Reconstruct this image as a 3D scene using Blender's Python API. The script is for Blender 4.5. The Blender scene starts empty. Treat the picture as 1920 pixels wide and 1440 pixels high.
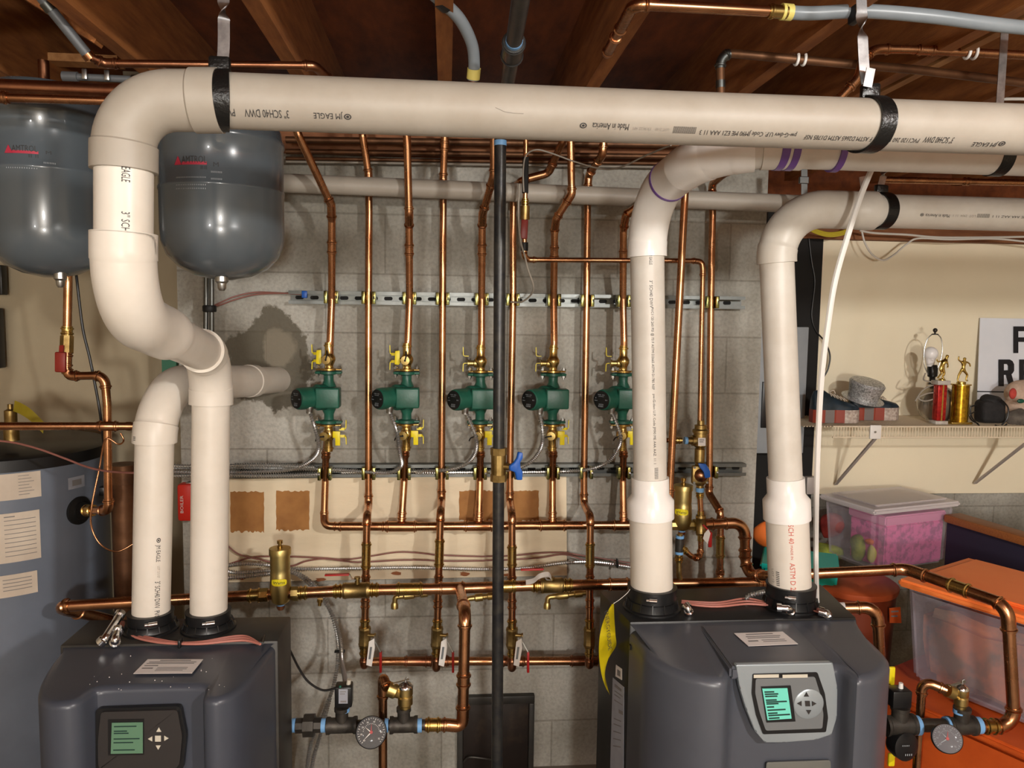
import bpy, bmesh, math, random
from mathutils import Vector, Matrix, noise
random.seed(7)
V = Vector
C = bpy.context.scene.collection
F = 1443.0; EYE = 1.66
# ---------- camera geometry ----------
Yc = V(((838-960)/F, (592-720)/F, 1)).normalized()
_s = .0067
Xc = V((1, _s, -(Yc.x+_s*Yc.y)/Yc.z)).normalized()
Zc = Xc.cross(Yc)
def W(d): return V((d.dot(Xc), d.dot(Yc), d.dot(Zc)))
def ray(px, py): return W(V(((px-960)/F, (py-720)/F, 1)))
E = V((0, 0, EYE))
def P(px, py, Y):
    d = ray(px, py); return E+d*(Y/d.y)
def PZ(px, py, z):
    d = ray(px, py); return E+d*((z-EYE)/d.z)
def PX(px, py, x):
    d = ray(px, py); return E+d*(x/d.x)
def proj(p):
    w = p-E; c = Xc*w.x+Yc*w.y+Zc*w.z
    return (960+F*c.x/c.z, 720+F*c.y/c.z)
def hit_cyl(px, py, cx, cy, r):
    d = ray(px, py); a = d.x*d.x+d.y*d.y; b = -2*(d.x*cx+d.y*cy); c = cx*cx+cy*cy-r*r
    D = b*b-4*a*c
    t = (-b-math.sqrt(max(D, 0)))/(2*a); return E+d*t
cam = bpy.data.cameras.new('camera'); co = bpy.data.objects.new('camera', cam); C.objects.link(co)
cam.sensor_width = 36; cam.lens = F/1920*36; cam.clip_start = .02
R = W(V((1, 0, 0))); U = W(V((0, -1, 0))); B = -W(V((0, 0, 1)))
M = Matrix(((R.x, U.x, B.x, 0), (R.y, U.y, B.y, 0), (R.z, U.z, B.z, EYE), (0, 0, 0, 1)))
co.matrix_world = M
bpy.context.scene.camera = co
vs = bpy.context.scene.view_settings
vs.view_transform = 'Standard'; vs.look = 'None'; vs.gamma = 1; vs.use_curve_mapping = False; vs.exposure = 0.0

# ---------- materials ----------
MT = {}
def s2l(c):
    return tuple((x/255/12.92 if x/255 <= .04045 else ((x/255+.055)/1.055)**2.4) for x in c)
def mat(name, col, rough=.5, metal=0, col2=None, vs_=6, vlo=.35, vhi=.65, bump=0, bs=80, stretch=(1, 1, 1), world=False, emit=0, alpha=1, trans=0, coat=0, rvar=0, spec=.5, bdist=.002, ior=1.45):
    m = bpy.data.materials.new(name); m.use_nodes = True
    nt = m.node_tree; N = nt.nodes; L = nt.links
    b = N['Principled BSDF']
    lin = s2l(col)
    b.inputs['Base Color'].default_value = (*lin, 1)
    b.inputs['Roughness'].default_value = rough; b.inputs['Metallic'].default_value = metal
    b.inputs['Specular IOR Level'].default_value = spec; b.inputs['IOR'].default_value = ior
    b.inputs['Coat Weight'].default_value = coat; b.inputs['Alpha'].default_value = alpha
    b.inputs['Transmission Weight'].default_value = trans
    if emit:
        b.inputs['Emission Color'].default_value = (*lin, 1); b.inputs['Emission Strength'].default_value = emit
    if world: src = N.new('ShaderNodeNewGeometry').outputs['Position']
    else: src = N.new('ShaderNodeTexCoord').outputs['Object']
    mp = N.new('ShaderNodeMapping'); mp.inputs['Scale'].default_value = stretch; L.new(src, mp.inputs['Vector'])
    nz = N.new('ShaderNodeTexNoise'); nz.inputs['Scale'].default_value = vs_; nz.inputs['Detail'].default_value = 5; nz.inputs['Roughness'].default_value = .6
    L.new(mp.outputs[0], nz.inputs['Vector'])
    if col2:
        r = N.new('ShaderNodeValToRGB'); r.color_ramp.elements[0].position = vlo; r.color_ramp.elements[1].position = vhi
        r.color_ramp.elements[0].color = (*lin, 1); r.color_ramp.elements[1].color = (*s2l(col2), 1)
        L.new(nz.outputs['Fac'], r.inputs[0]); L.new(r.outputs[0], b.inputs['Base Color'])
    if rvar:
        mr = N.new('ShaderNodeMapRange'); mr.inputs['To Min'].default_value = max(rough-rvar, .02); mr.inputs['To Max'].default_value = rough+rvar
        L.new(nz.outputs['Fac'], mr.inputs['Value']); L.new(mr.outputs[0], b.inputs['Roughness'])
    if bump:
        n2 = N.new('ShaderNodeTexNoise'); n2.inputs['Scale'].default_value = bs; n2.inputs['Detail'].default_value = 3
        L.new(mp.outputs[0], n2.inputs['Vector'])
        bp = N.new('ShaderNodeBump'); bp.inputs['Strength'].default_value = bump; bp.inputs['Distance'].default_value = bdist
        L.new(n2.outputs['Fac'], bp.inputs['Height']); L.new(bp.outputs[0], b.inputs['Normal'])
    MT[name] = m; return m
mat('copper', (208, 154, 112), .27, 1, (156, 106, 72), 16, .35, .7, rvar=.09)
mat('orange_mid', (170, 76, 38), .45)
mat('plate_olive', (98, 98, 92), .45)
mat('brown_pipe', (120, 84, 58), .5, .7, (84, 56, 38), 10)
mat('copper_old', (172, 120, 88), .33, 1, (124, 78, 56), 16, .35, .7, rvar=.12)
mat('brass', (204, 178, 112), .27, 1, (168, 130, 66), 20, rvar=.1)
mat('brass_rough', (176, 150, 96), .42, 1, (136, 112, 66), 30, bump=.3, bs=300, bdist=.0006)
mat('brass_satin', (196, 172, 112), .38, 1, (176, 150, 90), 12)
mat('bronze_yellow', (200, 180, 118), .42, 1, (180, 158, 98), 12)
mat('zinc_gold', (172, 158, 92), .25, 1, (110, 118, 76), 60)
mat('zinc', (190, 190, 186), .32, 1, (150, 150, 148), 30)
mat('chrome', (220, 220, 220), .16, 1)
mat('steel_strap', (186, 186, 186), .3, 1, (140, 140, 140), 30)
mat('galvanized', (108, 110, 108), .40, 1, (96, 98, 96), 24)
mat('black_iron', (38, 39, 42), .34, .35, (60, 58, 54), 40, bump=.3, bs=300, bdist=.0006)
mat('cast_iron', (74, 70, 64), .48, .6, (54, 50, 46), 30, bump=.5, bs=400, bdist=.0006)
mat('pvc', (214, 206, 194), .38, 0, (203, 194, 180), 7, .4, .75)
mat('pvc_dusty_dimmed', (162, 154, 142), .5, 0, (149, 139, 125), 9, .35, .8)  # dust tone, darkened further so near lamps don't overbrighten the top pipe
mat('pvc_white', (232, 228, 224), .28, 0, (224, 218, 210), 6)
mat('pvc_grey', (206, 200, 190), .4, 0, (194, 186, 174), 8)
mat('primer_purple', (104, 72, 140), .4)
mat('primer_line', (176, 160, 150), .5)
mat('ink_black', (50, 48, 48), .6)
mat('ink_faint', (150, 142, 132), .6)
mat('ink_red', (196, 92, 76), .6)
mat('pump_green', (32, 92, 74), .38, 0, (26, 78, 62), 20, bump=.15, bs=150)
mat('black_plastic', (22, 22, 23), .35)
mat('black_rubber', (18, 18, 18), .55)
mat('black_band', (16, 16, 15), .32, bump=.5, bs=200)
mat('boiler_cover', (66, 70, 79), .34, 0, (60, 63, 72), 3, bump=.12, bs=900, bdist=.0004)
mat('boiler_cover_warm', (76, 79, 86), .32, 0, (69, 71, 78), 3, bump=.12, bs=900, bdist=.0004)
mat('boiler_box', (44, 42, 40), .45, .1, (56, 53, 48), 14)
mat('boiler_box_black', (24, 24, 25), .38)
mat('panel_dark', (46, 43, 42), .4)
mat('panel_silver', (150, 158, 162), .34, .35)
mat('panel_silver_dark', (124, 128, 130), .3, .4)
mat('lcd_green', (84, 116, 92), .3, emit=.12)
mat('lcd_teal', (100, 186, 166), .3, emit=.20)
mat('lcd_ink', (22, 50, 44), .5)
mat('button_pale', (190, 184, 168), .5)
mat('paper_white', (216, 210, 206), .6, 0, (206, 198, 192), 10)
mat('paper_cream', (204, 190, 172), .6, 0, (188, 172, 154), 6)
mat('paper_grey', (150, 152, 160), .6, 0, (138, 140, 148), 14)
mat('ink_grey', (120, 116, 114), .7)
mat('tank_grey', (84, 92, 98), .24, 0, (80, 86, 90), 3, coat=.4)
mat('heater_grey', (106, 113, 125), .40, 0, (97, 103, 114), 4)
mat('blue_tape', (112, 160, 206), .5)
mat('blue_handle', (24, 84, 170), .4)
mat('red_handle', (170, 28, 26), .4)
mat('red_dark', (128, 36, 24), .45)
mat('yellow_handle', (228, 208, 24), .4)
mat('yellow_tag', (232, 214, 30), .5)
mat('yellow_ring', (206, 190, 104), .45)
mat('pex_grey', (128, 134, 138), .35, 0, (116, 122, 126), 6)
mat('grey_conduit_old', (96, 98, 100), .5, .3)
mat('bx_cable', (190, 190, 188), .3, .9)
mat('wire_pink', (178, 112, 98), .5)
mat('wire_brown', (132, 84, 74), .5)
mat('wire_white', (220, 214, 204), .45)
mat('wire_grey', (150, 142, 130), .5)
mat('wire_black', (18, 17, 17), .4)
mat('yellow_cable', (196, 176, 50), .5)
mat('white_plastic', (226, 222, 216), .4)
mat('wood_joist', (166, 104, 52), .75, 0, (116, 66, 30), 5, .3, .75, .4, 60, (9, 1.2, 9), True)
mat('wood_deck', (128, 66, 26), .8, 0, (84, 40, 14), 3, .3, .75, .4, 50, (7, 2.2, 7), True)
mat('wood_light', (188, 136, 84), .7, 0, (150, 98, 54), 5, .3, .75, .3, 60, (9, 1.5, 9), True)
mat('wood_plate', (150, 98, 62), .75, 0, (112, 66, 38), 4, .3, .7, .3, 60, (1.5, 9, 9), True)
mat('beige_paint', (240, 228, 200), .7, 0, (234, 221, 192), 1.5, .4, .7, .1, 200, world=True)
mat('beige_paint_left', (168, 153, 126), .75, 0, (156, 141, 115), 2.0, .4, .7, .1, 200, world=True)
mat('board_paint', (226, 210, 180), .6, 0, (212, 196, 166), 3, .4, .75, .15, 90, (1, 1, 4), True)
mat('board_brown', (166, 116, 62), .75, 0, (146, 98, 50), 14, world=True)
mat('rust_spot', (150, 92, 56), .8)
mat('floor_concrete', (136, 128, 118), .8, 0, (116, 108, 98), 3, bump=.3, bs=40, world=True)
mat('room_wall', (176, 162, 138), .8, 0, (160, 146, 124), 1, world=True)
mat('door_black', (40, 32, 28), .4, .3, (84, 68, 52), 6, .52, .8, .5, 20)
mat('green_strip', (62, 120, 94), .6)
mat('alarm_red', (196, 40, 26), .4)
mat('panel_box_grey', (150, 154, 158), .5, 0, (140, 144, 148), 5)
mat('dark_gap', (20, 18, 16), .8)
mat('sign_white', (228, 230, 236), .5, 0, (220, 222, 228), 4)
mat('sign_ink', (28, 28, 32), .5)
mat('trophy_gold', (226, 200, 120), .2, 1, (190, 160, 80), 60)
mat('trophy_marble', (196, 190, 182), .3, 0, (170, 160, 150), 40)
mat('trophy_red', (150, 24, 30), .25, .5, (196, 50, 40), 90)
mat('holo_gold', (214, 176, 52), .2, .9, (150, 104, 30), 60)
mat('silver_glitter', (216, 216, 216), .4, .6, (140, 140, 138), 160, .4, .6, .5, 400)
mat('shoe_blue', (36, 50, 62), .45, 0, (22, 34, 40), 30)
mat('shoe_orange', (140, 54, 36), .5)
mat('shoe_grey', (120, 112, 108), .5)
mat('shoe_white', (200, 188, 176), .5, 0, (150, 130, 120), 90)
mat('lamp_glass', (168, 158, 142), .12, .55, (120, 110, 96), 5)
mat('bulb_white', (236, 232, 230), .3)
mat('dark_cloth', (26, 25, 26), .8, 0, (38, 36, 36), 60, bump=.6, bs=150)
mat('grey_cloth', (110, 102, 92), .9, 0, (84, 76, 70), 30, bump=.6, bs=100)
mat('plush', (206, 180, 160), .9, 0, (186, 160, 140), 40, bump=.8, bs=200)
mat('wire_shelf_white', (222, 206, 180), .45)
mat('bracket_grey', (176, 166, 160), .45, .1)
mat('clear_plastic', (206, 200, 208), .3, 0, alpha=.24)
mat('clear_lid', (240, 232, 232), .3, 0, alpha=.6)
mat('cloudy_plastic', (176, 168, 178), .35, 0, alpha=.36)
mat('pink_box', (236, 110, 172), .5, 0, (176, 84, 136), 30, .45, .6)
mat('pink_edge', (226, 140, 180), .5)
mat('toy_green', (160, 170, 60), .8, 0, (110, 120, 50), 20)
mat('toy_yellow', (206, 200, 96), .8)
mat('toy_red', (190, 70, 60), .8, 0, (110, 30, 30), 10)
mat('toy_orange', (222, 110, 40), .8)
mat('toy_brown', (120, 92, 66), .9, 0, (206, 120, 70), 6, .4, .6)
mat('orange_lid', (255, 140, 70), .45, 0, (252, 130, 60), 5)
mat('orange_bin', (206, 90, 32), .45, 0, (180, 72, 24), 5)
mat('orange_dark', (112, 46, 22), .45)
mat('teal_bin', (24, 184, 170), .4)
mat('navy', (42, 38, 58), .7)
mat('rim_wood', (170, 104, 52), .5, 0, (140, 82, 40), 10, .3, .7, stretch=(2, 20, 20))
mat('logo_red', (176, 44, 66), .5)
mat('ink_pale', (150, 156, 160), .5)
mat('gauge_glass', (190, 186, 180), .08, .0, alpha=.07)
mat('gauge_dark', (70, 66, 72), .4)
mat('white_tag', (222, 216, 208), .5)

def wall_material():
    m = bpy.data.materials.new('concrete_block'); m.use_nodes = True
    nt = m.node_tree; N = nt.nodes; L = nt.links; b = N['Principled BSDF']
    g = N.new('ShaderNodeNewGeometry'); sx = N.new('ShaderNodeSeparateXYZ'); L.new(g.outputs['Position'], sx.inputs[0])
    cx = N.new('ShaderNodeCombineXYZ')
    zoff = P(1400, 738, 2.7).z % .203
    ax = N.new('ShaderNodeMath'); ax.operation = 'ADD'; L.new(sx.outputs['X'], ax.inputs[0]); ax.inputs[1].default_value = 10+.16
    az = N.new('ShaderNodeMath'); az.operation = 'ADD'; L.new(sx.outputs['Z'], az.inputs[0]); az.inputs[1].default_value = .203*20-zoff
    L.new(ax.outputs[0], cx.inputs[0]); L.new(az.outputs[0], cx.inputs[1])
    br = N.new('ShaderNodeTexBrick'); br.inputs['Scale'].default_value = 1; br.inputs['Brick Width'].default_value = .406
    br.inputs['Row Height'].default_value = .203; br.inputs['Mortar Size'].default_value = .004; br.inputs['Mortar Smooth'].default_value = .6
    br.inputs['Color1'].default_value = (*s2l((186, 183, 174)), 1); br.inputs['Color2'].default_value = (*s2l((174, 171, 161)), 1)
    br.inputs['Mortar'].default_value = (*s2l((158, 154, 144)), 1)
    L.new(cx.outputs[0], br.inputs['Vector'])
    n1 = N.new('ShaderNodeTexNoise'); n1.inputs['Scale'].default_value = 3.2; n1.inputs['Detail'].default_value = 6
    L.new(g.outputs['Position'], n1.inputs['Vector'])
    r1 = N.new('ShaderNodeValToRGB'); r1.color_ramp.elements[0].position = .36; r1.color_ramp.elements[1].position = .68
    r1.color_ramp.elements[0].color = (.50, .48, .44, 1); r1.color_ramp.elements[1].color = (1.0, 1.0, 1.0, 1)
    L.new(n1.outputs['Fac'], r1.inputs[0])
    mx = N.new('ShaderNodeMix'); mx.data_type = 'RGBA'; mx.blend_type = 'MULTIPLY'; mx.inputs[0].default_value = 1
    L.new(br.outputs['Color'], mx.inputs[6]); L.new(r1.outputs[0], mx.inputs[7])
    # fine speckle
    n3 = N.new('ShaderNodeTexNoise'); n3.inputs['Scale'].default_value = 90; n3.inputs['Detail'].default_value = 4
    L.new(g.outputs['Position'], n3.inputs['Vector'])
    r3 = N.new('ShaderNodeValToRGB'); r3.color_ramp.elements[0].position = .3; r3.color_ramp.elements[1].position = .6
    r3.color_ramp.elements[0].color = (.74, .74, .74, 1); r3.color_ramp.elements[1].color = (1, 1, 1, 1)
    L.new(n3.outputs['Fac'], r3.inputs[0])
    mx3 = N.new('ShaderNodeMix'); mx3.data_type = 'RGBA'; mx3.blend_type = 'MULTIPLY'; mx3.inputs[0].default_value = .8
    L.new(mx.outputs[2], mx3.inputs[6]); L.new(r3.outputs[0], mx3.inputs[7])
    last = mx3.outputs[2]
    # mortar patches round the vent pipe, with ragged outlines of their own
    for (px, py, rad, colr, amp) in ((508, 672, .150, (84, 77, 62), .14), (526, 655, .060, (128, 120, 104), .05)):
        c = P(px, py, 2.7)
        sub = N.new('ShaderNodeVectorMath'); sub.operation = 'SUBTRACT'; L.new(g.outputs['Position'], sub.inputs[0]); sub.inputs[1].default_value = c
        sc = N.new('ShaderNodeVectorMath'); sc.operation = 'MULTIPLY'; L.new(sub.outputs[0], sc.inputs[0]); sc.inputs[1].default_value = (1, .3, .9)
        ln = N.new('ShaderNodeVectorMath'); ln.operation = 'LENGTH'; L.new(sc.outputs[0], ln.inputs[0])
        n2 = N.new('ShaderNodeTexNoise'); n2.inputs['Scale'].default_value = 7; n2.inputs['Detail'].default_value = 8; n2.inputs['Roughness'].default_value = .65
        L.new(g.outputs['Position'], n2.inputs['Vector'])
        ma = N.new('ShaderNodeMath'); ma.operation = 'MULTIPLY_ADD'; L.new(n2.outputs['Fac'], ma.inputs[0]); ma.inputs[1].default_value = amp*2; L.new(ln.outputs['Value'], ma.inputs[2])
        mr = N.new('ShaderNodeMapRange'); L.new(ma.outputs[0], mr.inputs['Value'])
        mr.inputs['From Min'].default_value = rad+amp+.004; mr.inputs['From Max'].default_value = rad+amp-.010
        mm = N.new('ShaderNodeMath'); mm.operation = 'MULTIPLY'; L.new(mr.outputs[0], mm.inputs[0]); mm.inputs[1].default_value = .88
        m2 = N.new('ShaderNodeMix'); m2.data_type = 'RGBA'; L.new(mm.outputs[0], m2.inputs[0]); L.new(last, m2.inputs[6])
        m2.inputs[7].default_value = (*s2l(colr), 1)
        last = m2.outputs[2]
    L.new(last, b.inputs['Base Color']); b.inputs['Roughness'].default_value = .85
    ad = N.new('ShaderNodeMath'); ad.operation = 'MULTIPLY_ADD'; L.new(br.outputs['Fac'], ad.inputs[0]); ad.inputs[1].default_value = -.5; L.new(n3.outputs['Fac'], ad.inputs[2])
    bp = N.new('ShaderNodeBump'); bp.inputs['Strength'].default_value = .55; bp.inputs['Distance'].default_value = .004
    L.new(ad.outputs[0], bp.inputs['Height']); L.new(bp.outputs[0], b.inputs['Normal'])
    MT['block'] = m
wall_material()

# ---------- mesh helpers ----------
def nb(): return bmesh.new()
def frames(pts):
    n = len(pts); T = []
    for i in range(n):
        a = pts[max(i-1, 0)]; b = pts[min(i+1, n-1)]
        t = (b-a); T.append(t.normalized() if t.length > 1e-9 else V((0, 0, 1)))
    up = V((0, 0, 1)) if abs(T[0].z) < .9 else V((0, 1, 0))
    x = T[0].cross(up).normalized(); out = []
    for i in range(n):
        if i:
            x = (x-T[i]*x.dot(T[i]))
            x = x.normalized() if x.length > 1e-6 else T[i].orthogonal().normalized()
        out.append((T[i], x, T[i].cross(x)))
    return out
def sweep(bm, pts, r, seg=18, caps=True):
    rs = r if isinstance(r, (list, tuple)) else [r]*len(pts)
    fr = frames(pts); rings = []
    for p, (t, x, y), q in zip(pts, fr, rs):
        rings.append([bm.verts.new(p+(x*math.cos(2*math.pi*k/seg)+y*math.sin(2*math.pi*k/seg))*q) for k in range(seg)])
    for a, b in zip(rings, rings[1:]):
        for k in range(seg):
            bm.faces.new((a[k], a[(k+1) % seg], b[(k+1) % seg], b[k]))
    if caps:
        bm.faces.new(rings[0][::-1]); bm.faces.new(rings[-1])
    return bm
def fillet(pts, rad, n=8):
    if len(pts) < 3 or rad <= 0: return list(pts)
    out = [pts[0]]
    for i in range(1, len(pts)-1):
        a, b, c = pts[i-1], pts[i], pts[i+1]
        u = (a-b); w = (c-b); lu, lw = u.length, w.length
        if lu < 1e-6 or lw < 1e-6: continue
        u /= lu; w /= lw
        ang = u.angle(w, math.pi)
        if ang > 3.08: out.append(b); continue
        d = min(rad/math.tan(ang/2), lu*.48, lw*.48)
        rr = d*math.tan(ang/2)
        p0 = b+u*d; p1 = b+w*d
        cdir = (u+w).normalized(); cen = b+cdir*(rr/math.sin(ang/2))
        v0 = p0-cen; v1 = p1-cen; th = v0.angle(v1)
        for k in range(n+1):
            t = k/n
            out.append(cen+(v0*math.sin((1-t)*th)+v1*math.sin(t*th))/math.sin(th))
    out.append(pts[-1]); return out
def smooth_curve(pts, n=8):
    out = []; m = len(pts)
    for i in range(m-1):
        p0 = pts[max(i-1, 0)]; p1 = pts[i]; p2 = pts[i+1]; p3 = pts[min(i+2, m-1)]
        for k in range(n):
            t = k/n
            out.append(.5*((2*p1)+(p2-p0)*t+(2*p0-5*p1+4*p2-p3)*t*t+(3*p1-p0-3*p2+p3)*t**3))
    out.append(pts[-1]); return out
class Path:
    def __init__(s, pts):
        s.p = [pts[0]]
        for q in pts[1:]:
            if (q-s.p[-1]).length > 1e-6: s.p.append(q)
        s.c = [0]
        for a, b in zip(s.p, s.p[1:]): s.c.append(s.c[-1]+(b-a).length)
        s.L = s.c[-1]
    def at(s, t):
        t = min(max(t, 0), s.L)
        for i in range(len(s.p)-1):
            if t <= s.c[i+1] or i == len(s.p)-2:
                k = (t-s.c[i])/max(s.c[i+1]-s.c[i], 1e-9); return s.p[i].lerp(s.p[i+1], min(max(k, 0), 1))
    def near(s, px, py):
        best = (1e18, 0); n = 600
        for k in range(n+1):
            t = s.L*k/n; q = proj(s.at(t)); d = (q[0]-px)**2+(q[1]-py)**2
            if d < best[0]: best = (d, t)
        return best[1]
    def sub(s, a, b, keys=()):
        ts = sorted(set([a, b]+[c for c in s.c if a < c < b]+[k for k in keys if a <= k <= b]))
        out = [ts[0]]
        for t in ts[1:]:
            if t-out[-1] > 1e-5: out.append(t)
        return out
def sleeve(bm, path, a, b, r, bead=1.17, bw=.0045, seg=20, beads=True, off=.004):
    if b < a: a, b = b, a
    keys = {}
    ro = r
    def K(t, q): keys[t] = q
    if beads and b-a > 4*bw:
        for e, sg in ((a, 1), (b, -1)):
            K(e, ro); K(e+sg*off, ro); K(e+sg*(off+bw*.35), ro*bead); K(e+sg*(off+bw), ro*bead); K(e+sg*(off+bw*1.35), ro)
    else: K(a, ro); K(b, ro)
    ts = path.sub(a, b, keys.keys()); pts = []; rs = []
    for t in ts:
        pts.append(path.at(t)); rr = ro
        for k, q in keys.items():
            if abs(k-t) < 2e-5: rr = q
        rs.append(rr)
    if beads:
        pass
    return sweep(bm, pts, rs, seg)
def lathe(bm, o, ax, prof, seg=24, caps=True):
    ax = ax.normalized(); x = ax.orthogonal().normalized() if abs(ax.z) > .5 else ax.cross(V((0, 0, 1))).normalized(); y = ax.cross(x); rings = []
    for r, h in prof:
        rings.append([bm.verts.new(o+ax*h+(x*math.cos(2*math.pi*k/seg)+y*math.sin(2*math.pi*k/seg))*max(r, 1e-5)) for k in range(seg)])
    for a, b in zip(rings, rings[1:]):
        for k in range(seg): bm.faces.new((a[k], a[(k+1) % seg], b[(k+1) % seg], b[k]))
    if caps: bm.faces.new(rings[0][::-1]); bm.faces.new(rings[-1])
    return bm
def box(bm, c, s, rot=None, bev=0, seg=2):
    mtx = Matrix.Translation(c) @ (rot.to_4x4() if rot else Matrix.Identity(4)) @ Matrix.Diagonal((s[0], s[1], s[2], 1))
    t = bmesh.new(); bmesh.ops.create_cube(t, size=1, matrix=mtx)
    if bev: bmesh.ops.bevel(t, geom=t.edges[:], offset=bev, segments=seg, affect='EDGES', profile=.5)
    merge(bm, t); return bm
def merge(bm, t):
    mp = {}
    for v in t.verts: mp[v] = bm.verts.new(v.co)
    for f in t.faces:
        try: bm.faces.new([mp[v] for v in f.verts])
        except ValueError: pass
    t.free()
def prism(bm, outline, ext, bev=0, seg=2):
    t = bmesh.new()
    a = [t.verts.new(p) for p in outline]; b = [t.verts.new(p+ext) for p in outline]; n = len(a)
    t.faces.new(a[::-1]); t.faces.new(b)
    for k in range(n): t.faces.new((a[k], a[(k+1) % n], b[(k+1) % n], b[k]))
    bmesh.ops.recalc_face_normals(t, faces=t.faces)
    if bev: bmesh.ops.bevel(t, geom=t.edges[:], offset=bev, segments=seg, affect='EDGES', profile=.5)
    merge(bm, t); return bm
def bar(bm, a, b, w, d, up=None, bev=0):
    """rectangular bar from a to b; w across, d along 'up'"""
    t = (b-a); L = t.length; t.normalize(); up = up or V((0, 0, 1))
    x = t.cross(up)
    x = x.normalized() if x.length > 1e-4 else t.orthogonal().normalized()
    y = x.cross(t); rot = Matrix((x, t, y)).transposed()
    return box(bm, (a+b)/2, (w, L, d), rot, bev)
def sphere(bm, c, r, sc=(1, 1, 1), u=18, v=12, rot=None):
    t = bmesh.new(); bmesh.ops.create_uvsphere(t, u_segments=u, v_segments=v, radius=r, matrix=Matrix.Translation(c) @ (rot.to_4x4() if rot else Matrix.Identity(4)) @ Matrix.Diagonal((*sc, 1)))
    merge(bm, t); return bm
def rough(bm, amp, sc=20, seed=0):
    for v in bm.verts:
        v.co += noise.noise_vector(v.co*sc+V((seed, seed, seed)))*amp
    return bm
def mkobj(name, bm, m, loc, parent=None, smooth=True, ang=38):
    bmesh.ops.recalc_face_normals(bm, faces=bm.faces)
    for v in bm.verts: v.co -= loc
    me = bpy.data.meshes.new(name); bm.to_mesh(me); bm.free()
    if smooth:
        for p in me.polygons: p.use_smooth = True
        me.set_sharp_from_angle(angle=math.radians(ang))
    me.materials.append(MT[m] if isinstance(m, str) else m)
    o = bpy.data.objects.new(name, me); C.objects.link(o)
    if parent: o.parent = parent
    else: o.location = loc
    return o
def props(o, label=None, cat=None, group=None, kind=None):
    if label: o['label'] = label
    if cat: o['category'] = cat
    if group: o['group'] = group
    if kind: o['kind'] = kind
    return o
class Thing:
    def __init__(s, name, label, cat, loc, group=None, kind=None):
        s.loc = V(loc); s.o = bpy.data.objects.new(name, None); s.o.location = s.loc; s.o.empty_display_size = .05
        C.objects.link(s.o); props(s.o, label, cat, group, kind)
    def part(s, name, bm, m, parent=None, label=None, smooth=True, ang=38):
        o = mkobj(name, bm, m, s.loc, parent or s.o, smooth, ang)
        if label: o['label'] = label
        return o
def solo(name, label, cat, bm, m, group=None, kind=None, smooth=True, ang=38):
    bm.verts.ensure_lookup_table()
    lo = V([min(v.co[i] for v in bm.verts) for i in range(3)]); hi = V([max(v.co[i] for v in bm.verts) for i in range(3)])
    loc = V(((lo.x+hi.x)/2, (lo.y+hi.y)/2, lo.z))
    return props(mkobj(name, bm, m, loc, None, smooth, ang), label, cat, group, kind)
def WP(pts):
    return [p if isinstance(p, Vector) else P(*p) for p in pts]
def text_bm(s):
    cu = bpy.data.curves.new('t', 'FONT'); cu.body = s; cu.size = 1; cu.resolution_u = 2
    ob = bpy.data.objects.new('t', cu); C.objects.link(ob)
    dg = bpy.context.evaluated_depsgraph_get(); dg.update()
    me = bpy.data.meshes.new_from_object(ob.evaluated_get(dg))
    bm = bmesh.new(); bm.from_mesh(me); bpy.data.meshes.remove(me); bpy.data.objects.remove(ob); bpy.data.curves.remove(cu)
    xs = [v.co.x for v in bm.verts]; ys = [v.co.y for v in bm.verts]
    x0, x1, y0, y1 = min(xs), max(xs), min(ys), max(ys)
    for v in bm.verts: v.co = V(((v.co.x-x0)/(x1-x0), (v.co.y-y0)/(y1-y0), 0))
    return bm
def aim_n(c, axis, r, px, py):
    x = axis.orthogonal().normalized(); y = axis.cross(x); best = (1e18, x)
    for k in range(180):
        a = 2*math.pi*k/180; n = x*math.cos(a)+y*math.sin(a)
        if n.dot(E-c) <= 0: continue
        q = proj(c+n*r); d = (q[0]-px)**2+(q[1]-py)**2
        if d < best[0]: best = (d, n)
    return best[1]
def text_on(th, s, path, r, p0, p1, h, m='ink_black', name='pipe_lettering', parent=None):
    a0 = path.at(path.near(*p0)); a1 = path.at(path.near(*p1)); d = (a1-a0).normalized(); L = (a1-a0).length
    n = aim_n(a0, d, r, *p0); u = n.cross(d); bm = text_bm(s); rr = r+.0009
    for v in bm.verts:
        an = (v.co.y-.5)*h/r
        v.co = a0+d*(v.co.x*L)+(n*math.cos(an)+u*math.sin(an))*rr
    o = th.part(name, bm, m, parent, smooth=False); return o
def text_flat(th, s, o, xd, yd, w, h, m, name='lettering', parent=None):
    """o = lower-left corner; xd, yd unit vectors"""
    bm = text_bm(s)
    for v in bm.verts: v.co = o+xd*(v.co.x*w)+yd*(v.co.y*h)
    return th.part(name, bm, m, parent, smooth=False)

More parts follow.
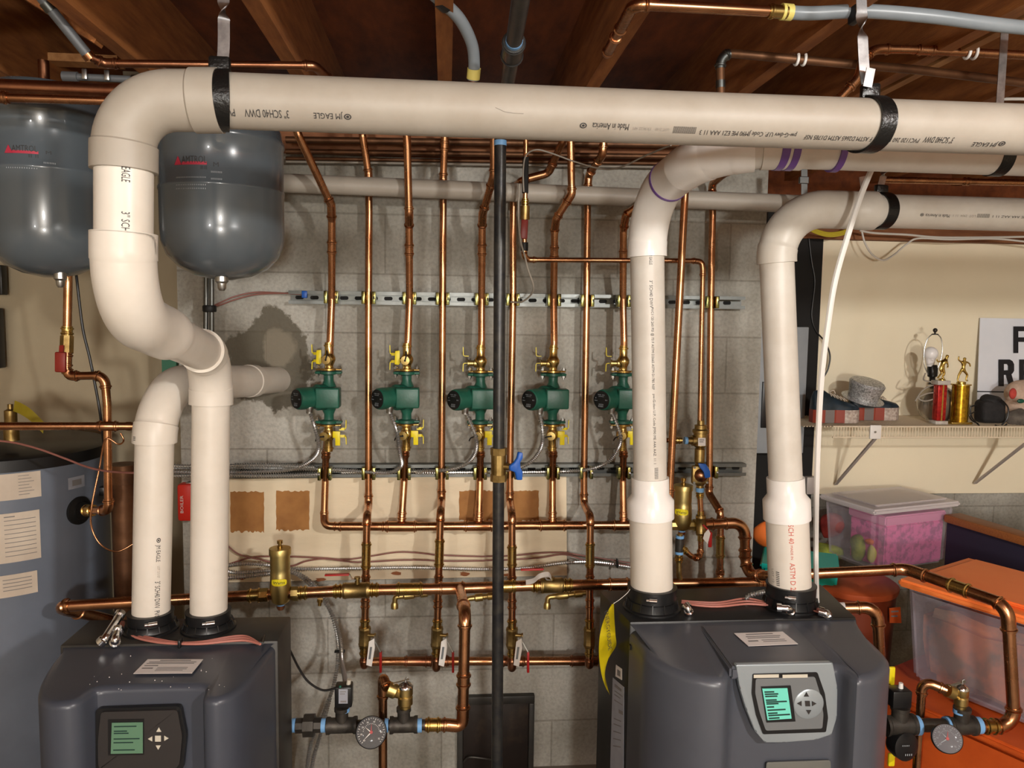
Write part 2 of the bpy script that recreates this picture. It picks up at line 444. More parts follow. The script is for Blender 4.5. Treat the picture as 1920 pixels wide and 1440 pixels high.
# pipe run: tube along a bent centreline with sleeves for its fittings
def fitpart(th, path, d, f, base_mat):
    kind = f[0]; a = path.near(f[1], f[2]); b = path.near(f[3], f[4])
    o = f[5] if len(f) > 5 else {}
    bm = nb(); r = d/2*o.get('k', 1.13)
    sleeve(bm, path, a, b, r, bead=o.get('bead', 1.18), bw=o.get('bw', .0055), beads=o.get('beads', True), seg=o.get('seg', 20))
    if o.get('tee'):
        q = path.at(path.near(*o['tee'][0])); dr = (P(*o['tee'][1])-q); L = dr.length
        tr = o.get('tr', r); lathe(bm, q, dr, [(tr, 0), (tr, L-.012), (tr*1.14, L-.011), (tr*1.14, L-.007), (tr, L-.006), (tr, L)], 18)
    return th.part(kind, bm, o.get('m', base_mat), label=o.get('label'))
def pipe(name, label, cat, pts, d, m='copper', bend=.03, fits=(), group=None, seg=20, tubename='tube'):
    w = WP(pts); path = Path(fillet(w, bend))
    if not fits:
        bm = nb(); sweep(bm, path.p, d/2, seg)
        o = solo(name, label, cat, bm, m, group); return None, path
    th = Thing(name, label, cat, w[-1] if w[-1].z < w[0].z else w[0], group)
    bm = nb(); sweep(bm, path.p, d/2, seg); th.part(tubename, bm, m)
    for f in fits: fitpart(th, path, d, f, m)
    return th, path
def stub_text(*a): pass
# ================= SETTING =================
ZD = EYE+.885          # underside of the deck
ZJ = EYE+.640          # underside of the joists
ZW = P(700, 293, 2.7).z
def struct(name, bm, m, **k): return props(mkobj(name, bm, m, V((0, 0, 0)), smooth=False), kind='structure', label=k.get('label'))
def sbox(name, x0, x1, y0, y1, z0, z1, m, parent=None, label=None):
    bm = nb(); box(bm, V(((x0+x1)/2, (y0+y1)/2, (z0+z1)/2)), (x1-x0, y1-y0, z1-z0))
    o = mkobj(name, bm, m, V((0, 0, 0)), parent, smooth=False)
    if not parent: o['kind'] = 'structure'
    if label: o['label'] = label
    return o
sbox('floor', -3, 3.6, -3, 4, -.1, 0, 'floor_concrete')
ceil = sbox('ceiling', -3, 3.6, -3, 4, ZD, ZD+.03, 'wood_deck', label='brown plywood subfloor over the joists')
XBL = P(336, 700, 2.7).x; XBR = P(1425, 700, 2.7).x
for X in (-1.22, -.812, -.406, -.010, .400, .835, 1.170, 1.56, 1.96, 2.37, 2.78):
    sbox('ceiling_joist', X-.019, X+.019, -3, 3.5, ZJ, ZD-.0005, 'wood_joist', ceil)
sbox('ceiling_joist', 1.209, 1.235, .3, 3.4, ZJ+.002, ZJ+.16, 'wood_light', ceil, 'paler second joist nailed beside the first')
sbox('wall_back', XBL, XBR, 2.7, 3.5, 0, ZW, 'block')
sbox('trim_1', XBL, XBR, 2.72, 2.86, ZW+.0005, ZJ-.001, 'wood_plate', label='wooden sill plate on top of the block wall')
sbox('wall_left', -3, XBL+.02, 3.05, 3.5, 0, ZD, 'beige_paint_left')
zb = P(1800, 925, 3.4).z; zt = P(1640, 452, 3.4).z
sbox('wall_right', XBR+.001, 3.6, 3.4, 3.45, zb, zt, 'beige_paint')
sbox('wall_right_lower', XBR+.001, 3.6, 3.43, 3.6, 0, zb-.002, 'block')
sbox('trim_2', XBR+.001, 3.6, 3.36, 3.48, zt+.001, zt+.055, 'wood_plate', label='rough wooden beam along the top of the beige wall')
sbox('wall_right_upper', XBR+.001, 3.6, 3.49, 3.6, zb, ZD, 'wood_deck')
sbox('wall_front', -3, 3.6, -3.1, -3, 0, ZD, 'room_wall')
sbox('wall_side_left', -3.1, -3, -3, 4, 0, ZD, 'room_wall')
sbox('wall_side_right', 3.6, 3.7, -3, 4, 0, ZD, 'room_wall')
# bridging between joists, upper left
for (a, b, lab) in (((-1.20, 1.95, ZJ+.01), (-.83, 1.95, ZD-.01), 'wooden cross bridging strut low on the left joist'), ((-1.20, 1.99, ZD-.01), (-.83, 1.99, ZJ+.01), 'wooden cross bridging strut low on the right joist')):
    bm = nb(); bar(bm, V(a), V(b), .038, .04, V((0, 1, 0)))
    props(mkobj('trim_3', bm, 'wood_joist', V((0, 0, 0)), smooth=False), lab, kind='structure')
sbox('trim_4', -3, -1.0, 2.5, 2.56, P(60, 112, 2.5).z, P(60, 97, 2.5).z, 'wood_light', label='pale wooden ledger strip above the left tank')
# painted board with torn patches
def ragged(x0, y0, x1, y1, Y, seed):
    rnd = random.Random(seed); pts = []
    def edge(ax, ay, bx, by, amp, n):
        for k in range(n):
            t = k/n; pts.append((ax+(bx-ax)*t+rnd.uniform(-amp, amp)*(ay != by), ay+(by-ay)*t+rnd.uniform(-amp, amp)*(ay == by)))
    edge(x0, y0, x1, y0, 1.6, 16); edge(x1, y0, x1, y1, .6, 10); edge(x1, y1, x0, y1, 2.2, 22); edge(x0, y1, x0, y0, .6, 10)
    return [P(a, b, Y) for a, b in pts]
bt = Thing('painted_board', 'cream painted board with torn brown patches fixed to the block wall', 'board', P(745, 1080, 2.69))
bm = nb(); q = [P(429, 898, 2.684), P(1062, 892, 2.684), P(1063, 1079, 2.684), P(429, 1092, 2.684)]
prism(bm, q, V((0, .015, 0))); bt.part('panel', bm, 'board_paint', smooth=False)
for i, (x0, y0, x1, y1) in enumerate(((432, 922, 495, 997), (518, 921, 580, 994), (861, 920, 925, 976), (955, 920, 1010, 976))):
    bm = nb(); prism(bm, ragged(x0, y0, x1, y1, 2.6835, i+3), V((0, -.0008, 0))); bt.part('torn_patch', bm, 'board_brown', smooth=False, label='bare brown fibre where the paint is torn off')
for (x, y) in ((745, 1075), (872, 1076), (950, 1078), (452, 1083), (600, 1086)):
    rnd = random.Random(x); bm = nb()
    prism(bm, [P(x+rnd.uniform(4, 10)*math.cos(a*math.pi/5)*1.3, y+rnd.uniform(2, 5)*math.sin(a*math.pi/5), 2.6835) for a in range(10)], V((0, -.0006, 0)))
    bt.part('torn_spot', bm, 'rust_spot', smooth=False, label='small rust-brown chip in the paint')
# soot door
dt = Thing('cleanout_door', 'sooty black steel cleanout door low in the block wall', 'door', P(930, 1438, 2.69))
x0, z1 = P(858, 1306, 2.69).x, P(930, 1303, 2.69).z; x1 = P(1002, 1306, 2.69).x; z0 = z1-.42
bm = nb()
for (a, b, c, d) in ((x0, x1, z1-.03, z1), (x0, x0+.02, z0, z1-.03), (x1-.02, x1, z0, z1-.03), (x0, x1, z0-.02, z0)):
    box(bm, V(((a+b)/2, 2.69, (c+d)/2)), (b-a, .028, d-c), bev=.003)
dt.part('door_frame', bm, 'boiler_box', label='rusty grey-black frame'); bm = nb()
box(bm, V(((x0+x1)/2, 2.694, (z0+z1-.03)/2)), (x1-x0-.042, .014, z1-z0-.034), bev=.002); dt.part('door_leaf', bm, 'door_black')
bm = nb(); sweep(bm, smooth_curve([P(870, 1428, 2.675), P(880, 1420, 2.665), P(905, 1422, 2.665), P(920, 1424, 2.675)]), .004, 8); dt.part('latch', bm, 'cast_iron')

# ================= STRUT RAILS =================
def strut(label, x0, x1, yl, yr, group=None):
    a = P(x0, yl, 2.66); b = P(x1, yr, 2.66); d = (b-a).normalized(); up = V((0, 0, 1)); h = .041
    th = Thing('strut_rail', label, 'rail', (a+b)/2, group)
    bm = nb(); L = (b-a).length; c = (a+b)/2
    rot = Matrix((d, V((0, 1, 0)), up)).transposed()
    for (dz, dy, sz, sy) in ((0, .019+.018, h, .003), (h/2, .0+.019, .003, .038), (-h/2, .019, .003, .038), (h/2-.005, 0, .010, .003), (-h/2+.005, 0, .010, .003)):
        box(bm, c+up*dz+V((0, dy, 0)), (L, sy, sz), rot)
    th.part('channel', bm, 'galvanized', smooth=False)
    bm = nb(); n = int(L/.05)
    for k in range(n):
        p = a+d*(.03+k*.05)+V((0, .0352, 0)); pr = []
        for j in range(16):
            an = 2*math.pi*j/16; pr.append(p+d*(.008*(1 if math.cos(an) > 0 else -1)+.0065*math.cos(an))+up*(.0065*math.sin(an)))
        prism(bm, pr, V((0, -.0006, 0)))
    th.part('slot', bm, 'dark_gap', smooth=False)['kind'] = 'stuff'
    return a, b
UA, UB = strut('upper galvanized slotted strut rail across the block wall', 541, 1397, 557, 568)
LA, LB = strut('lower galvanized slotted strut rail just above the painted board', 436, 1399, 884, 881)

# ================= PVC VENTS =================
def band(th, path, x, y, r, w=.028, m='black_band', name='hanger_band'):
    s = path.near(x, y); bm = nb(); sleeve(bm, path, s-w/2, s+w/2, r+.003, beads=False, seg=32)
    th_ = Thing(name, None, None, path.at(s)) if False else None
    return bm, path.at(s)
def strap_hanger(label, path, x, y, r, tops, wid=.019, group='strap hangers on the vent pipes'):
    s = path.near(x, y); c = path.at(s)
    th = Thing('strap_hanger', label, 'strap', c+V((0, 0, -r)), group)
    # a ring band round the pipe
    ax = (path.at(s+.01)-path.at(s-.01)).normalized(); n1 = V((0, 0, 1)); n2 = ax.cross(n1).normalized(); bm = nb()
    seg = 40; rings = []
    for k in range(seg):
        an = 2*math.pi*k/seg; n = n1*math.cos(an)+n2*math.sin(an)
        lean = ax*(.012*math.sin(an)) 
        rings.append([bm.verts.new(c+lean+n*(r+q)+ax*w) for (q, w) in ((.001, -.014), (.005, -.014), (.005, .014), (.001, .014))])
    for k in range(seg):
        a, b = rings[k], rings[(k+1) % seg]
        for j in range(4): bm.faces.new((a[j], a[(j+1) % 4], b[(j+1) % 4], b[j]))
    th.part('band', bm, 'black_band', label='black tape-wrapped band')
    top = c+n1*(r+.002); bm = nb(); box(bm, top+V((0, 0, .010)), (.034, .016, .026), bev=.004); rough(bm, .002, 90); th.part('band_knot', bm, 'black_band')
    # twisted flat strap going up
    pts = [top+V((0, 0, .012))]+[P(*t) for t in tops]
    pth = Path(smooth_curve(pts, 6)); bm = nb(); N = 40; prev = None
    for k in range(N+1):
        p = pth.at(pth.L*k/N); t = k/N; an = math.pi*min(max((t-.45)/.2, 0), 1)
        w = V((math.cos(an), math.sin(an), 0))*wid/2; nn = V((-math.sin(an), math.cos(an), 0))*.001
        ring = [bm.verts.new(p+w+nn), bm.verts.new(p-w+nn), bm.verts.new(p-w-nn), bm.verts.new(p+w-nn)]
        if prev:
            for j in range(4): bm.faces.new((prev[j], prev[(j+1) % 4], ring[(j+1) % 4], ring[j]))
        prev = ring
    th.part('metal_strap', bm, 'steel_strap', label='twisted galvanized strap')
    return th
PR = .0445
# big top run: flue of the left boiler
w = [V((2.6, P(1900, 238, 1.36).y, P(1900, 238, 1.36).z)), P(1280, 222, 1.345), P(420, 189, 1.335), P(233, 189, 1.33), P(232, 588, 1.33), P(397, 667, 1.93), P(391, 1172, 1.93)]
pa = fillet(w, .118, 14); path1 = Path(pa)
t1 = Thing('vent_pipe', 'white plastic flue running along the ceiling then zigzagging down to the left boiler', 'pipe', path1.at(path1.L))
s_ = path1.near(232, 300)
bm = nb(); sweep(bm, [path1.at(t) for t in path1.sub(0, s_)], PR, 48); t1.part('tube', bm, 'pvc_dusty_dimmed', label='dusty level length under the joists, darkened against near light')
bm = nb(); sweep(bm, [path1.at(t) for t in path1.sub(s_, path1.L)], PR, 48); t1.part('lower_tube', bm, 'pvc')
def psleeve(th, path, a, b, name='elbow', k=1.10, m='pvc', hubs=True, label=None, seg=48, hub=1.155, hw=.042):
    s0, s1 = path.near(*a), path.near(*b)
    if s1 < s0: s0, s1 = s1, s0
    ts = path.sub(s0, s1, [s0+hw, s1-hw, s0+hw+.003, s1-hw-.003]); rs = []
    for t in ts:
        e = min(t-s0, s1-t); rs.append(PR*(hub if (hubs and e < hw+.001) or not hubs else k))
    bm = nb(); sweep(bm, [path.at(t) for t in ts], rs, seg)
    # flat annular ends
    return th.part(name, bm, m, label=label)
psleeve(t1, path1, (409, 189), (232, 322), 'elbow', 1.09, 'pvc_dusty_dimmed')
bm = nb(); s = path1.near(232, 435); sleeve(bm, path1, s-.001, path1.near(234, 478), PR*1.155, beads=False, seg=48); t1.part('hub', bm, 'pvc')
psleeve(t1, path1, (232, 440), (318, 612), 'elbow', 1.13, 'pvc')
psleeve(t1, path1, (384, 642), (397, 757), 'elbow', 1.12, 'pvc')
text_on(t1, 'JM EAGLE', path1, PR, (648, 217), (597, 215), .0125)
text_on(t1, '3" SCH40 DWV', path1, PR, (546, 214), (470, 211), .0135)
text_on(t1, 'PVC1120', path1, PR, (450, 210), (404, 209), .0125)
text_on(t1, 'Made in America', path1, PR, (1169, 237), (1103, 234), .011)
text_on(t1, 'IIIIIIIIIIIIIIIIIII', path1, PR, (1289, 241), (1253, 239), .012)
text_on(t1, '13:30:22 AM', path1, PR, (1207, 239), (1178, 238), .005, 'ink_faint')
text_on(t1, 'LOT 2140', path1, PR, (1243, 240), (1216, 239), .005, 'ink_faint')
text_on(t1, 'pw-G-dwv U.P. Code JM90 ME EZ1 AAA 11 3', path1, PR, (1478, 246), (1300, 241), .011)
text_on(t1, 'PVC1120 260 PSI @ 73 F ASTM D2665 ASTM D1785 NSF', path1, PR, (1702, 251), (1490, 246), .0115)
text_on(t1, '3" SCH40 DWV', path1, PR, (1768, 253), (1712, 252), .012)
text_on(t1, 'JM EAGLE', path1, PR, (1848, 255), (1806, 254), .0115)
def emblem(th, path, px, py, s, m='ink_black'):
    a0 = path.at(path.near(px, py)); d = (path.at(path.near(px, py)+.02)-path.at(path.near(px, py)-.02)).normalized()
    n = aim_n(a0, d, PR, px, py); u = n.cross(d); bm = nb()
    for k, (rr, w) in enumerate(((.5, .16), (.2, .2))):
        prev = None
        for j in range(17):
            an = 2*math.pi*j/16; ring = []
            for q in (rr, rr-w):
                x = q*s*math.cos(an); y = q*s*math.sin(an)*.8; ang = y/PR
                ring.append(bm.verts.new(a0+d*x+(n*math.cos(ang)+u*math.sin(ang))*(PR+.0009)))
            if prev: bm.faces.new((prev[0], prev[1], ring[1], ring[0]))
            prev = ring
    th.part('pipe_emblem', bm, m, smooth=False)
emblem(t1, path1, 655, 219, .012); emblem(t1, path1, 1090, 234, .012); emblem(t1, path1, 1857, 255, .012)
text_on(t1, 'EAGLE', path1, PR, (236, 320), (238, 352), .0125)
text_on(t1, '3" SCH', path1, PR, (235, 402), (236, 438), .0125)
bm = nb(); sweep(bm, [path1.at(path1.near(x, 195))+aim_n(path1.at(path1.near(x, 195)), V((1, 0, 0)), PR, x, y)*(PR+.0004) for x, y in ((925, 202), (945, 209), (960, 212), (976, 213))], .0006, 6); t1.part('scratch_mark', bm, 'ink_faint')
text_on(t1, 'IIIIIIIIIIII', path1, PR*1.13, (240, 611), (252, 640), .016, 'ink_faint')
strap_hanger('galvanized strap and black band at the left end of the top vent pipe', path1, 415, 189, PR, [(418, 110, 1.335), (420, 60, 1.335), (418, -60, 1.335)])
strap_hanger('galvanized strap and black band holding the top vent pipe above the right boiler', path1, 1630, 232, PR, [(1623, 150, 1.345), (1618, 90, 1.345), (1613, -60, 1.345)])
bm = nb(); bar(bm, P(1633, 128, 1.33), P(1626, 163, 1.33), .016, .002, V((0, 1, 0))); solo('strap_end', 'short bent end of strap screwed beside the right hanger', 'strap', bm, 'steel_strap', smooth=False)
# vent 2 of the left boiler: up, over and into the wall
w = [P(283, 1170, 1.93), P(292, 722, 1.93), P(524, 712, 2.72)]
path2 = Path(fillet(w, .13, 14))
t2 = Thing('vent_pipe', 'white plastic vent from the left boiler bending back into the block wall', 'pipe', path2.at(0))
bm = nb(); sweep(bm, path2.p, PR, 48); t2.part('tube', bm, 'pvc')
psleeve(t2, path2, (290, 829), (476, 719), 'elbow', 1.10)
text_on(t2, 'JM EAGLE', path2, PR, (295, 1013), (295, 1044), .0125)
text_on(t2, '3" SCH40 DWV  PVC1120', path2, PR, (294, 1080), (292, 1162), .0125)
text_on(t2, 'LOT 213 07', path2, PR, (296, 1052), (296, 1074), .006, 'ink_faint')
emblem(t2, path2, 296, 1005, .012)
text_on(t2, 'III', path2, PR*1.155, (253, 822), (253, 815), .010)
# right boiler: vents A and B
YB = 2.01
w = [V((2.7, 1.66, P(1900, 291, 1.66).z)), P(1340, 286, 1.66), P(1212, 372, YB), P(1222, 1125, YB)]
w[1].z = w[0].z
pathA = Path(fillet(w, .17, 14))
tA = Thing('vent_pipe', 'white plastic vent with purple primer rings rising from the left side of the right boiler', 'pipe', pathA.at(pathA.L))
bm = nb(); sweep(bm, pathA.p, PR, 48); tA.part('tube', bm, 'pvc_grey')
psleeve(tA, pathA, (1415, 288), (1300, 300), 'elbow', 1.13, 'pvc_white')
psleeve(tA, pathA, (1300, 300), (1206, 482), 'elbow', 1.13, 'pvc_white')
for (x, y, wd) in ((1459, 290, .016), (1480, 291, .016), (1564, 292, .014)):
    s = pathA.near(x, y); bm = nb(); sleeve(bm, pathA, s-wd/2, s+wd/2, PR*1.08+.0015, beads=False, seg=48); tA.part('primer_ring', bm, 'primer_purple', label='purple primer ring')
s = pathA.near(1252, 335); bm = nb(); sleeve(bm, pathA, s-.004, s+.004, PR*1.13+.0015, beads=False, seg=48); tA.part('primer_ring', bm, 'primer_purple', label='purple primer ring')
s = pathA.near(1470, 290); bm = nb(); sleeve(bm, pathA, s-.04, s+.05, PR*1.08, beads=False, seg=48); tA.part('coupling', bm, 'pvc_grey')
def reducer(th, path, y0, y1, x, m, r2, cuff_y, lettering=None):
    s0, s1 = path.near(x, y0), path.near(x, y1); bm = nb(); d = .001
    ts = [(s0, PR*1.13), (s0+.045, PR*1.13), (s0+.062, r2*1.10), (s1, r2*1.10)]
    tt = path.sub(s0, s1, [a for a, _ in ts]); rs = []
    for t in tt:
        for (a, ra), (b, rb) in zip(ts, ts[1:]):
            if a-1e-6 <= t <= b+1e-6: rs.append(ra+(rb-ra)*(t-a)/(b-a)); break
    sweep(bm, [path.at(t) for t in tt], rs, 48); th.part('reducer', bm, m)
    bm = nb(); sleeve(bm, path, s1-.01, path.L, r2, beads=False, seg=48); th.part('lower_tube', bm, 'pvc', label='wider cream lower length')
R4 = .0572
reducer(tA, pathA, 896, 972, 1217, 'pvc_white', R4, 1115)
text_on(tA, 'JM EAGLE', pathA, PR, (1219, 478), (1220, 497), .010)
text_on(tA, '3" SCH40 DWV', pathA, PR, (1221, 527), (1223, 575), .0085)
text_on(tA, 'PVC1120 260 PSI @ 73 F ASTM D2665 ASTM D1785 NSF', pathA, PR, (1222, 577), (1225, 728), .0085)
text_on(tA, 'pw-G-dwv U.P. Code JM90 ME A4A AAZ  11 1', pathA, PR, (1226, 735), (1228, 864), .0085)
text_on(tA, 'IIIIIIIII', pathA, PR, (1230, 870), (1230, 892), .010)
w = [V((2.75, YB, P(1850, 401, YB).z)), P(1452, 398, YB), P(1482, 1125, YB)]
w[1].z = w[0].z
pathB = Path(fillet(w, .125, 14))
tB = Thing('vent_pipe', 'grey-white plastic vent with red SCH 40 lettering on the right of the right boiler', 'pipe', pathB.at(pathB.L))
bm = nb(); sweep(bm, pathB.p, PR, 48); tB.part('tube', bm, 'pvc_grey')
psleeve(tB, pathB, (1638, 401), (1467, 494), 'elbow', 1.12, 'pvc_grey')
reducer(tB, pathB, 896, 972, 1478, 'pvc_white', R4, 1115)
text_on(tB, 'Made in America', pathB, PR, (1762, 400), (1718, 400), .0085)
text_on(tB, 'LOT  2904  11 1', pathB, PR, (1808, 400), (1768, 400), .006, 'ink_faint')
text_on(tB, 'IIIIIIIIIIII', pathB, PR, (1834, 400), (1812, 400), .010)
text_on(tB, 'U.P. Code JM90 ME A4A AAZ 11 1', pathB, PR, (1960, 402), (1842, 401), .008)
emblem(tB, pathB, 1712, 399, .010)
class SP(Path): pass
text_on(tB, 'SCH 40', pathB, R4, (1483, 974), (1484, 1008), .0135, 'ink_red')
text_on(tB, 'ASTM D 2665', pathB, R4, (1485, 1044), (1486, 1110), .0135, 'ink_red')
text_on(tB, 'MADE IN', pathB, R4, (1484, 1012), (1485, 1036), .006, 'ink_red')
text_on(tB, 'IIIIIIII', pathB, R4, (1461, 1062), (1462, 1089), .010)
text_on(tB, 'LOT 12', pathB, R4, (1452, 1060), (1453, 1086), .007, 'ink_faint')
text_on(tB, 'IIIIIIIIII', pathB, PR, (1500, 502), (1500, 530), .006, 'ink_faint')
strap_hanger('galvanized strap and black band on the lower right vent elbow run', pathB, 1651, 401, PR, [(1650, 352, YB), (1655, 335, YB), (1662, 300, YB)])
bm = nb(); s = pathA.near(1866, 293); th = Thing('strap_hanger', 'plain black band round the middle vent pipe near the frame edge', 'strap', pathA.at(s), 'strap hangers on the vent pipes')
sleeve(bm, pathA, s-.014, s+.014, PR+.003, beads=False, seg=40); th.part('band', bm, 'black_band')
bm = nb(); bar(bm, pathA.at(s)+V((0, 0, PR)), pathA.at(s)+V((0, 0, ZJ-pathA.at(s).z+.02)), .018, .002, V((0, 1, 0))); th.part('metal_strap', bm, 'steel_strap', smooth=False)
# vent cuffs on the boilers
def cuff(label, c, r, rb, h, ztop):
    th = Thing('vent_cuff', label, 'vent cuff', V((c.x, c.y, ztop)), 'black vent cuffs on the boilers')
    bm = nb(); o = V((c.x, c.y, ztop)); lathe(bm, o, V((0, 0, 1)), [(rb, 0), (rb, .005), (rb*.93, .007), (r+.013, h*.42), (r+.0135, h*.45), (r+.009, h*.46), (r+.009, h*.93), (r+.0105, h*.94), (r+.0105, h*.99), (r+.004, h), (r-.004, h)], 48)
    th.part('collar', bm, 'black_plastic')
    for k in range(14):
        a = 2*math.pi*k/14; d = V((math.cos(a), math.sin(a), 0)); bm = nb()
        t = d.cross(V((0, 0, 1))); prism(bm, [o+d*(r+.006)+t*-.001+V((0, 0, .008)), o+d*(rb*.96)-t*.001+V((0, 0, .008)), o+d*(r+.013)-t*.001+V((0, 0, h*.50))], t*.0025)
        th.part('rib', bm, 'black_plastic', smooth=False)
    # worm clamp screw
    d = V((E.x-c.x, E.y-c.y, 0)).normalized(); t = d.cross(V((0, 0, 1)))
    bm = nb(); lathe(bm, o+d*(r+.014)+V((0, 0, h*.72))-t*.014, t, [(.006, 0), (.006, .02), (.004, .021), (.004, .028)], 12); th.part('clamp_screw', bm, 'chrome')
ZT = EYE-.79
c1 = path2.at(0); c2 = path1.at(path1.L); cA = pathA.at(pathA.L); cB = pathB.at(pathB.L)
h1 = P(290, 1158, 1.93-PR).z-ZT
cuff('black plastic cuff at the foot of the vent that bends into the wall', c1, PR, .066, h1, ZT)
cuff('black plastic cuff at the foot of the zigzag flue', c2, PR, .066, h1, ZT)
h2 = P(1222, 1112, YB-R4).z-ZT
cuff('black plastic cuff under the vent with purple rings', cA, R4, .078, h2, ZT)
cuff('black plastic cuff under the vent with red lettering', cB, R4, .078, h2, ZT)

# ================= BOILERS =================
def rrect(pts, k, n=5):
    """round the corners of a closed planar outline"""
    out = []; m = len(pts)
    for i in range(m):
        a, b, c = pts[i-1], pts[i], pts[(i+1) % m]
        p0 = b+(a-b).normalized()*k; p1 = b+(c-b).normalized()*k
        for j in range(n+1):
            t = j/n; out.append(p0*(1-t)**2+b*2*t*(1-t)+p1*t*t)
    return out
def cover(th, plan, yb, zt, zf, zb, m, fil=.018, name='front_cover'):
    bm = nb(); xs = [p[0] for p in plan]; n = len(plan); cols = []
    for i, (x, y) in enumerate(plan):
        a = plan[max(i-1, 0)]; b = plan[min(i+1, n-1)]
        tx, ty = b[0]-a[0], b[1]-a[1]; l = math.hypot(tx, ty); nx, ny = (ty/l, -tx/l) if l else (0, -1)   # outward
        xb = xs[0]+(xs[-1]-xs[0])*min(max((x-xs[0])/(xs[-1]-xs[0]), 0), 1)
        col = [V((xb, yb, zt))]
        ix, iy = x-nx*fil, y-ny*fil
        for k in (.25, .5, .75): col.append(V((xb+(ix-xb)*k, min(yb, yb+(iy-yb)*k), zt+(zf-zt)*k)))
        col.append(V((ix, min(iy, yb), zf)))
        for k in range(1, 6):
            a_ = math.pi/2*k/5; col.append(V((ix+nx*fil*math.sin(a_), min(yb, iy+ny*fil*math.sin(a_)), zf-fil*(1-math.cos(a_)))))
        for z in (.55, .35, .18): col.append(V((x, y, z)))
        col.append(V((x, y, zb)))
        cols.append([bm.verts.new(c) for c in col])
    for a, b in zip(cols, cols[1:]):
        for k in range(len(a)-1):
            bm.faces.new((a[k], b[k], b[k+1], a[k+1]))
    bmesh.ops.remove_doubles(bm, verts=bm.verts[:], dist=1e-5)
    return th.part(name, bm, m, ang=40)
def densify(plan, n=4):
    p = smooth_curve([V((a, b, 0)) for a, b in plan], n); return [(q.x, q.y) for q in p]
def label_lines(th, par, q, rows, m='ink_grey', frac=.9, off=V((0, 0, .0006))):
    """thin illegible text rules over a quad label q = [tl,tr,br,bl]"""
    for (v, u0, u1, h) in rows:
        a = q[0].lerp(q[3], v); b = q[1].lerp(q[2], v); c = q[0].lerp(q[3], v+h); d = q[1].lerp(q[2], v+h)
        bm = nb(); prism(bm, [a.lerp(b, u0)+off, a.lerp(b, u1)+off, c.lerp(d, u1)+off, c.lerp(d, u0)+off], off*.3)
        th.part('print_line', bm, m, par, smooth=False)
def sticker(th, q, m, name='label_sticker', ext=V((0, 0, .0008)), label=None, rows=None, par=None):
    bm = nb(); prism(bm, q, ext); o = th.part(name, bm, m, par, label=label, smooth=False)
    if rows: label_lines(th, o, q, rows, off=ext*1.3)
    return o
# --- left boiler
b1 = Thing('boiler', 'left dark grey boiler with a green screen in a brown-black panel', 'boiler', V((-.64, 1.8, 0)))
plan = [(-.905, 1.84), (-.895, 1.77), (-.875, 1.69), (-.845, 1.62), (-.81, 1.588), (-.775, 1.585), (-.752, 1.60), (-.742, 1.635), (-.725, 1.648), (-.62, 1.650), (-.525, 1.648), (-.512, 1.635), (-.505, 1.60), (-.488, 1.585), (-.465, 1.588), (-.44, 1.615), (-.424, 1.67), (-.415, 1.75), (-.409, 1.84)]
cover(b1, densify(plan, 3), 1.845, ZT-.006, ZT-.012, .10, 'boiler_cover', .016)
bm = nb(); box(bm, V((-.655, 1.92, (ZT+.05)/2)), (.505, .155, ZT-.05), bev=.004); b1.part('casing', bm, 'boiler_box', label='dusty brown-black steel casing')
yp = 1.641
def flat(pts, Y, dy): return [P(a, b, Y) for a, b in pts], V((0, dy, 0))
o, e = flat([(194, 1330), (336, 1326), (345, 1375), (340, 1428), (328, 1438), (196, 1440), (189, 1432), (188, 1385)], yp, .012)
bm = nb(); prism(bm, rrect(o, .008), e*-1); pb = b1.part('control_panel', bm, 'panel_dark', smooth=False)
o, e = flat([(184, 1324), (342, 1319), (353, 1375), (346, 1440), (184, 1446)], yp+.006, 0)
bm = nb(); prism(bm, rrect(o, .010), V((0, -.012, 0))); b1.part('panel_surround', bm, 'black_plastic', label='black rim round the control panel', smooth=False)
yq = yp-.0125
bm = nb(); prism(bm, [P(a, b, yq) for a, b in ((203, 1349), (270, 1348), (270, 1415), (203, 1416))], V((0, -.001, 0))); b1.part('screen_frame', bm, 'black_plastic', pb, smooth=False)
q = [P(a, b, yq-.002) for a, b in ((210, 1355), (268, 1354), (268, 1412), (208, 1413))]
bm = nb(); prism(bm, q, V((0, -.001, 0))); so = b1.part('screen', bm, 'lcd_green', pb, label='dim green screen', smooth=False)
label_lines(b1, so, q, [(v, .08, u, .035) for v, u in ((.1, .8), (.25, .5), (.32, .55), (.5, .9), (.62, .7), (.86, .75))], 'lcd_ink', off=V((0, -.0015, 0)))
def tri(cx, cy, s, a): return [(cx+s*math.cos(a+k*2.094), cy+s*math.sin(a+k*2.094)) for k in range(3)]
for nm, sh in (('arrow_button', tri(298, 1369, 5.5, -math.pi/2)), ('arrow_button', tri(297, 1400, 5.5, math.pi/2)), ('arrow_button', tri(283, 1385, 5.5, math.pi)), ('arrow_button', tri(311, 1384, 5.5, 0)), ('enter_button', [(291, 1379), (302, 1379), (302, 1390), (291, 1390)])):
    bm = nb(); prism(bm, [P(a, b, yq) for a, b in sh], V((0, -.0012, 0))); b1.part(nm, bm, 'button_pale', pb, smooth=False)
def TZ(px, py, z): return PZ(px, py, z)
q = [TZ(277, 1237, ZT-.0048), TZ(381, 1237, ZT-.0048), TZ(360, 1263, ZT-.0070), TZ(250, 1264, ZT-.0070)]
for v_ in q: v_.z += .0006
sticker(b1, q, 'paper_white', rows=[(.08, .25, .8, .05), (.2, .08, .92, .04), (.3, .06, .9, .04), (.45, .06, .3, .05), (.62, .06, .25, .07), (.60, .32, .85, .03), (.70, .32, .85, .03), (.80, .32, .8, .03)])
bm = nb(); rnd = random.Random(3)
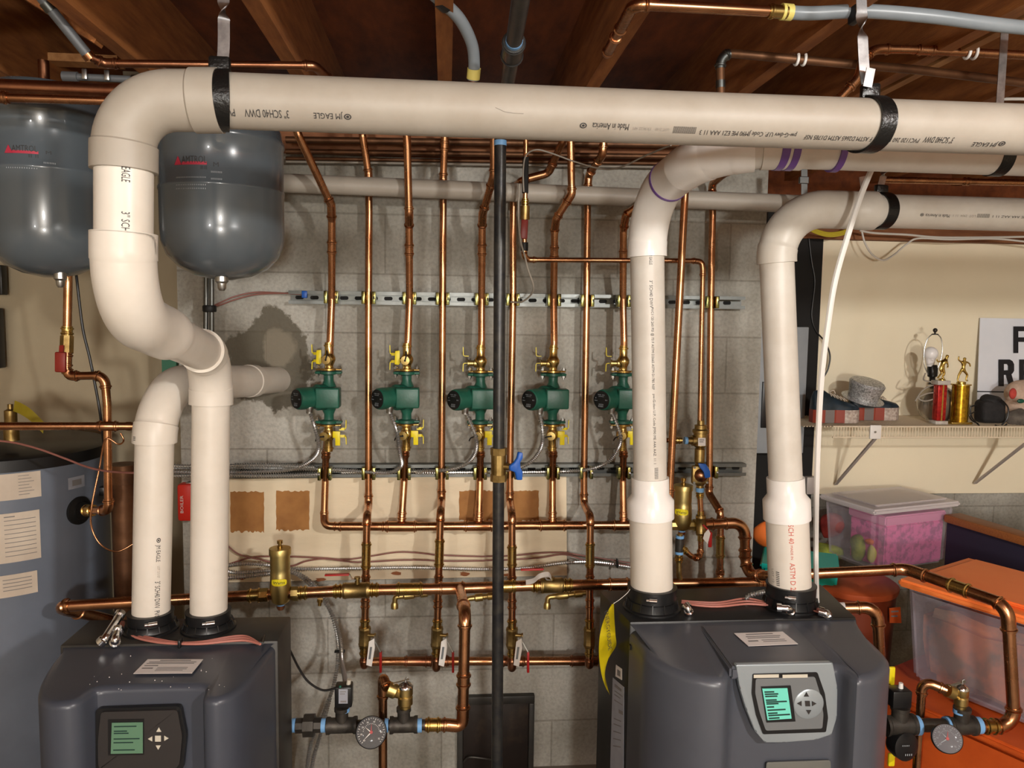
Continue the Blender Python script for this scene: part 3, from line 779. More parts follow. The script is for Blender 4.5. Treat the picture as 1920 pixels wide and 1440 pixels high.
for k in range(26):
    c = TZ(rnd.uniform(165, 430), rnd.uniform(1228, 1290), ZT-.0085+.0016); c.z = ZT-.006-.006*min(max((1.84-c.y)/.2, 0), 1)+.0006; sphere(bm, c, rnd.uniform(.0006, .0014), u=6, v=4)
o = b1.part('plaster_specks', bm, 'paper_white', label='white plaster specks on the lid'); o['kind'] = 'stuff'
# --- right boiler
b2 = Thing('boiler', 'right charcoal boiler with a lit teal screen in a silver console', 'boiler', V((.75, 1.873, 0)))
pl = PZ(1182, 1168, ZT); prr = PZ(1606, 1152, ZT)
yb2 = 1.913; XL, XR = P(1181, 1168, yb2).x, P(1606, 1160, yb2).x
CX = lambda px, Y: P(px, 1260, Y).x
plan = [(XL, yb2), (XL+.002, 1.823), (XL+.006, 1.763), (CX(1250, 1.703), 1.698), (CX(1300, 1.663), 1.648), (CX(1345, 1.643), 1.631), (CX(1362, 1.643), 1.639), (CX(1372, 1.673), 1.675), (CX(1392, 1.683), 1.687), (CX(1470, 1.683), 1.688), (CX(1550, 1.683), 1.687), (CX(1574, 1.678), 1.678), (CX(1592, 1.653), 1.639), (CX(1610, 1.633), 1.623), (CX(1640, 1.643), 1.635), (CX(1662, 1.673), 1.673), (CX(1666, 1.723), 1.723), (XR-.005, 1.823), (XR, yb2)]
cover(b2, densify(plan, 3), yb2, ZT-.006, ZT-.022, .10, 'boiler_cover_warm', .022)
FL = PZ(1182, 1168, ZT); BL = PZ(1125, 1108, ZT); FL.y = yb2+.001; FL.x = XL; BR = V((XR+.03, 2.17, 0)); FR = V((XR, yb2+.001, 0))
bm = nb(); prism(bm, [V((q.x, q.y, .05)) for q in (FL, BL, BR, FR)], V((0, 0, ZT-.05)), .004); b2.part('casing', bm, 'boiler_box_black', label='black steel casing')
# raised centre of the lid and silver console
zc = ZT+.004
bm = nb(); top = [TZ(1312, 1172, ZT-.002), TZ(1488, 1168, ZT-.002), P(1564, 1240, 1.660), P(1370, 1243, 1.660)]
top[2].z = top[3].z = zc-.012
base = [v_+V((0, 0, -.03)) for v_ in top]
tv = [bm.verts.new(v_) for v_ in top+base]
bm.faces.new(tv[:4]); bm.faces.new(tv[4:][::-1])
for k in range(4): bm.faces.new((tv[k], tv[(k+1) % 4], tv[4+(k+1) % 4], tv[4+k]))
bmesh.ops.bevel(bm, geom=bm.edges[:], offset=.006, segments=3, affect='EDGES'); b2.part('lid_ridge', bm, 'boiler_cover_warm')
ys = 1.658
bz = [(1380, 1247), (1562, 1243), (1571, 1290), (1570, 1345), (1560, 1378), (1530, 1388), (1470, 1393), (1434, 1393), (1416, 1372), (1399, 1330), (1387, 1290)]
bm = nb(); prism(bm, rrect([P(a, b, ys) for a, b in bz], .004), V((0, .016, 0)), .003); con = b2.part('console', bm, 'panel_silver', label='silver-grey console surround')
bm = nb(); prism(bm, rrect([P(a, b, ys-.0005) for a, b in ((1411, 1263), (1532, 1260), (1546, 1300), (1552, 1345), (1548, 1372), (1430, 1376), (1417, 1340), (1409, 1300))], .004), V((0, -.002, 0))); b2.part('console_gap', bm, 'black_plastic', con, smooth=False)
bm = nb(); prism(bm, rrect([P(a, b, ys-.004) for a, b in ((1417, 1273), (1528, 1269), (1539, 1305), (1544, 1340), (1542, 1366), (1436, 1370), (1424, 1335), (1416, 1300))], .005), V((0, .004, 0))); kp = b2.part('keypad', bm, 'panel_silver_dark', con, smooth=False)
bm = nb(); c = P(1516, 1320, ys-.004); lathe(bm, c, V((0, -1, 0)), [(.036, -.002), (.036, .001), (.033, .003), (.001, .0035)], 40); b2.part('keypad_dial', bm, 'panel_silver', kp)
for (x0_, x1_) in ((1413, 1460), (1467, 1514)):
    bm = nb(); prism(bm, [P(a, b, ys-.003) for a, b in ((x0_, 1265), (x1_, 1264), (x1_, 1270), (x0_, 1271))], V((0, -.001, 0))); b2.part('indicator_window', bm, 'button_pale', con, smooth=False)
bm = nb(); prism(bm, [P(a, b, ys-.005) for a, b in ((1427, 1287), (1482, 1285), (1491, 1352), (1437, 1354))], V((0, -.002, 0))); b2.part('screen_frame', bm, 'black_plastic', kp, smooth=False)
q = [P(a, b, ys-.008) for a, b in ((1429, 1291), (1476, 1290), (1484, 1347), (1439, 1350))]
bm = nb(); prism(bm, q, V((0, -.001, 0))); so = b2.part('screen', bm, 'lcd_teal', kp, label='lit teal screen', smooth=False)
label_lines(b2, so, q, [(v, .06, u, .045) for v, u in ((.08, .45), (.15, .6), (.22, .55), (.34, .5), (.40, .9), (.46, .55), (.56, .35), (.66, .8), (.76, .45), (.83, .95), (.92, .5))], 'lcd_ink', off=V((0, -.0015, 0)))
for nm, sh in (('arrow_button', tri(1512, 1303, 5.5, -math.pi/2)), ('arrow_button', tri(1516, 1334, 5.5, math.pi/2)), ('arrow_button', tri(1500, 1319, 5.5, math.pi)), ('arrow_button', tri(1525, 1319, 5.5, 0)), ('enter_button', [(1509, 1314), (1518, 1314), (1519, 1324), (1510, 1324)])):
    bm = nb(); prism(bm, [P(a, b, ys-.0078) for a, b in sh], V((0, -.0012, 0))); b2.part(nm, bm, 'panel_dark', kp, smooth=False, label='dark outlined key')
bm = nb(); prism(bm, rrect([P(a, b, 1.681) for a, b in ((1436, 1428), (1556, 1424), (1560, 1500), (1432, 1500))], .006), V((0, -.004, 0)), .001); b2.part('access_plate', bm, 'plate_olive', label='olive-grey plate below the console')
q = [TZ(1376, 1194, ZT-.0095), TZ(1467, 1191, ZT-.0095), TZ(1496, 1213, ZT-.0105), TZ(1403, 1217, ZT-.0105)]
for v_ in q: v_.z = ZT+.002-.010*(1.913-v_.y)/.24+.0008
sticker(b2, q, 'paper_white', rows=[(.12, .2, .75, .06), (.3, .15, .85, .05), (.42, .15, .8, .05), (.62, .1, .3, .08), (.60, .38, .85, .04), (.72, .38, .85, .04)])
def side_q(pts): 
    out = []
    for a, b in pts:
        nn = V((BL.y-FL.y, -(BL.x-FL.x), 0)).normalized(); dd = ray(a, b); t_s = (FL-E).dot(nn)/dd.dot(nn); out.append(E+dd*t_s-nn*.0010)
    return out
sticker(b2, side_q(((1156, 1246), (1167, 1254), (1167, 1275), (1155, 1268))), 'paper_white', ext=V((-.0008, 0, 0)), rows=[(.3, .3, .8, .5)])
sticker(b2, side_q(((1150, 1270), (1171, 1288), (1170, 1445), (1145, 1445))), 'paper_grey', ext=V((-.0008, 0, 0)), label='long grey rating label', rows=[(.05, .2, .8, .03), (.12, .2, .9, .01), (.16, .2, .7, .01), (.22, .2, .9, .01), (.30, .6, .95, .04), (.42, .2, .8, .01), (.48, .2, .8, .01), (.56, .2, .8, .01), (.64, .2, .8, .01), (.72, .2, .8, .01)])
bm = nb(); box(bm, PX(1181, 1213, XL-.002)*1, (.003, .012, .012)); b2.part('latch_slot', bm, 'black_plastic', smooth=False)
# yellow energy tag hanging at the left side of the right boiler
tg = Thing('energy_tag', 'curled yellow EnergyGuide tag hanging beside the right boiler', 'tag', P(1140, 1290, 2.0))
ctr = [P(1147, 1133, 1.943), P(1133, 1160, 1.908), P(1125, 1190, 1.898), P(1123, 1225, 1.903), P(1127, 1260, 1.918), P(1134, 1285, 1.943), P(1143, 1302, 1.973)]
wr = [P(1151, 1128, 1.943), P(1152, 1160, 2.0), P(1154, 1190, 1.918), P(1155, 1211, 2.0), P(1141, 1235, 1.943), P(1134, 1262, 1.963), P(1143, 1302, 1.978)]
A_ = smooth_curve(ctr, 5); B_ = smooth_curve(wr, 5); bm = nb(); G = []
for a, b in zip(A_, B_): G.append([bm.verts.new(a.lerp(b, t)+V((0, -.006*math.sin(math.pi*t), 0))) for t in (0, .33, .66, 1)])
for r0, r1 in zip(G, G[1:]):
    for k in range(3): bm.faces.new((r0[k], r0[k+1], r1[k+1], r1[k]))
bmesh.ops.solidify(bm, geom=bm.faces[:], thickness=.0008); sheet = tg.part('sheet', bm, 'yellow_tag')
o_ = P(1133, 1147, 1.895); xd = (P(1140, 1223, 1.901)-o_).normalized(); yd = (P(1143, 1145, 1.908)-o_); yd = (yd-xd*yd.dot(xd)).normalized()
text_flat(tg, 'ENERGYGUIDE', P(1134, 1147, 1.889), xd, yd, (P(1141, 1222, 1.895)-o_).length, .014, 'ink_black')
bm = nb(); sweep(bm, smooth_curve([P(1150, 1132, 1.933), P(1162, 1124, 1.943), P(1176, 1112, 1.943), P(1181, 1105, 1.953)]), .0007, 6); tg.part('string', bm, 'wire_white')

# ================= EXPANSION TANKS =================
def tank(label, px, Y, yt, ybm, r, fit_px, mark=True):
    c = P(px, 400, Y); zt_ = P(px, yt, Y-r).z+.03; zb_ = P(px, ybm, Y-r*.25).z
    th = Thing('expansion_tank', label, 'tank', V((c.x, c.y, zb_)), 'grey expansion tanks hung from the joists')
    H = zt_-zb_; prof = [(.02, 0), (r*.45, .010), (r*.72, .030), (r*.90, .058), (r*.985, .092), (r, .12), (r, H*.52), (r*1.012, H*.525), (r*1.012, H*.54), (r, H*.545), (r, H*.80), (r*1.018, H*.81), (r*1.018, H*.835), (r*.995, H*.845), (r*.97, H*.90), (r*.8, H*.97), (r*.4, H), (.02, H+.003)]
    bm = nb(); lathe(bm, V((c.x, c.y, zb_)), V((0, 0, 1)), prof, 64); body = th.part('body', bm, 'tank_grey', ang=50)
    q = P(fit_px, ybm+4, Y-r*.25); bm = nb(); lathe(bm, V((q.x, q.y, zb_+.02)), V((0, 0, -1)), [(.016, 0), (.016, .025), (.011, .03), (.010, .042), (.006, .048)], 16); th.part('air_valve', bm, 'zinc', label='silver valve cap')
    bm = nb(); lathe(bm, V((c.x, c.y, zb_+H)), V((0, 0, 1)), [(.014, -.01), (.014, .06)], 12); th.part('stem', bm, 'copper_old')
    def curved(s, px0, py0, px1, h, m, nm='lettering'):
        a = hit_cyl(px0, py0, c.x, c.y, r); b = hit_cyl(px1, py0, c.x, c.y, r)
        a0 = math.atan2(a.y-c.y, a.x-c.x); a1 = math.atan2(b.y-c.y, b.x-c.x); bm = text_bm(s) if s else nb()
        if not s: bmesh.ops.create_grid(bm, x_segments=8, y_segments=1, size=.5, matrix=Matrix.Translation((.5, .5, 0)))
        for v in bm.verts:
            an = a0+(a1-a0)*v.co.x; z = a.z+(v.co.y-.5)*h; v.co = V((c.x+math.cos(an)*(r+.0009), c.y+math.sin(an)*(r+.0009), z))
        th.part(nm, bm, m, body, smooth=False)
    return th, curved
T1, cv = tank('grey expansion tank with printed maker mark hanging left of the copper risers', 418, 2.02, 208, 524, .148, 416)
cv('AMTROL', 341, 299, 388, .016, 'ink_black'); cv('', 341, 306, 388, .007, 'logo_red', 'logo_stripe')
cv('IIII IIII', 376, 314, 388, .008, 'ink_black'); cv('IIIIIIIIIIIIIIIIIIIIII', 331, 333, 386, .003, 'ink_pale'); cv('IIIIIIIIIIIIIIIIII', 331, 340, 386, .003, 'ink_pale'); cv('IIIIIIIIIIIIIIII', 331, 347, 386, .003, 'ink_pale'); cv('IIIIIIIIIIIIIIII', 331, 354, 386, .003, 'ink_pale')
cv('M', 400, 308, 410, .010, 'ink_black'); cv('IIIIIIII', 396, 322, 416, .004, 'ink_pale'); cv('IIIIIIII', 396, 335, 416, .004, 'ink_pale')
def tri_logo(th, curved, a, b, y): pass
T2, cv2 = tank('grey expansion tank at the left frame edge behind the plastic elbow', 92, 2.20, 150, 519, .148, 113)
cv2('AMTROL', 22, 277, 70, .015, 'ink_black'); cv2('', 22, 284, 72, .007, 'logo_red', 'logo_stripe'); cv2('II II', 54, 292, 72, .008, 'ink_black')
cv2('IIIIIIIIIIIIII', 12, 306, 70, .003, 'ink_pale'); cv2('IIIIIIIIIIIIII', 12, 314, 70, .003, 'ink_pale'); cv2('M', 86, 286, 96, .008, 'ink_black'); cv2('IIIIIIII', 82, 305, 104, .004, 'ink_pale')
# logo triangle
for th_, cvn, px_, py_, cc in ((T1, cv, 334, 301, P(418, 400, 2.02)), (T2, cv2, 16, 279, P(92, 400, 2.20))):
    a = hit_cyl(px_, py_, cc.x, cc.y, .148+.001); n = V((a.x-cc.x, a.y-cc.y, 0)).normalized(); t = n.cross(V((0, 0, 1)))*-1; bm = nb()
    prism(bm, [a+t*-.010+V((0, 0, -.010)), a+t*.010+V((0, 0, -.010)), a+V((0, 0, .010))], n*.0012)
    th_.part('logo_triangle', bm, 'logo_red', smooth=False)

# ================= WATER HEATER =================
hx, hy, hr = -1.49, 2.70, .315
zh = EYE-.492
wh = Thing('water_heater', 'tall grey cylindrical water heater with black lid and paper labels', 'water heater', V((hx, hy, 0)))
bm = nb(); lathe(bm, V((hx, hy, .0)), V((0, 0, 1)), [(hr, .03), (hr, zh)], 72); shell = wh.part('jacket', bm, 'heater_grey')
bm = nb(); lathe(bm, V((hx, hy, zh)), V((0, 0, 1)), [(hr+.006, -.002), (hr+.006, .034), (hr-.01, .044), (.02, .052)], 72); wh.part('lid', bm, 'black_plastic', label='black plastic lid')
bm = nb(); lathe(bm, V((hx, hy, 0)), V((0, 0, 1)), [(hr+.005, 0), (hr+.005, .03)], 48); wh.part('base_ring', bm, 'black_plastic')
def cylpatch(pxa, pya, pxb, pyb, m, nm, rows=(), rr=.0012):
    a = hit_cyl(pxa, pya, hx, hy, hr); b = hit_cyl(pxb, pya, hx, hy, hr); zlo = hit_cyl(pxa, pyb, hx, hy, hr).z
    a0 = math.atan2(a.y-hy, a.x-hx); a1 = math.atan2(b.y-hy, b.x-hx)
    def patch(u0, u1, v0, v1, m_, nm_, rad, par):
        bm = nb(); prev = None
        for k in range(11):
            an = a0+(a1-a0)*(u0+(u1-u0)*k/10); d = V((math.cos(an), math.sin(an), 0))
            z0 = a.z+(zlo-a.z)*v0; z1 = a.z+(zlo-a.z)*v1
            r_ = [bm.verts.new(V((hx, hy, z))+d*q) for z, q in ((z0, hr-.001), (z0, hr+rad), (z1, hr+rad), (z1, hr-.001))]
            if prev:
                for j in range(3): bm.faces.new((prev[j], prev[j+1], r_[j+1], r_[j]))
            prev = r_
        return wh.part(nm_, bm, m_, par, smooth=False)
    o = patch(0, 1, 0, 1, m, nm, rr, shell)
    for (v, u0, u1, h) in rows: patch(u0, u1, v, v+h, 'ink_grey', 'print_line', rr+.0006, shell)
    return a, b
cylpatch(-40, 893, 76, 943, 'paper_cream', 'label_sticker', [(.1+.12*k, .62, .80+.04*(k % 3), .02) for k in range(7)])
cylpatch(-40, 968, 74, 1062, 'paper_cream', 'label_sticker', [(.06, .4, .58, .02)]+[(.14+.09*k, .4, .93, .012) for k in range(9)])
cylpatch(-40, 1085, 70, 1127, 'paper_cream', 'label_sticker', [(.2+.16*k, .4, .9, .03) for k in range(4)])
cylpatch(127, 897, 158, 919, 'paper_grey', 'thermometer_sticker', [(.25, .22, .78, .5)])
a = hit_cyl(148, 957, hx, hy, hr); n = V((a.x-hx, a.y-hy, 0)).normalized()
bm = nb(); lathe(bm, a-n*.004, n, [(.046, 0), (.046, .010), (.030, .014), (.030, .02)], 32); wh.part('port_gasket', bm, 'black_rubber', label='black rubber port ring')
a = hit_cyl(190, 920, hx, hy, hr); n = V((a.x-hx, a.y-hy, 0)).normalized(); bm = nb(); box(bm, a, (.03, .03, .03), Matrix.Rotation(math.atan2(n.y, n.x), 3, 'Z'), .004); wh.part('sensor_plug', bm, 'black_plastic')
# ================= COPPER =================
D34 = .0240; D1 = .0300; D114 = .035; D12 = .0159
BR = {'m': 'brass'}
def clampset(px, which, Y=2.632, d=D34, group='pipe clamps on the strut rails', lab=''):
    a, b = (UA, UB) if which == 'upper' else (LA, LB)
    t = (P(px, 560 if which == 'upper' else 882, 2.66).x-a.x)/(b.x-a.x); z = a.z+(b.z-a.z)*t; x = P(px, 560 if which == 'upper' else 882, Y).x
    th = Thing('pipe_clamp', 'gold pipe clamp, %s rail, %s' % (which, lab), 'clamp', V((x, Y, z-.02)), group)
    for sx in (-1, 1):
        bm = nb(); box(bm, V((x+sx*(d/2+.0055), Y-.004, z)), (.011, d+.016, .042), bev=.002); th.part('clamp_half', bm, 'zinc_gold')
    bm = nb()
    lathe(bm, V((x+d/2+.004, Y-d/2-.009, z)), V((1, 0, 0)), [(.0065, 0), (.0065, .005)], 8); th.part('clamp_bolt', bm, 'zinc')
    return th
ORD = ['first', 'second', 'third', 'fourth', 'fifth', 'sixth', 'seventh', 'eighth', 'ninth', 'tenth']
# --- straight risers (behind the rear white pipe)
YR, YF = 2.632, 2.50
S_IN = [
 dict(x=(692, 692, 692, 692), top=[(676, 205, 2.60), (680, 255, 2.60), (691, 325, YR), (692, 400, YR)], low=[(691, 948, YR), (688, 968, YF), (683, 1235, YF)], v=(1017, 1067)),
 dict(x=(831, 830, 829, 829), top=[(836, 205, 2.60), (834, 255, 2.60), (831, 335, YR), (831, 400, YR)], low=[(828, 940, YR), (826, 960, YF), (818, 1240, YF)], v=(1010, 1062)),
 dict(x=(963, 961, 958, 957), top=[(1072, 205, 2.45), (1057, 262, 2.45), (1028, 325, 2.55), (978, 338, 2.55), (963, 352, YR), (962, 400, YR)], low=[(956, 942, YR), (960, 965, YF), (960, 1240, YF)], v=(1023, 1062)),
 dict(x=(1101, 1100, 1099, 1098), top=[(1136, 205, 2.50), (1130, 290, 2.52), (1104, 328, YR), (1102, 350, YR)], low=[(1095, 945, YR), (1107, 968, YF), (1105, 1235, YF)], v=(1018, 1064)),
]
names = ['straight copper riser right of the leftmost pump', 'straight copper riser right of the second pump', 'copper riser just right of the black gas pipe', 'straight copper riser right of the fourth pump']
for i, sp in enumerate(S_IN):
    lo = sp['low']; x0 = sp['x'][0]; xe = lo[-1][0]; ye = lo[-1][1]
    pts = sp['top']+[(x0-1, 560, YR), (lo[0][0], lo[0][1]-60, YR)]+lo+[(xe, ye+12, YF+.001), (xe, ye+6, 2.60)]
    xv = lo[2][0]-(lo[2][0]-lo[1][0])*0; xm = lambda y: lo[1][0]+(lo[2][0]-lo[1][0])*(y-lo[1][1])/(lo[2][1]-lo[1][1])
    v0, v1 = sp['v']
    fits = [('press_elbow', lo[0][0], lo[0][1]-22, xm(lo[1][1]+16), lo[1][1]+18),
            ('check_valve', xm(v0), v0, xm(v1), v1, {'m': 'brass', 'k': 1.22, 'bead': 1.16}),
            ('press_coupling', xm(1084), 1078, xm(1098), 1098),
            ('press_coupling', xm(1130), 1122, xm(1145), 1142),
            ('valve_socket', xm(1163), 1160, xm(1182), 1182, {'m': 'brass', 'k': 1.2}),
            ('ball_valve_body', xm(1178), 1176, xm(1212), 1212, {'m': 'brass_rough', 'k': 1.62, 'beads': True, 'bead': 1.06, 'seg': 8}),
            ('valve_socket', xm(1212), 1211, xm(1230), 1230, {'m': 'brass', 'k': 1.2}),
            ('press_elbow', xm(1234), 1234, xe, ye+6, {'k': 1.25, 'label': 'dark soldered elbow', 'm': 'copper_old', 'bead': 1.08})]
    if i in (0,): fits.append(('press_coupling', 691, 325-12, 692, 368))
    if i == 1: fits += [('press_coupling', 834, 262, 834, 284), ('press_coupling', 831, 322, 831, 345)]
    if i == 3: fits += [('press_elbow', 1134, 270, 1124, 308), ('press_elbow', 1112, 320, 1102, 352)]
    if i == 2: fits += [('press_elbow', 1040, 305, 985, 338)]
    th, pth = pipe('copper_riser', names[i]+', with check valve', 'pipe', pts, D34, 'copper', .026, fits, 'copper risers up the block wall')
    # lever with tag at the lower ball valve
    if i < 3:
        hx_ = xm(1192)+22; c0 = P(xm(1192)+6, 1191, YF-.01); c1 = P(hx_, 1192, YF-.015)
        bm = nb(); lathe(bm, c0, c1-c0, [(.006, 0), (.006, .02), (.0085, .021), (.0085, .026)], 10); th.part('valve_stem', bm, 'brass_rough')
        bm = nb(); p_ = [P(hx_-4, 1193, YF-.03), P(hx_-2, 1203, YF-.03), P(hx_+8, 1222, YF-.035), P(hx_+8, 1260, YF-.035)]
        w_ = .010; pr = Path(fillet(p_, .006)); 
        for a, b in zip(p_[:-1], p_[1:-1]): bar(bm, a, b, .003, w_, V((0, 1, 0)))
        lv = th.part('valve_lever', bm, 'zinc')
        bm = nb(); bar(bm, p_[2], p_[3], .008, .015, V((0, 1, 0)), .0015); th.part('lever_grip', bm, 'red_handle', lv, label='red vinyl grip')
        bm = nb(); prism(bm, [P(hx_-14, 1203, YF-.042), P(hx_-4, 1197, YF-.042), P(hx_-3, 1215, YF-.042), P(hx_-9, 1250, YF-.042), P(hx_-19, 1247, YF-.042)], V((0, .0008, 0)))
        tgp = th.part('paper_tag', bm, 'white_tag', smooth=False)
        bm = nb(); prism(bm, [P(hx_-12, 1213, YF-.0425), P(hx_-8, 1213, YF-.0425), P(hx_-11, 1236, YF-.0425), P(hx_-15, 1236, YF-.0425)], V((0, -.0004, 0))); th.part('print_block', bm, 'panel_silver_dark', tgp, smooth=False)
    for wh_ in ('upper', 'lower'):
        clampset(sp['x'][1 if wh_ == 'upper' else 3], wh_, YR, lab='on the '+names[i])
# fifth straight riser at the right end with S bends
pts = [(1366, 320, 2.50), (1352, 330, 2.55), (1335, 345, YR), (1336, 400, YR), (1333, 560, YR), (1330, 905, YR), (1329, 925, YR), (1351, 960, 2.56), (1350, 1085, 2.56), (1350, 1100, 2.52)]
th, pth = pipe('copper_riser', 'rightmost copper riser with an S bend beside the mixing valve', 'pipe', pts, D34, 'copper', .026,
    [('press_elbow', 1366, 320, 1335, 362), ('press_elbow', 1330, 910, 1347, 962), ('press_coupling', 1350, 968, 1350, 980), ('check_valve', 1350, 1004, 1350, 1046, {'m': 'brass', 'k': 1.22, 'bead': 1.16}), ('press_coupling', 1350, 1068, 1350, 1080)], 'copper risers up the block wall')
clampset(1333, 'upper', YR, lab='on the rightmost riser'); clampset(1331, 'lower', YR, lab='on the rightmost riser')
# slanted pipe beside it
pipe('copper_riser', 'slightly slanting copper pipe right behind the purple-ringed vent', 'pipe', [(1286, 330, 2.42), (1270, 640, 2.42), (1254, 955, 2.42)], D34, 'copper', .02, [('press_coupling', 1255, 915, 1254, 950)], 'copper risers up the block wall')

# --- pump risers
PUMPX = [(617, 622, 609), (763, 768, 757), (901, 903, 899), (1037, 1038, 1035), (1168, 1168, 1167)]
TOPS = [[(545, 205, 2.34), (560, 255, 2.36), (621, 384, 2.49), (622, 415, 2.52)],
        [(759, 205, 2.44), (763, 257, 2.45), (767, 400, 2.495), (767, 425, 2.53)],
        [(926, 205, 2.36), (926, 330, 2.40), (905, 400, 2.49), (904, 425, 2.53)],
        [(1069, 205, 2.42), (1072, 364, 2.45), (1043, 410, 2.49), (1040, 430, 2.52)],
        [(1262, 340, 2.42), (1174, 402, 2.50), (1169, 432, 2.54)]]
YP = 2.585
ends = ['leftmost green pump', 'second green pump from left', 'middle green pump', 'green pump right of the gas pipe', 'green pump behind the purple-ringed vent']
UBY = [(612, 690), (618, 690), (655, 692), (650, 694), (650, 694)]
for i, (xf, xu, xl) in enumerate(PUMPX):
    pts = TOPS[i]+[(xu, 560, 2.60), (xf+2, 640, YP), (xf+1, 688, YP)]
    fits = [('press_coupling', TOPS[i][-1][0], TOPS[i][-1][1]+(35 if i in (0, 4) else 30), xu, TOPS[i][-1][1]+(62 if i in (0, 4) else 55))]
    a = TOPS[i][-2]; fits.append(('press_elbow', a[0]-(6 if i == 0 else 0)+(4 if i == 2 else 0), a[1]-14, TOPS[i][-1][0], a[1]+26))
    if i == 3: fits.append(('press_elbow', 1072, 350, 1062, 382))
    if i == 2: fits.append(('press_elbow', 926, 315, 918, 352))
    th, _ = pipe('copper_riser', 'copper riser going up from the '+ends[i], 'pipe', pts, D34, 'copper', .024, fits, 'copper risers above the pumps')
    clampset(xu, 'upper', 2.62, lab='above the '+ends[i])
    pts = [(xf-1, 800, YP), (xl+2, 850, 2.60), (xl+1, 900, YR)]
    if i == 0: pts += [(608, 965, 2.62), (609, 986, 2.60), (634, 987, 2.60)]; fits = [('press_elbow', 608, 958, 632, 987), ('press_coupling', xl, 845, xl, 860)]
    else:
        xb_ = [0, 753, 898, 1036, 1169][i]; pts += [(xb_, 978, 2.60)]; fits = [('press_coupling', xb_, 958, xb_, 976), ('press_coupling', xl+1, 845, xl+1, 858)]
    pipe('copper_riser', 'copper pipe coming up under the '+ends[i], 'pipe', pts, D34, 'copper', .026, fits, 'copper pipes below the pumps')
    clampset(xl+1, 'lower', YR-.005, lab='below the '+ends[i])

def circulator(i):
    xf = PUMPX[i][0]; yt, yb = (694, 795) if i == 0 else (695, 794) if i == 1 else (698, 795)
    ct = P(xf, yt, YP); cb = P(xf-1, yb, YP); Z = V((0, 0, 1)); H = ct.z-cb.z; X = (ct.x+cb.x)/2; c = V((X, YP, (ct.z+cb.z)/2))
    th = Thing('circulator_pump', 'green circulator pump with black round nameplate, '+['first from the left', 'second from the left', 'third, left of the gas pipe', 'fourth, right of the gas pipe', 'fifth, behind the ringed vent'][i], 'pump', V((X, YP, cb.z)), 'green circulator pumps')
    bm = nb()
    lathe(bm, V((X, YP, cb.z)), Z, [(.030, .003), (.030, .012), (.016, .016), (.016, .034), (.024, .052), (.030, .070), (.032, H/2), (.030, H-.070), (.024, H-.052), (.016, H-.034), (.016, H-.016), (.030, H-.012), (.030, H-.003)], 28)
    for zz in (.003, H-.012): box(bm, V((X, YP, cb.z+zz+.0045)), (.088, .030, .009), bev=.004)
    th.part('pump_body', bm, 'pump_green')
    md = V((-.74, -.67, 0)).normalized(); m0 = c+V((0, 0, .002))
    bm = nb(); lathe(bm, m0, md, [(.040, .01), (.043, .02), (.043, .045), (.036, .05), (.036, .108), (.034, .118), (.030, .121)], 36); th.part('motor_housing', bm, 'pump_green')
    bm = nb(); lathe(bm, m0+md*.1212, md, [(.031, 0), (.031, .002), (.029, .0024)], 36); np_ = th.part('nameplate', bm, 'black_plastic', label='round black nameplate')
    xd = md.cross(Z)*-1; xd = -xd if xd.dot(V((1, 0, 0))) < 0 else xd; o = m0+md*.1239
    for (s, u, v, w, h) in (('IIIII IIII', -.013, .016, .026, .003), ('IIIIII', -.010, .011, .02, .0025), ('4', -.024, .004, .004, .005), ('IIII', -.026, -.004, .010, .003), ('II', .017, -.001, .007, .004), ('IIIIII', -.009, -.016, .018, .0035), ('IIIII', -.010, -.023, .018, .0055)):
        text_flat(th, s, o+xd*u+Z*v, xd, Z, w, h, 'ink_pale', 'nameplate_print', np_)
    # junction box on the front
    bm = nb(); bc = c+V((.006, -.050, .004)); box(bm, bc, (.076, .056, .066), bev=.005, seg=3); th.part('junction_box', bm, 'pump_green')
    bm = nb(); e0 = bc+V((-.040, -.012, -.008)); sweep(bm, fillet([e0+V((.01, 0, 0)), e0+V((-.016, 0, 0)), e0+V((-.018, -.002, -.034))], .012), .0095, 14)
    lathe(bm, e0+V((-.0175, -.002, -.020)), V((-.05, 0, -1)), [(.0125, 0), (.0125, .008), (.0108, .012), (.0108, .022)], 14); th.part('cable_connector', bm, 'zinc', label='silver elbow cable connector')
    for zz, sg in ((cb.z, -1), (ct.z, 1)):
        for sx in (-1, 1):
            bm = nb(); q = V((X+sx*.036, YP-.002, zz))
            lathe(bm, q+V((0, 0, sg*.006)), V((0, 0, sg)), [(.0075, 0), (.0075, .006), (.004, .0062), (.004, .010)], 6)
            lathe(bm, q-V((0, 0, sg*.012)), V((0, 0, -sg)), [(.0075, 0), (.0075, .006), (.0035, .0062), (.0035, .012)], 6); th.part('flange_bolt', bm, 'zinc')
    return th, e0+V((-.0190, -.002, -.042))
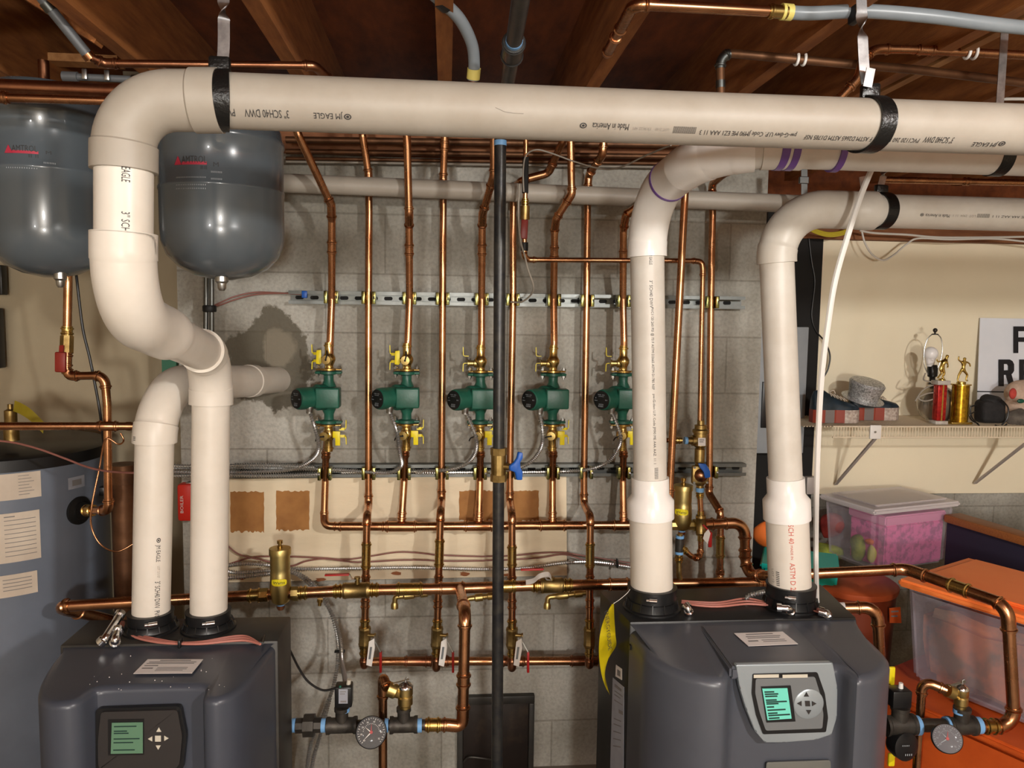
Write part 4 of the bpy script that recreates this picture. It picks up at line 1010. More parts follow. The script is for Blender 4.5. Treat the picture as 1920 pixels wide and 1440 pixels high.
def flange_valve(i, top):
    xf = PUMPX[i][0]; yt, yb = (694, 795) if i == 0 else (695, 794) if i == 1 else (698, 795); Z = V((0, 0, 1))
    q = P(xf, yt, YP) if top else P(xf-1, yb, YP); s = 1 if top else -1
    th = Thing('flange_valve', 'brass yellow-handled valve %s the %s' % ('above' if top else 'below', ends[i]), 'valve', q, 'brass flange valves on the pumps')
    o = V((q.x, YP, q.z)); bm = nb()
    lathe(bm, o, Z*s, [(.028, 0), (.028, .006), (.015, .008), (.014, .014), (.0155, .02), (.021, .032), (.021, .042), (.0155, .052), (.0135, .056), (.0135, .078), (.0165, .079), (.0165, .084), (.0135, .085), (.0135, .092)], 24)
    box(bm, o+Z*s*.003, (.084, .028, .0055), bev=.0025)
    th.part('valve_body', bm, 'brass')
    k = o+Z*s*.036
    side = (not top) or i < 2
    def portY(dr): 
        bm = nb(); lathe(bm, k+dr*.012, dr, [(.011, 0), (.011, .016), (.0145, .018), (.0145, .030), (.004, .031)], 20); pc = th.part('drain_port', bm, 'brass_satin')
        bm = nb(); lathe(bm, k+dr*.043, dr, [(.0035, 0), (.0035, .001)], 10); th.part('port_hole', bm, 'dark_gap', pc)
        bm = nb(); f = k+dr*.045; sweep(bm, smooth_curve([f, f+V((.004 if top else -.02, 0, .016 if top else -.004)), f+V((.003 if top else -.026, .01, .03 if top else -.016))]), .0022, 8); th.part('cap_strap', bm, 'black_rubber', pc)
    hx_ = -1 if top else 1
    if side:
        portY(V((-.10 if top else -.25, -1, 0)).normalized())
        b = k+V((hx_*.030, -.012, 0)); bm = nb(); lathe(bm, k+V((hx_*.012, -.004, 0)), V((hx_, -.2, 0)), [(.008, 0), (.008, .012), (.004, .013), (.004, .02)], 12); th.part('valve_stem', bm, 'brass_rough')
        bm = nb(); prism(bm, [b+V((-.010, 0, .016 if top else -.0)), b+V((.006, 0, .034 if top else 0)), b+V((.006, 0, -.010 if top else -.036)), b+V((-.006, 0, -.012 if top else -.036))] if False else [b+V((x_, 0, z_)) for x_, z_ in ((-.008, .030), (.007, .032), (.008, -.012), (.002, -.016), (-.010, -.014))] if top else [b+V((x_, 0, z_)) for x_, z_ in ((-.014, .014), (.010, .014), (.010, -.034), (-.006, -.034), (-.006, -.008), (-.014, -.008))], V((0, -.006, 0)), .0015)
        th.part('paddle_handle', bm, 'yellow_handle', label='flat yellow paddle handle')
    else:
        # seen from the side: bar handle folded out to the left
        bm = nb(); lathe(bm, k+V((-.012, 0, -.006)), V((-1, 0, 0)), [(.014, 0), (.014, .010), (.010, .012), (.010, .026), (.012, .027), (.012, .032)], 16); th.part('drain_port', bm, 'brass_satin')
    # thin bent yellow lever, up and down, further out
    for z_, ln in ((.030, .030), (-.010, -.028)):
        e = k+V((hx_*(.034 if side else .040), .006, z_*.6)); f = e+V((hx_*.018, 0, 0)); 
        if side: f = e+V((hx_*.022, .004, 0))
        pth_ = fillet([e, f, f+V((hx_*.001, 0, ln))], .006, 4); bm = nb(); 
        for a, b_ in zip(pth_, pth_[1:]): bar(bm, a, b_, .009, .0025, V((hx_, 0, .01)))
        th.part('bar_handle', bm, 'yellow_handle' if (side or ln < 0) else 'yellow_handle')
    if not side:
        bm = nb(); e = k+V((-.040, .004, .014)); sweep(bm, fillet([k+V((-.04, 0, -.008)), e, e+V((-.016, 0, .012))], .006), .0022, 8); th.part('handle_rod', bm, 'zinc')
    return th
conn = []
for i in range(5):
    t_, e_ = circulator(i); conn.append(e_); flange_valve(i, True); flange_valve(i, False)

# --- headers
def on(px, py, Y): return (px, py, Y)
YH = 2.60
hd = [(634, 987, YH), (780, 987, YH), (1035, 985, YH), (1290, 985, YH)]
th, pth = pipe('copper_header', 'horizontal copper supply header joining the pipes below the pumps', 'pipe', hd, D1, 'copper', 0,
    [('press_reducer', 634, 987, 722, 987, {'k': .98, 'bead': 1.2}), ('press_tee', 722, 987, 782, 987, {'k': 1.2}), ('press_tee', 870, 987, 926, 986, {'k': 1.18}), ('press_tee', 1010, 986, 1062, 986, {'k': 1.18}), ('press_tee', 1148, 986, 1200, 985, {'k': 1.18})])
pipe('copper_header', 'low horizontal copper return header with levers above it', 'pipe', [(683, 1241, 2.60), (720, 1240, 2.60), (1125, 1239, 2.60), (1180, 1238, 2.60)], D1, 'copper', .02,
    [('press_coupling', 758, 1239, 812, 1240, {'k': 1.14, 'm': 'copper_old'}), ('press_tee', 795, 1240, 842, 1240, {'k': 1.2, 'm': 'copper_old'}), ('press_tee', 940, 1240, 985, 1240, {'k': 1.16, 'm': 'copper_old'}), ('press_tee', 1068, 1240, 1125, 1239, {'k': 1.18, 'm': 'copper_old'})])
# main middle header
YM = 2.42
mh = [(226, 1168, 2.62), (104, 1137, 2.34), (430, 1119, YM), (660, 1107, YM), (860, 1103, YM), (1000, 1098, YM), (1432, 1092, YM)]
th, pmh = pipe('copper_header', 'long main copper header crossing the wall from the heater to the right boiler', 'pipe', mh, D114, 'copper', .03,
    [('press_elbow', 150, 1147, 130, 1133), ('union_nut', 488, 1116, 504, 1115, {'m': 'brass', 'k': 1.3, 'seg': 8, 'beads': False}), ('press_adapter', 466, 1117, 490, 1116, {'m': 'brass', 'k': 1.12}),
     ('union_nut', 546, 1113, 560, 1112, {'m': 'brass_satin', 'k': 1.3, 'seg': 8, 'beads': False}), ('press_adapter', 560, 1112, 578, 1111, {'m': 'brass', 'k': 1.12}),
     ('press_adapter', 626, 1108, 642, 1107, {'m': 'brass', 'k': 1.14}), ('ball_valve_body', 644, 1107, 692, 1106, {'m': 'brass_rough', 'k': 1.42, 'seg': 10, 'bead': 1.05}), ('press_adapter', 692, 1106, 710, 1106, {'m': 'brass', 'k': 1.14}),
     ('press_coupling', 744, 1105, 792, 1104, {'m': 'brass', 'k': 1.14}), ('press_tee', 822, 1104, 872, 1103, {'k': 1.14}),
     ('press_coupling', 928, 1100, 968, 1099, {'m': 'brass', 'k': 1.12}), ('press_adapter', 996, 1098, 1010, 1098, {'m': 'brass', 'k': 1.13}), ('ball_valve_body', 1012, 1098, 1056, 1097, {'m': 'brass_rough', 'k': 1.42, 'seg': 10, 'bead': 1.05}), ('press_adapter', 1056, 1097, 1074, 1096, {'m': 'brass', 'k': 1.14}),
     ('press_tee', 1140, 1095, 1180, 1094, {'k': 1.14}), ('press_coupling', 1416, 1092, 1436, 1092, {'k': 1.14})])
def lever(th, b, pts, grip, m='red_handle', w=.016):
    bm = nb(); q = WP(pts)
    for a, b_ in zip(q, q[1:]): bar(bm, a, b_, .003, w*.8, V((0, 0, 1)) if False else V((0, 1, 0)))
    lv = th.part('valve_lever', bm, 'zinc')
    bm = nb(); g = WP(grip); bar(bm, g[0], g[1], .005, w, V((0, 1, 0)), .002); th.part('lever_grip', bm, m, lv, label='red vinyl grip')
for (sx, gx0, gx1, gy, kx) in ((670, 609, 652, 1077, 662), (1034, 976, 1016, 1067, 1030)):
    bm = nb(); c0 = P(sx, 1095, YM-.005); lathe(bm, c0, V((0, 0, 1)), [(.008, 0), (.008, .016), (.010, .017), (.010, .023)], 12); th.part('valve_stem', bm, 'brass_rough')
    lever(th, None, [(sx, 1087, YM-.005), (sx-10, 1086, YM-.005), (gx1+3, gy, YM-.005)], [(gx0, gy+1, YM-.005), (gx1+3, gy, YM-.005)])
bm = nb(); rows_ = smooth_curve([P(986, 1092, 2.37), P(1000, 1089, 2.365), P(1012, 1080, 2.36), P(1028, 1077, 2.37), P(1034, 1085, 2.38)], 4)
prv = None
for q in rows_:
    r_ = [bm.verts.new(q+V((0, .004, .007))), bm.verts.new(q+V((0, -.004, -.007)))]
    if prv: bm.faces.new((prv[0], prv[1], r_[1], r_[0]))
    prv = r_
bmesh.ops.solidify(bm, geom=bm.faces[:], thickness=.0006); th.part('paper_tag', bm, 'white_tag', label='crumpled white paper tag')
# air separator in the middle header
def separator(label, px, yt, yb, yhead, Y, r, m, loc_lab):
    c = P(px, yhead, Y); zt_ = P(px, yt, Y-r).z; zb_ = P(px, yb, Y-r).z; H = zt_-zb_; o = V((c.x, Y, zb_)); Z = V((0, 0, 1))
    th = Thing('air_separator', label, 'air separator', o, 'brass air separators')
    bm = nb(); lathe(bm, o, Z, [(r*.55, -.004), (r*.85, .004), (r*1.02, .03), (r*1.05, .05), (r, .07), (r*.97, H*.55), (r*.93, H*.58), (r*.97, H*.63), (r*.97, H*.88), (r*1.07, H*.885), (r*1.07, H*.985), (r*1.03, H), (.001, H+.001)], 40)
    zz = c.z-zb_
    lathe(bm, V((c.x-.056, Y, c.z)), V((1, 0, 0)), [(.0215, 0), (.0215, .016), (.017, .018), (.017, .112-.018), (.0215, .112-.016), (.0215, .112)], 8)
    th.part('body', bm, m)
    bm = nb(); lathe(bm, o+Z*H, Z, [(.008, 0), (.008, .008), (.0055, .009), (.0055, .014), (.009, .015), (.009, .024)], 14); th.part('vent_cap', bm, 'brass')
    bm = nb(); lathe(bm, o+Z*-.004, -Z, [(.012, 0), (.012, .006)], 16); th.part('thread_tape', bm, 'blue_tape', label='blue thread sealant')
    bm = nb(); lathe(bm, o+Z*-.010, -Z, [(.013, 0), (.013, .008), (.010, .009), (.010, .014)], 8); th.part('drain_plug', bm, 'copper_old')
    bm = nb()
    for k in range(9):
        pass
    # oval yellow sticker wrapped on the barrel
    d0 = (E-V((c.x, Y, EYE))); a0 = math.atan2(d0.y, d0.x)-.15; zc_ = zb_+H*.42; vv = []; cen = bm.verts.new(V((c.x+math.cos(a0)*(r+.0012), Y+math.sin(a0)*(r+.0012), zc_)))
    for k in range(28):
        t = 2*math.pi*k/28; an = a0+.78*math.copysign(abs(math.cos(t))**.6, math.cos(t)); z = zc_+.011*math.copysign(abs(math.sin(t))**.6, math.sin(t)); vv.append(bm.verts.new(V((c.x+math.cos(an)*(r+.0014), Y+math.sin(an)*(r+.0014), z))))
    inner = []
    for k in range(28):
        t = 2*math.pi*k/28; an = a0+.4*math.cos(t); z = zc_+.006*math.sin(t); inner.append(bm.verts.new(V((c.x+math.cos(an)*(r+.0014), Y+math.sin(an)*(r+.0014), z))))
    for k in range(28):
        bm.faces.new((vv[k], vv[(k+1) % 28], inner[(k+1) % 28], inner[k])); bm.faces.new((inner[k], inner[(k+1) % 28], cen))
    st = th.part('sticker', bm, 'yellow_tag', smooth=False)
    bm = text_bm('Watts')
    for v in bm.verts:
        an = a0-.55+1.1*v.co.x; v.co = V((c.x+math.cos(an)*(r+.0022), Y+math.sin(an)*(r+.0022), zc_+(v.co.y-.5)*.008))
    th.part('sticker_print', bm, 'ink_black', st, smooth=False)
    return th
separator('brass air separator with oval yellow sticker in the header right of the left boiler', 526, 1033, 1136, 1115, YM, .0315, 'bronze_yellow', '')
separator('brass air separator half hidden behind the vent with purple rings', 1279, 913, 996, 985, 2.50, .030, 'bronze_yellow', '')
# drain cocks
def cock(label, x, y, Y, dx, col='brass_satin'):
    """small boiler drain: barrel lying along X from (x,y), spout down at the dx side"""
    th = Thing('drain_valve', label, 'valve', P(x, y, Y), 'small brass drain valves under the header')
    a = P(x, y, Y); b = P(x+dx, y+abs(dx)*.12, Y); d = b-a; L = d.length
    bm = nb(); lathe(bm, a, d, [(.008, -.012), (.008, 0), (.0125, .001), (.0125, L*.25), (.009, L*.28), (.009, L*.45), (.013, L*.48), (.013, L*.8), (.009, L*.85), (.009, L)], 14)
    th.part('barrel', bm, col)
    bm = nb(); sweep(bm, fillet([b-d.normalized()*.01, b+d.normalized()*.012, b+d.normalized()*.014+V((0, 0, -.024))], .010), .0085, 14)
    lathe(bm, b+d.normalized()*.014+V((0, 0, -.018)), V((0, 0, -1)), [(.009, 0), (.012, .008), (.012, .02)], 14); th.part('spout', bm, col)
cock('brass drain cock hanging left of the second lower ball valve', 802, 1112, 2.46, -54)
cock('brass drain cock with blue tape just left of the black gas pipe', 925, 1117, 2.46, -42)
cock('brass drain cock below the tagged lever right of the gas pipe', 1092, 1112, 2.46, -58)
th = Thing('air_bleeder', 'tiny brass bleed screw under the header right of the air separator', 'valve', P(597, 1128, YM)); bm = nb(); lathe(bm, P(601, 1116, YM), V((-.1, 0, -1)), [(.009, .012), (.009, .022), (.006, .023), (.006, .034)], 10); th.part('barrel', bm, 'brass')
# big pipe coming forward and down to the left boiler's outlet
bp = [P(862, 1103, YM), P(872, 1150, 2.06), P(868, 1360, 1.97), P(838, 1361, 1.965), P(798, 1361, 1.96)]
bp[2] = V((bp[1].x-.004, bp[1].y, P(866, 1362, 2.06).z)); bp[3] = P(838, 1359, 2.055); bp[4] = P(796, 1359, 2.05)
YO = 2.05
th, _ = pipe('copper_pipe', 'thick copper pipe dropping from the main header to the left boiler outlet', 'pipe', bp, D1*1.03, 'copper', .032,
    [('press_elbow', 868, 1135, 872, 1178), ('press_coupling', 870, 1262, 868, 1288, {'k': 1.14}), ('press_elbow', 868, 1322, 828, 1360), ('press_adapter', 826, 1360, 798, 1360, {'m': 'brass', 'k': 1.16})])
# iron manifold of each boiler
def iron_manifold(label, runx, Y, y, tees, nut, gauge, tape, x_end, relief, prv_x, seg_m='cast_iron', dsc=1.0):
    th = Thing('outlet_manifold', label, 'pipe fitting', P(tees[0], y, Y), 'iron outlet fittings of the boilers')
    a = P(runx[0], y, Y); b = P(runx[1], y, Y); bm = nb(); R = .0175*dsc; lathe(bm, a, b-a, [(R*.9, 0), (R*.9, (b-a).length)], 20); th.part('nipple', bm, seg_m)
    for tx, tw in tees_w:
        pass
    return th
def iron_tee(th, px, py, Y, w, h, r, m='cast_iron'):
    c = P(px, py, Y); bm = nb(); d = V((1, 0, 0))
    lathe(bm, c-d*w/2, d, [(r*1.14, 0), (r*1.14, .008), (r, .012), (r*1.02, w/2-.01), (r*1.02, w/2+.01), (r, w-.012), (r*1.14, w-.008), (r*1.14, w)], 24)
    lathe(bm, c, V((0, 0, 1)), [(r*.85, 0), (r*.85, h-.012), (r*.98, h-.010), (r*.98, h)], 20); return th.part('iron_tee', bm, m)
def ring(th, px, py, Y, w, r, nm='thread_tape', m='blue_tape', ax=V((1, 0, 0)), lab=None):
    c = P(px, py, Y); bm = nb(); lathe(bm, c-ax*w/2, ax, [(r, 0), (r, w)], 20); return th.part(nm, bm, m, label=lab)
m1 = Thing('outlet_manifold', 'dark iron outlet tees with blue sealant beside the left boiler', 'pipe fitting', P(660, 1360, YO), 'iron outlet fittings of the boilers')
bm = nb(); a = P(528, 1361, YO); b = P(800, 1359, YO); lathe(bm, a, b-a, [(.0145, 0), (.0145, (b-a).length)], 20); m1.part('nipple', bm, 'cast_iron')
bm = nb(); lathe(bm, P(520, 1361, YO), V((1, 0, 0)), [(.034, 0), (.034, .008), (.028, .010), (.028, .02)], 24); m1.part('wall_grommet', bm, 'black_rubber')
for x_, w_ in ((551, .010), (607, .012), (725, .010), (787, .012)): ring(m1, x_, 1360, YO, w_, .0185)
bm = nb(); c = P(579, 1360, YO); lathe(bm, c-V((.034, 0, 0)), V((1, 0, 0)), [(.0205, 0), (.0205, .068)], 8); lathe(bm, c-V((.013, 0, 0)), V((1, 0, 0)), [(.031, 0), (.031, .028)], 8); m1.part('union', bm, 'cast_iron', label='iron union with octagonal nut', smooth=False)
iron_tee(m1, 641, 1360, YO, .082, .052, .0205); iron_tee(m1, 757, 1359, YO, .076, .050, .0205)
ring(m1, 645, 1330, YO, .010, .0155, ax=V((0, 0, 1))); ring(m1, 759, 1331, YO, .006, .0165, ax=V((0, 0, 1)))
# flow switch box
th = Thing('low_water_cutoff', 'small black control box with silver label on the left iron tee', 'control box', P(645, 1322, YO), 'black control boxes on the iron tees')
c = P(645, 1302, YO-.0); bm = nb(); box(bm, c, (.046, .040, .058), bev=.004); th.part('housing', bm, 'black_plastic')
q = [P(x_, y_, YO-.021) for x_, y_ in ((635, 1292), (652, 1292), (652, 1319), (635, 1319))]; sticker(th, q, 'paper_grey', ext=V((0, -.0008, 0)), rows=[(.15, .15, .8, .06), (.3, .15, .7, .06), (.8, .2, .85, .1)])
bm = nb(); sweep(bm, [c+V((.012, -.0, .028)), c+V((.014, 0, .042))], .006, 10); th.part('strain_relief', bm, 'button_pale')
bm = nb(); sphere(bm, c+V((-.008, -.016, .030)), .004, u=10, v=8); th.part('green_light', bm, 'pump_green')
# gauge
def gauge(label, px, py, Y, R_, tilt, m_face='black_plastic', ink='white_plastic', sc=1):
    c = P(px, py, Y); n = (E-c).normalized()+V(tilt); n.normalize(); xd = V((0, 0, 1)).cross(n).normalized(); yd = n.cross(xd)
    th = Thing('pressure_gauge', label, 'gauge', c+V((0, 0, -R_)), 'round dial gauges beside the boilers')
    bm = nb(); lathe(bm, c, n, [(R_*.5, -.03), (R_*.9, -.028), (R_, -.02), (R_*1.0, .002), (R_*.95, .005)], 40); th.part('case', bm, 'black_plastic')
    bm = nb(); lathe(bm, c+n*.005, n, [(R_*.93, 0), (R_*.93, .0005)], 40); f = th.part('dial', bm, m_face)
    bm = nb()
    for k in range(27):
        a = math.radians(225-k*10.4); 
        for rr, l in ((.80, .06),) if k % 3 else ((.74, .12),): 
            d = xd*math.cos(a)+yd*math.sin(a); bar(bm, c+n*.0062+d*R_*rr, c+n*.0062+d*R_*(rr+l), .0011, .0003, n)
    for k in range(16):
        a = math.radians(170-k*11); d = xd*math.cos(a)+yd*math.sin(a); bar(bm, c+n*.0062+d*R_*.48, c+n*.0062+d*R_*.54, .0009, .0003, n)
    o = th.part('dial_marks', bm, ink, f, smooth=False); o['kind'] = 'stuff'
    for k, s in enumerate(('0', '10', '20', '30', '40', '50', '60', '75')):
        a = math.radians(225-k*38); d = xd*math.cos(a)+yd*math.sin(a); text_flat(th, s, c+n*.0062+d*R_*.64-xd*R_*.06-yd*R_*.05, xd, yd, R_*.13, R_*.10, ink, 'dial_number', f)
    for a, l, mm, nm in ((math.radians(222), .70, ink, 'needle'), (math.radians(140), .5, ink, 'needle'), (math.radians(88), .55, 'red_handle', 'needle')):
        d = xd*math.cos(a)+yd*math.sin(a); bm = nb(); prism(bm, [c+n*.007-yd.cross(n)*0+d.cross(n)*.0016, c+n*.007-d.cross(n)*.0016, c+n*.007+d*R_*l], n*.0005); th.part(nm, bm, mm, f, smooth=False)
    bm = nb(); lathe(bm, c+n*.007, n, [(.0045, 0), (.004, .002)], 14); th.part('hub', bm, 'red_handle', f)
    bm = nb(); sphere(bm, c+n*.003, R_*.97, (1, 1, .22), 32, 12, Matrix((xd, yd, n)).transposed()); th.part('lens', bm, 'gauge_glass', label='domed clear lens')
    return th
gauge('black dial pressure gauge with red needle beside the left boiler', 696, 1373, YO-.075, .041, (0, 0, 0))
# relief valve
def relief(label, px, pyb, pyt, Y, dirx, sc=1):
    c = P(px, pyb, Y); top = P(px, pyt, Y).z; H = top-c.z; Z = V((0, 0, 1))
    th = Thing('relief_valve', label, 'valve', c, 'brass relief valves on the iron tees')
    r = .0205*sc; bm = nb(); lathe(bm, c, Z, [(r*.75, 0), (r*.75, H*.12), (r, H*.18), (r, H*.45), (r*.85, H*.5), (r*1.02, H*.56), (r*1.02, H*.82)], 20)
    k = c+Z*H*.5; e = k+V((dirx*.05*sc, 0, .022*sc)); lathe(bm, k, (e-k), [(r*.6, 0), (r*.75, .025*sc), (r*.98, .030*sc), (r*.98, .052*sc)], 18); th.part('valve_body', bm, 'brass_satin' if sc < .99 else 'brass_satin')
    bm = nb(); lathe(bm, c+Z*H*.82, Z, [(r*1.05, 0), (r*1.05, .003), (r*.8, .010), (r*.25, .016), (r*.25, .02)], 24); th.part('cap', bm, 'chrome', label='chrome dome cap')
    bm = nb(); bar(bm, c+Z*(H*.82+.019)+V((.01, 0, .003)), c+Z*(H*.82+.014)+V((dirx*.04, 0, -.004)), .008, .002, Z); sweep(bm, [c+Z*(H*.82+.019), c+Z*(H*.82+.026), c+Z*(H*.82+.028)+V((.006, 0, 0))], .002, 8); th.part('test_lever', bm, 'zinc')
    return th, e
_, e_ = relief('brass relief valve with chrome cap next to the left boiler', 760, 1328, 1280, YO, -1)
w = [e_+V((.0, 0, -.002)), P(722, 1274, YO+.01), P(718, 1300, YO+.03), V((P(718, 1400, YO+.03).x, YO+.03, .02))]
w[2] = V((w[3].x, YO+.03, w[1].z-.03)); w[1] = V((w[3].x, YO+.03, w[1].z))
pipe('copper_pipe', 'copper discharge pipe dropping from the left relief valve to the floor', 'pipe', w, D34, 'copper', .022, [('press_elbow', 738, 1284, 718, 1310, {'k': 1.2})], 'copper discharge pipes of the relief valves')

# --- gas pipe
X0 = P(934, 900, 2.15)
gx = P(938, 262, 2.15); gb = P(932, 1440, 2.15); f_ = V((gb.x-.002, 2.15, .03)); zt_ = P(941, 212, 2.15).z
w = [V((P(985, -40, 1.25).x, 1.2, zt_)), V((gx.x+.006, 2.15, zt_)), gx, gb, f_]
th = Thing('gas_pipe', 'tall black iron gas pipe with a blue-handled valve in front of the wall', 'pipe', f_)
gp = Path(fillet(w, .03)); bm = nb(); sweep(bm, gp.p, .0167, 24); th.part('tube', bm, 'black_iron')
s = gp.near(938, 268); bm = nb(); sleeve(bm, gp, s-.008, s+.006, .0175, beads=False); th.part('thread_tape', bm, 'blue_tape', label='blue thread sealant')
s = gp.near(966, 74); bm = nb(); sleeve(bm, gp, s-.0, s+.012, .0175, beads=False); th.part('thread_tape', bm, 'blue_tape', label='blue thread sealant')
bm = nb(); sleeve(bm, gp, s+.012, s+.10, .0225, beads=True, bead=1.1); th.part('coupling', bm, 'black_iron')
s = gp.near(937, 871); bm = nb(); sleeve(bm, gp, s-.048, s-.028, .0235, beads=False, seg=8); sleeve(bm, gp, s-.03, s+.03, .0215, beads=False, seg=20); sleeve(bm, gp, s+.028, s+.048, .0235, beads=False, seg=8)
c = gp.at(s); lathe(bm, c+V((.012, -.008, -.004)), V((1, -.4, 0)), [(.010, 0), (.010, .022), (.006, .023), (.006, .03)], 14); vb = th.part('gas_valve', bm, 'brass_rough', label='dull brass gas valve', smooth=False)
bm = nb(); q = c+V((.044, -.024, -.004)); pr = [q+V((a_, 0, b_)) for a_, b_ in ((-.018, .006), (-.006, .016), (.002, .028), (.006, .046), (.018, .044), (.018, .028), (.011, .016), (.012, .002), (.018, -.010), (.018, -.034), (.002, -.034), (-.002, -.012), (-.018, -.006))]
prism(bm, pr, V((.004, -.011, 0)), .003); th.part('valve_handle', bm, 'blue_handle', vb, label='blue butterfly handle')

# --- sensor line: small pipe with red valve
ths, sp_ = pipe('copper_pipe', 'thin copper feed line with a red handled valve turning right across the risers', 'pipe', [(985, 205, 2.42), (986, 270, 2.44), (983, 480, 2.46), (990, 487, 2.47), (1300, 489, 2.47), (1316, 491, 2.47), (1318, 505, 2.47), (1315, 640, 2.47), (1312, 800, 2.47)], D12, 'copper', .016,
    [('press_elbow', 983, 470, 1005, 487, {'k': 1.2}), ('press_elbow', 1296, 489, 1318, 520, {'k': 1.2}), ('pipe_union', 985, 372, 984, 386, {'m': 'brass', 'k': 1.35}), ('ball_valve_body', 984, 386, 983, 412, {'m': 'brass_rough', 'k': 1.9, 'beads': False, 'seg': 10}), ('insulation', 987, 295, 985, 362, {'m': 'dark_gap', 'k': 1.25, 'beads': False}), ('pipe_union', 983, 455, 983, 470, {'m': 'black_rubber', 'k': 1.5, 'beads': False})])
bm = nb(); bar(bm, P(984, 412, 2.445), P(982, 448, 2.445), .022, .010, V((0, 1, 0)), .003); ths.part('valve_handle', bm, 'red_dark', label='dark red lever grip')
# --- mixing valve assembly
mv = Thing('backflow_preventer', 'brass feed water backflow valve with white label near the right end of the wall', 'valve', P(1311, 872, 2.47))
o = P(1311, 876, 2.47); zz = lambda y: P(1311, y, 2.47).z-o.z
bm = nb(); lathe(bm, o, V((0, 0, 1)), [(.014, 0), (.014, zz(868)), (.017, zz(866)), (.017, zz(842)), (.013, zz(840)), (.023, zz(835)), (.023, zz(812)), (.027, zz(811)), (.027, zz(806)), (.020, zz(804)), (.020, zz(797)), (.012, zz(796)), (.012, zz(788))], 20)
bm2 = P(1311, 826, 2.47); lathe(bm, bm2, V((-1, 0, 0)), [(.018, 0), (.018, .025), (.013, .026), (.013, .04)], 16); mv.part('valve_body', bm, 'brass_rough')
bm = nb(); lathe(bm, bm2+V((-.040, 0, 0)), V((-1, 0, 0)), [(.0125, 0), (.0125, .010)], 16); mv.part('thread_tape', bm, 'blue_tape')
q = [P(a, b, 2.445) for a, b in ((1309, 821), (1323, 821), (1323, 836), (1309, 836))]; sticker(mv, q, 'paper_white', ext=V((0, -.0008, 0)), rows=[(.2, .15, .8, .1), (.45, .15, .7, .1)])
pipe('copper_pipe', 'short copper stub left of the backflow valve', 'pipe', [(1278, 826, 2.47), (1238, 825, 2.47)], D12, 'copper', 0, [('press_adapter', 1278, 826, 1264, 826, {'m': 'brass', 'k': 1.3})])
rg = Thing('pressure_regulator', 'bronze pressure regulator with a blue lever below the backflow valve', 'valve', P(1312, 916, 2.46))
o = P(1311, 889, 2.46); bm = nb(); lathe(bm, P(1312, 921, 2.46), V((0, 0, 1)), [(.012, 0), (.012, .02), (.016, .024), (.018, .04), (.018, .06), (.013, .075), (.013, .085)], 18)
box(bm, o+V((0, -.006, 0)), (.056, .02, .062), bev=.006); rg.part('housing', bm, 'brass_rough')
bm = nb(); lathe(bm, o+V((0, -.015, 0)), V((0, -1, 0)), [(.022, 0), (.022, .010), (.016, .018), (.004, .022)], 24); rg.part('bell', bm, 'copper_old')
for sx in (-1, 1):
    for sz in (-1, 1):
        bm = nb(); lathe(bm, o+V((sx*.022, -.015, sz*.025)), V((0, -1, 0)), [(.004, 0), (.004, .004)], 6); rg.part('screw', bm, 'zinc')
bm = nb(); prism(bm, [P(a, b, 2.42) for a, b in ((1308, 868), (1322, 869), (1330, 882), (1331, 894), (1321, 896), (1318, 884), (1311, 876))], V((0, -.008, 0)), .002); rg.part('lever', bm, 'blue_handle')
bm = nb(); lathe(bm, P(1312, 921, 2.46), V((0, 0, -1)), [(.0135, -.012), (.0135, .002)], 16); rg.part('thread_tape', bm, 'blue_tape')
pipe('copper_pipe', 'small copper loop under the regulator curling back to the air separator', 'pipe', [(1312, 921, 2.46), (1314, 960, 2.46), (1314, 1030, 2.46), (1311, 1047, 2.45), (1296, 1043, 2.42), (1274, 1024, 2.42)], D12*1.12, 'copper', .018,
    [('press_adapter', 1312, 921, 1313, 934, {'m': 'brass', 'k': 1.25}), ('press_adapter', 1314, 958, 1314, 966, {'m': 'brass', 'k': 1.25}), ('ball_valve_body', 1314, 966, 1314, 1003, {'m': 'brass_rough', 'k': 1.85, 'seg': 10, 'bead': 1.08}), ('press_adapter', 1314, 1003, 1314, 1014, {'m': 'brass', 'k': 1.25}), ('press_elbow', 1314, 1030, 1302, 1047, {'k': 1.2}), ('press_adapter', 1287, 1035, 1275, 1025, {'m': 'brass', 'k': 1.25})])
th = Thing('valve_lever_tag', 'white paper tag and red lever on the small valve under the regulator', 'tag', P(1325, 1025, 2.43))
bm = nb(); bar(bm, P(1332, 998, 2.43), P(1331, 1026, 2.43), .012, .006, V((0, 1, 0)), .002); bar(bm, P(1318, 984, 2.43), P(1332, 998, 2.43), .005, .003, V((0, 1, 0))); th.part('lever', bm, 'red_handle')
bm = nb(); prism(bm, [P(a, b, 2.425) for a, b in ((1328, 992), (1332, 1000), (1327, 1020), (1318, 1010), (1321, 1000))], V((0, .0008, 0))); th.part('paper', bm, 'white_tag', smooth=False)
pipe('copper_pipe', 'short brass tee and copper drop below the half hidden air separator', 'pipe', [(1275, 1002, 2.42), (1273, 1045, 2.42), (1273, 1078, 2.42), (1277, 1094, 2.42)], D12*1.15, 'brass_rough', .01, [('thread_tape', 1275, 1004, 1275, 1009, {'m': 'blue_tape', 'k': 1.5, 'beads': False}), ('tee_body', 1275, 1010, 1274, 1034, {'m': 'cast_iron', 'k': 1.55, 'beads': False}), ('thread_tape', 1274, 1034, 1274, 1039, {'m': 'blue_tape', 'k': 1.5, 'beads': False}), ('press_adapter', 1273, 1041, 1273, 1054, {'m': 'brass', 'k': 1.3})])
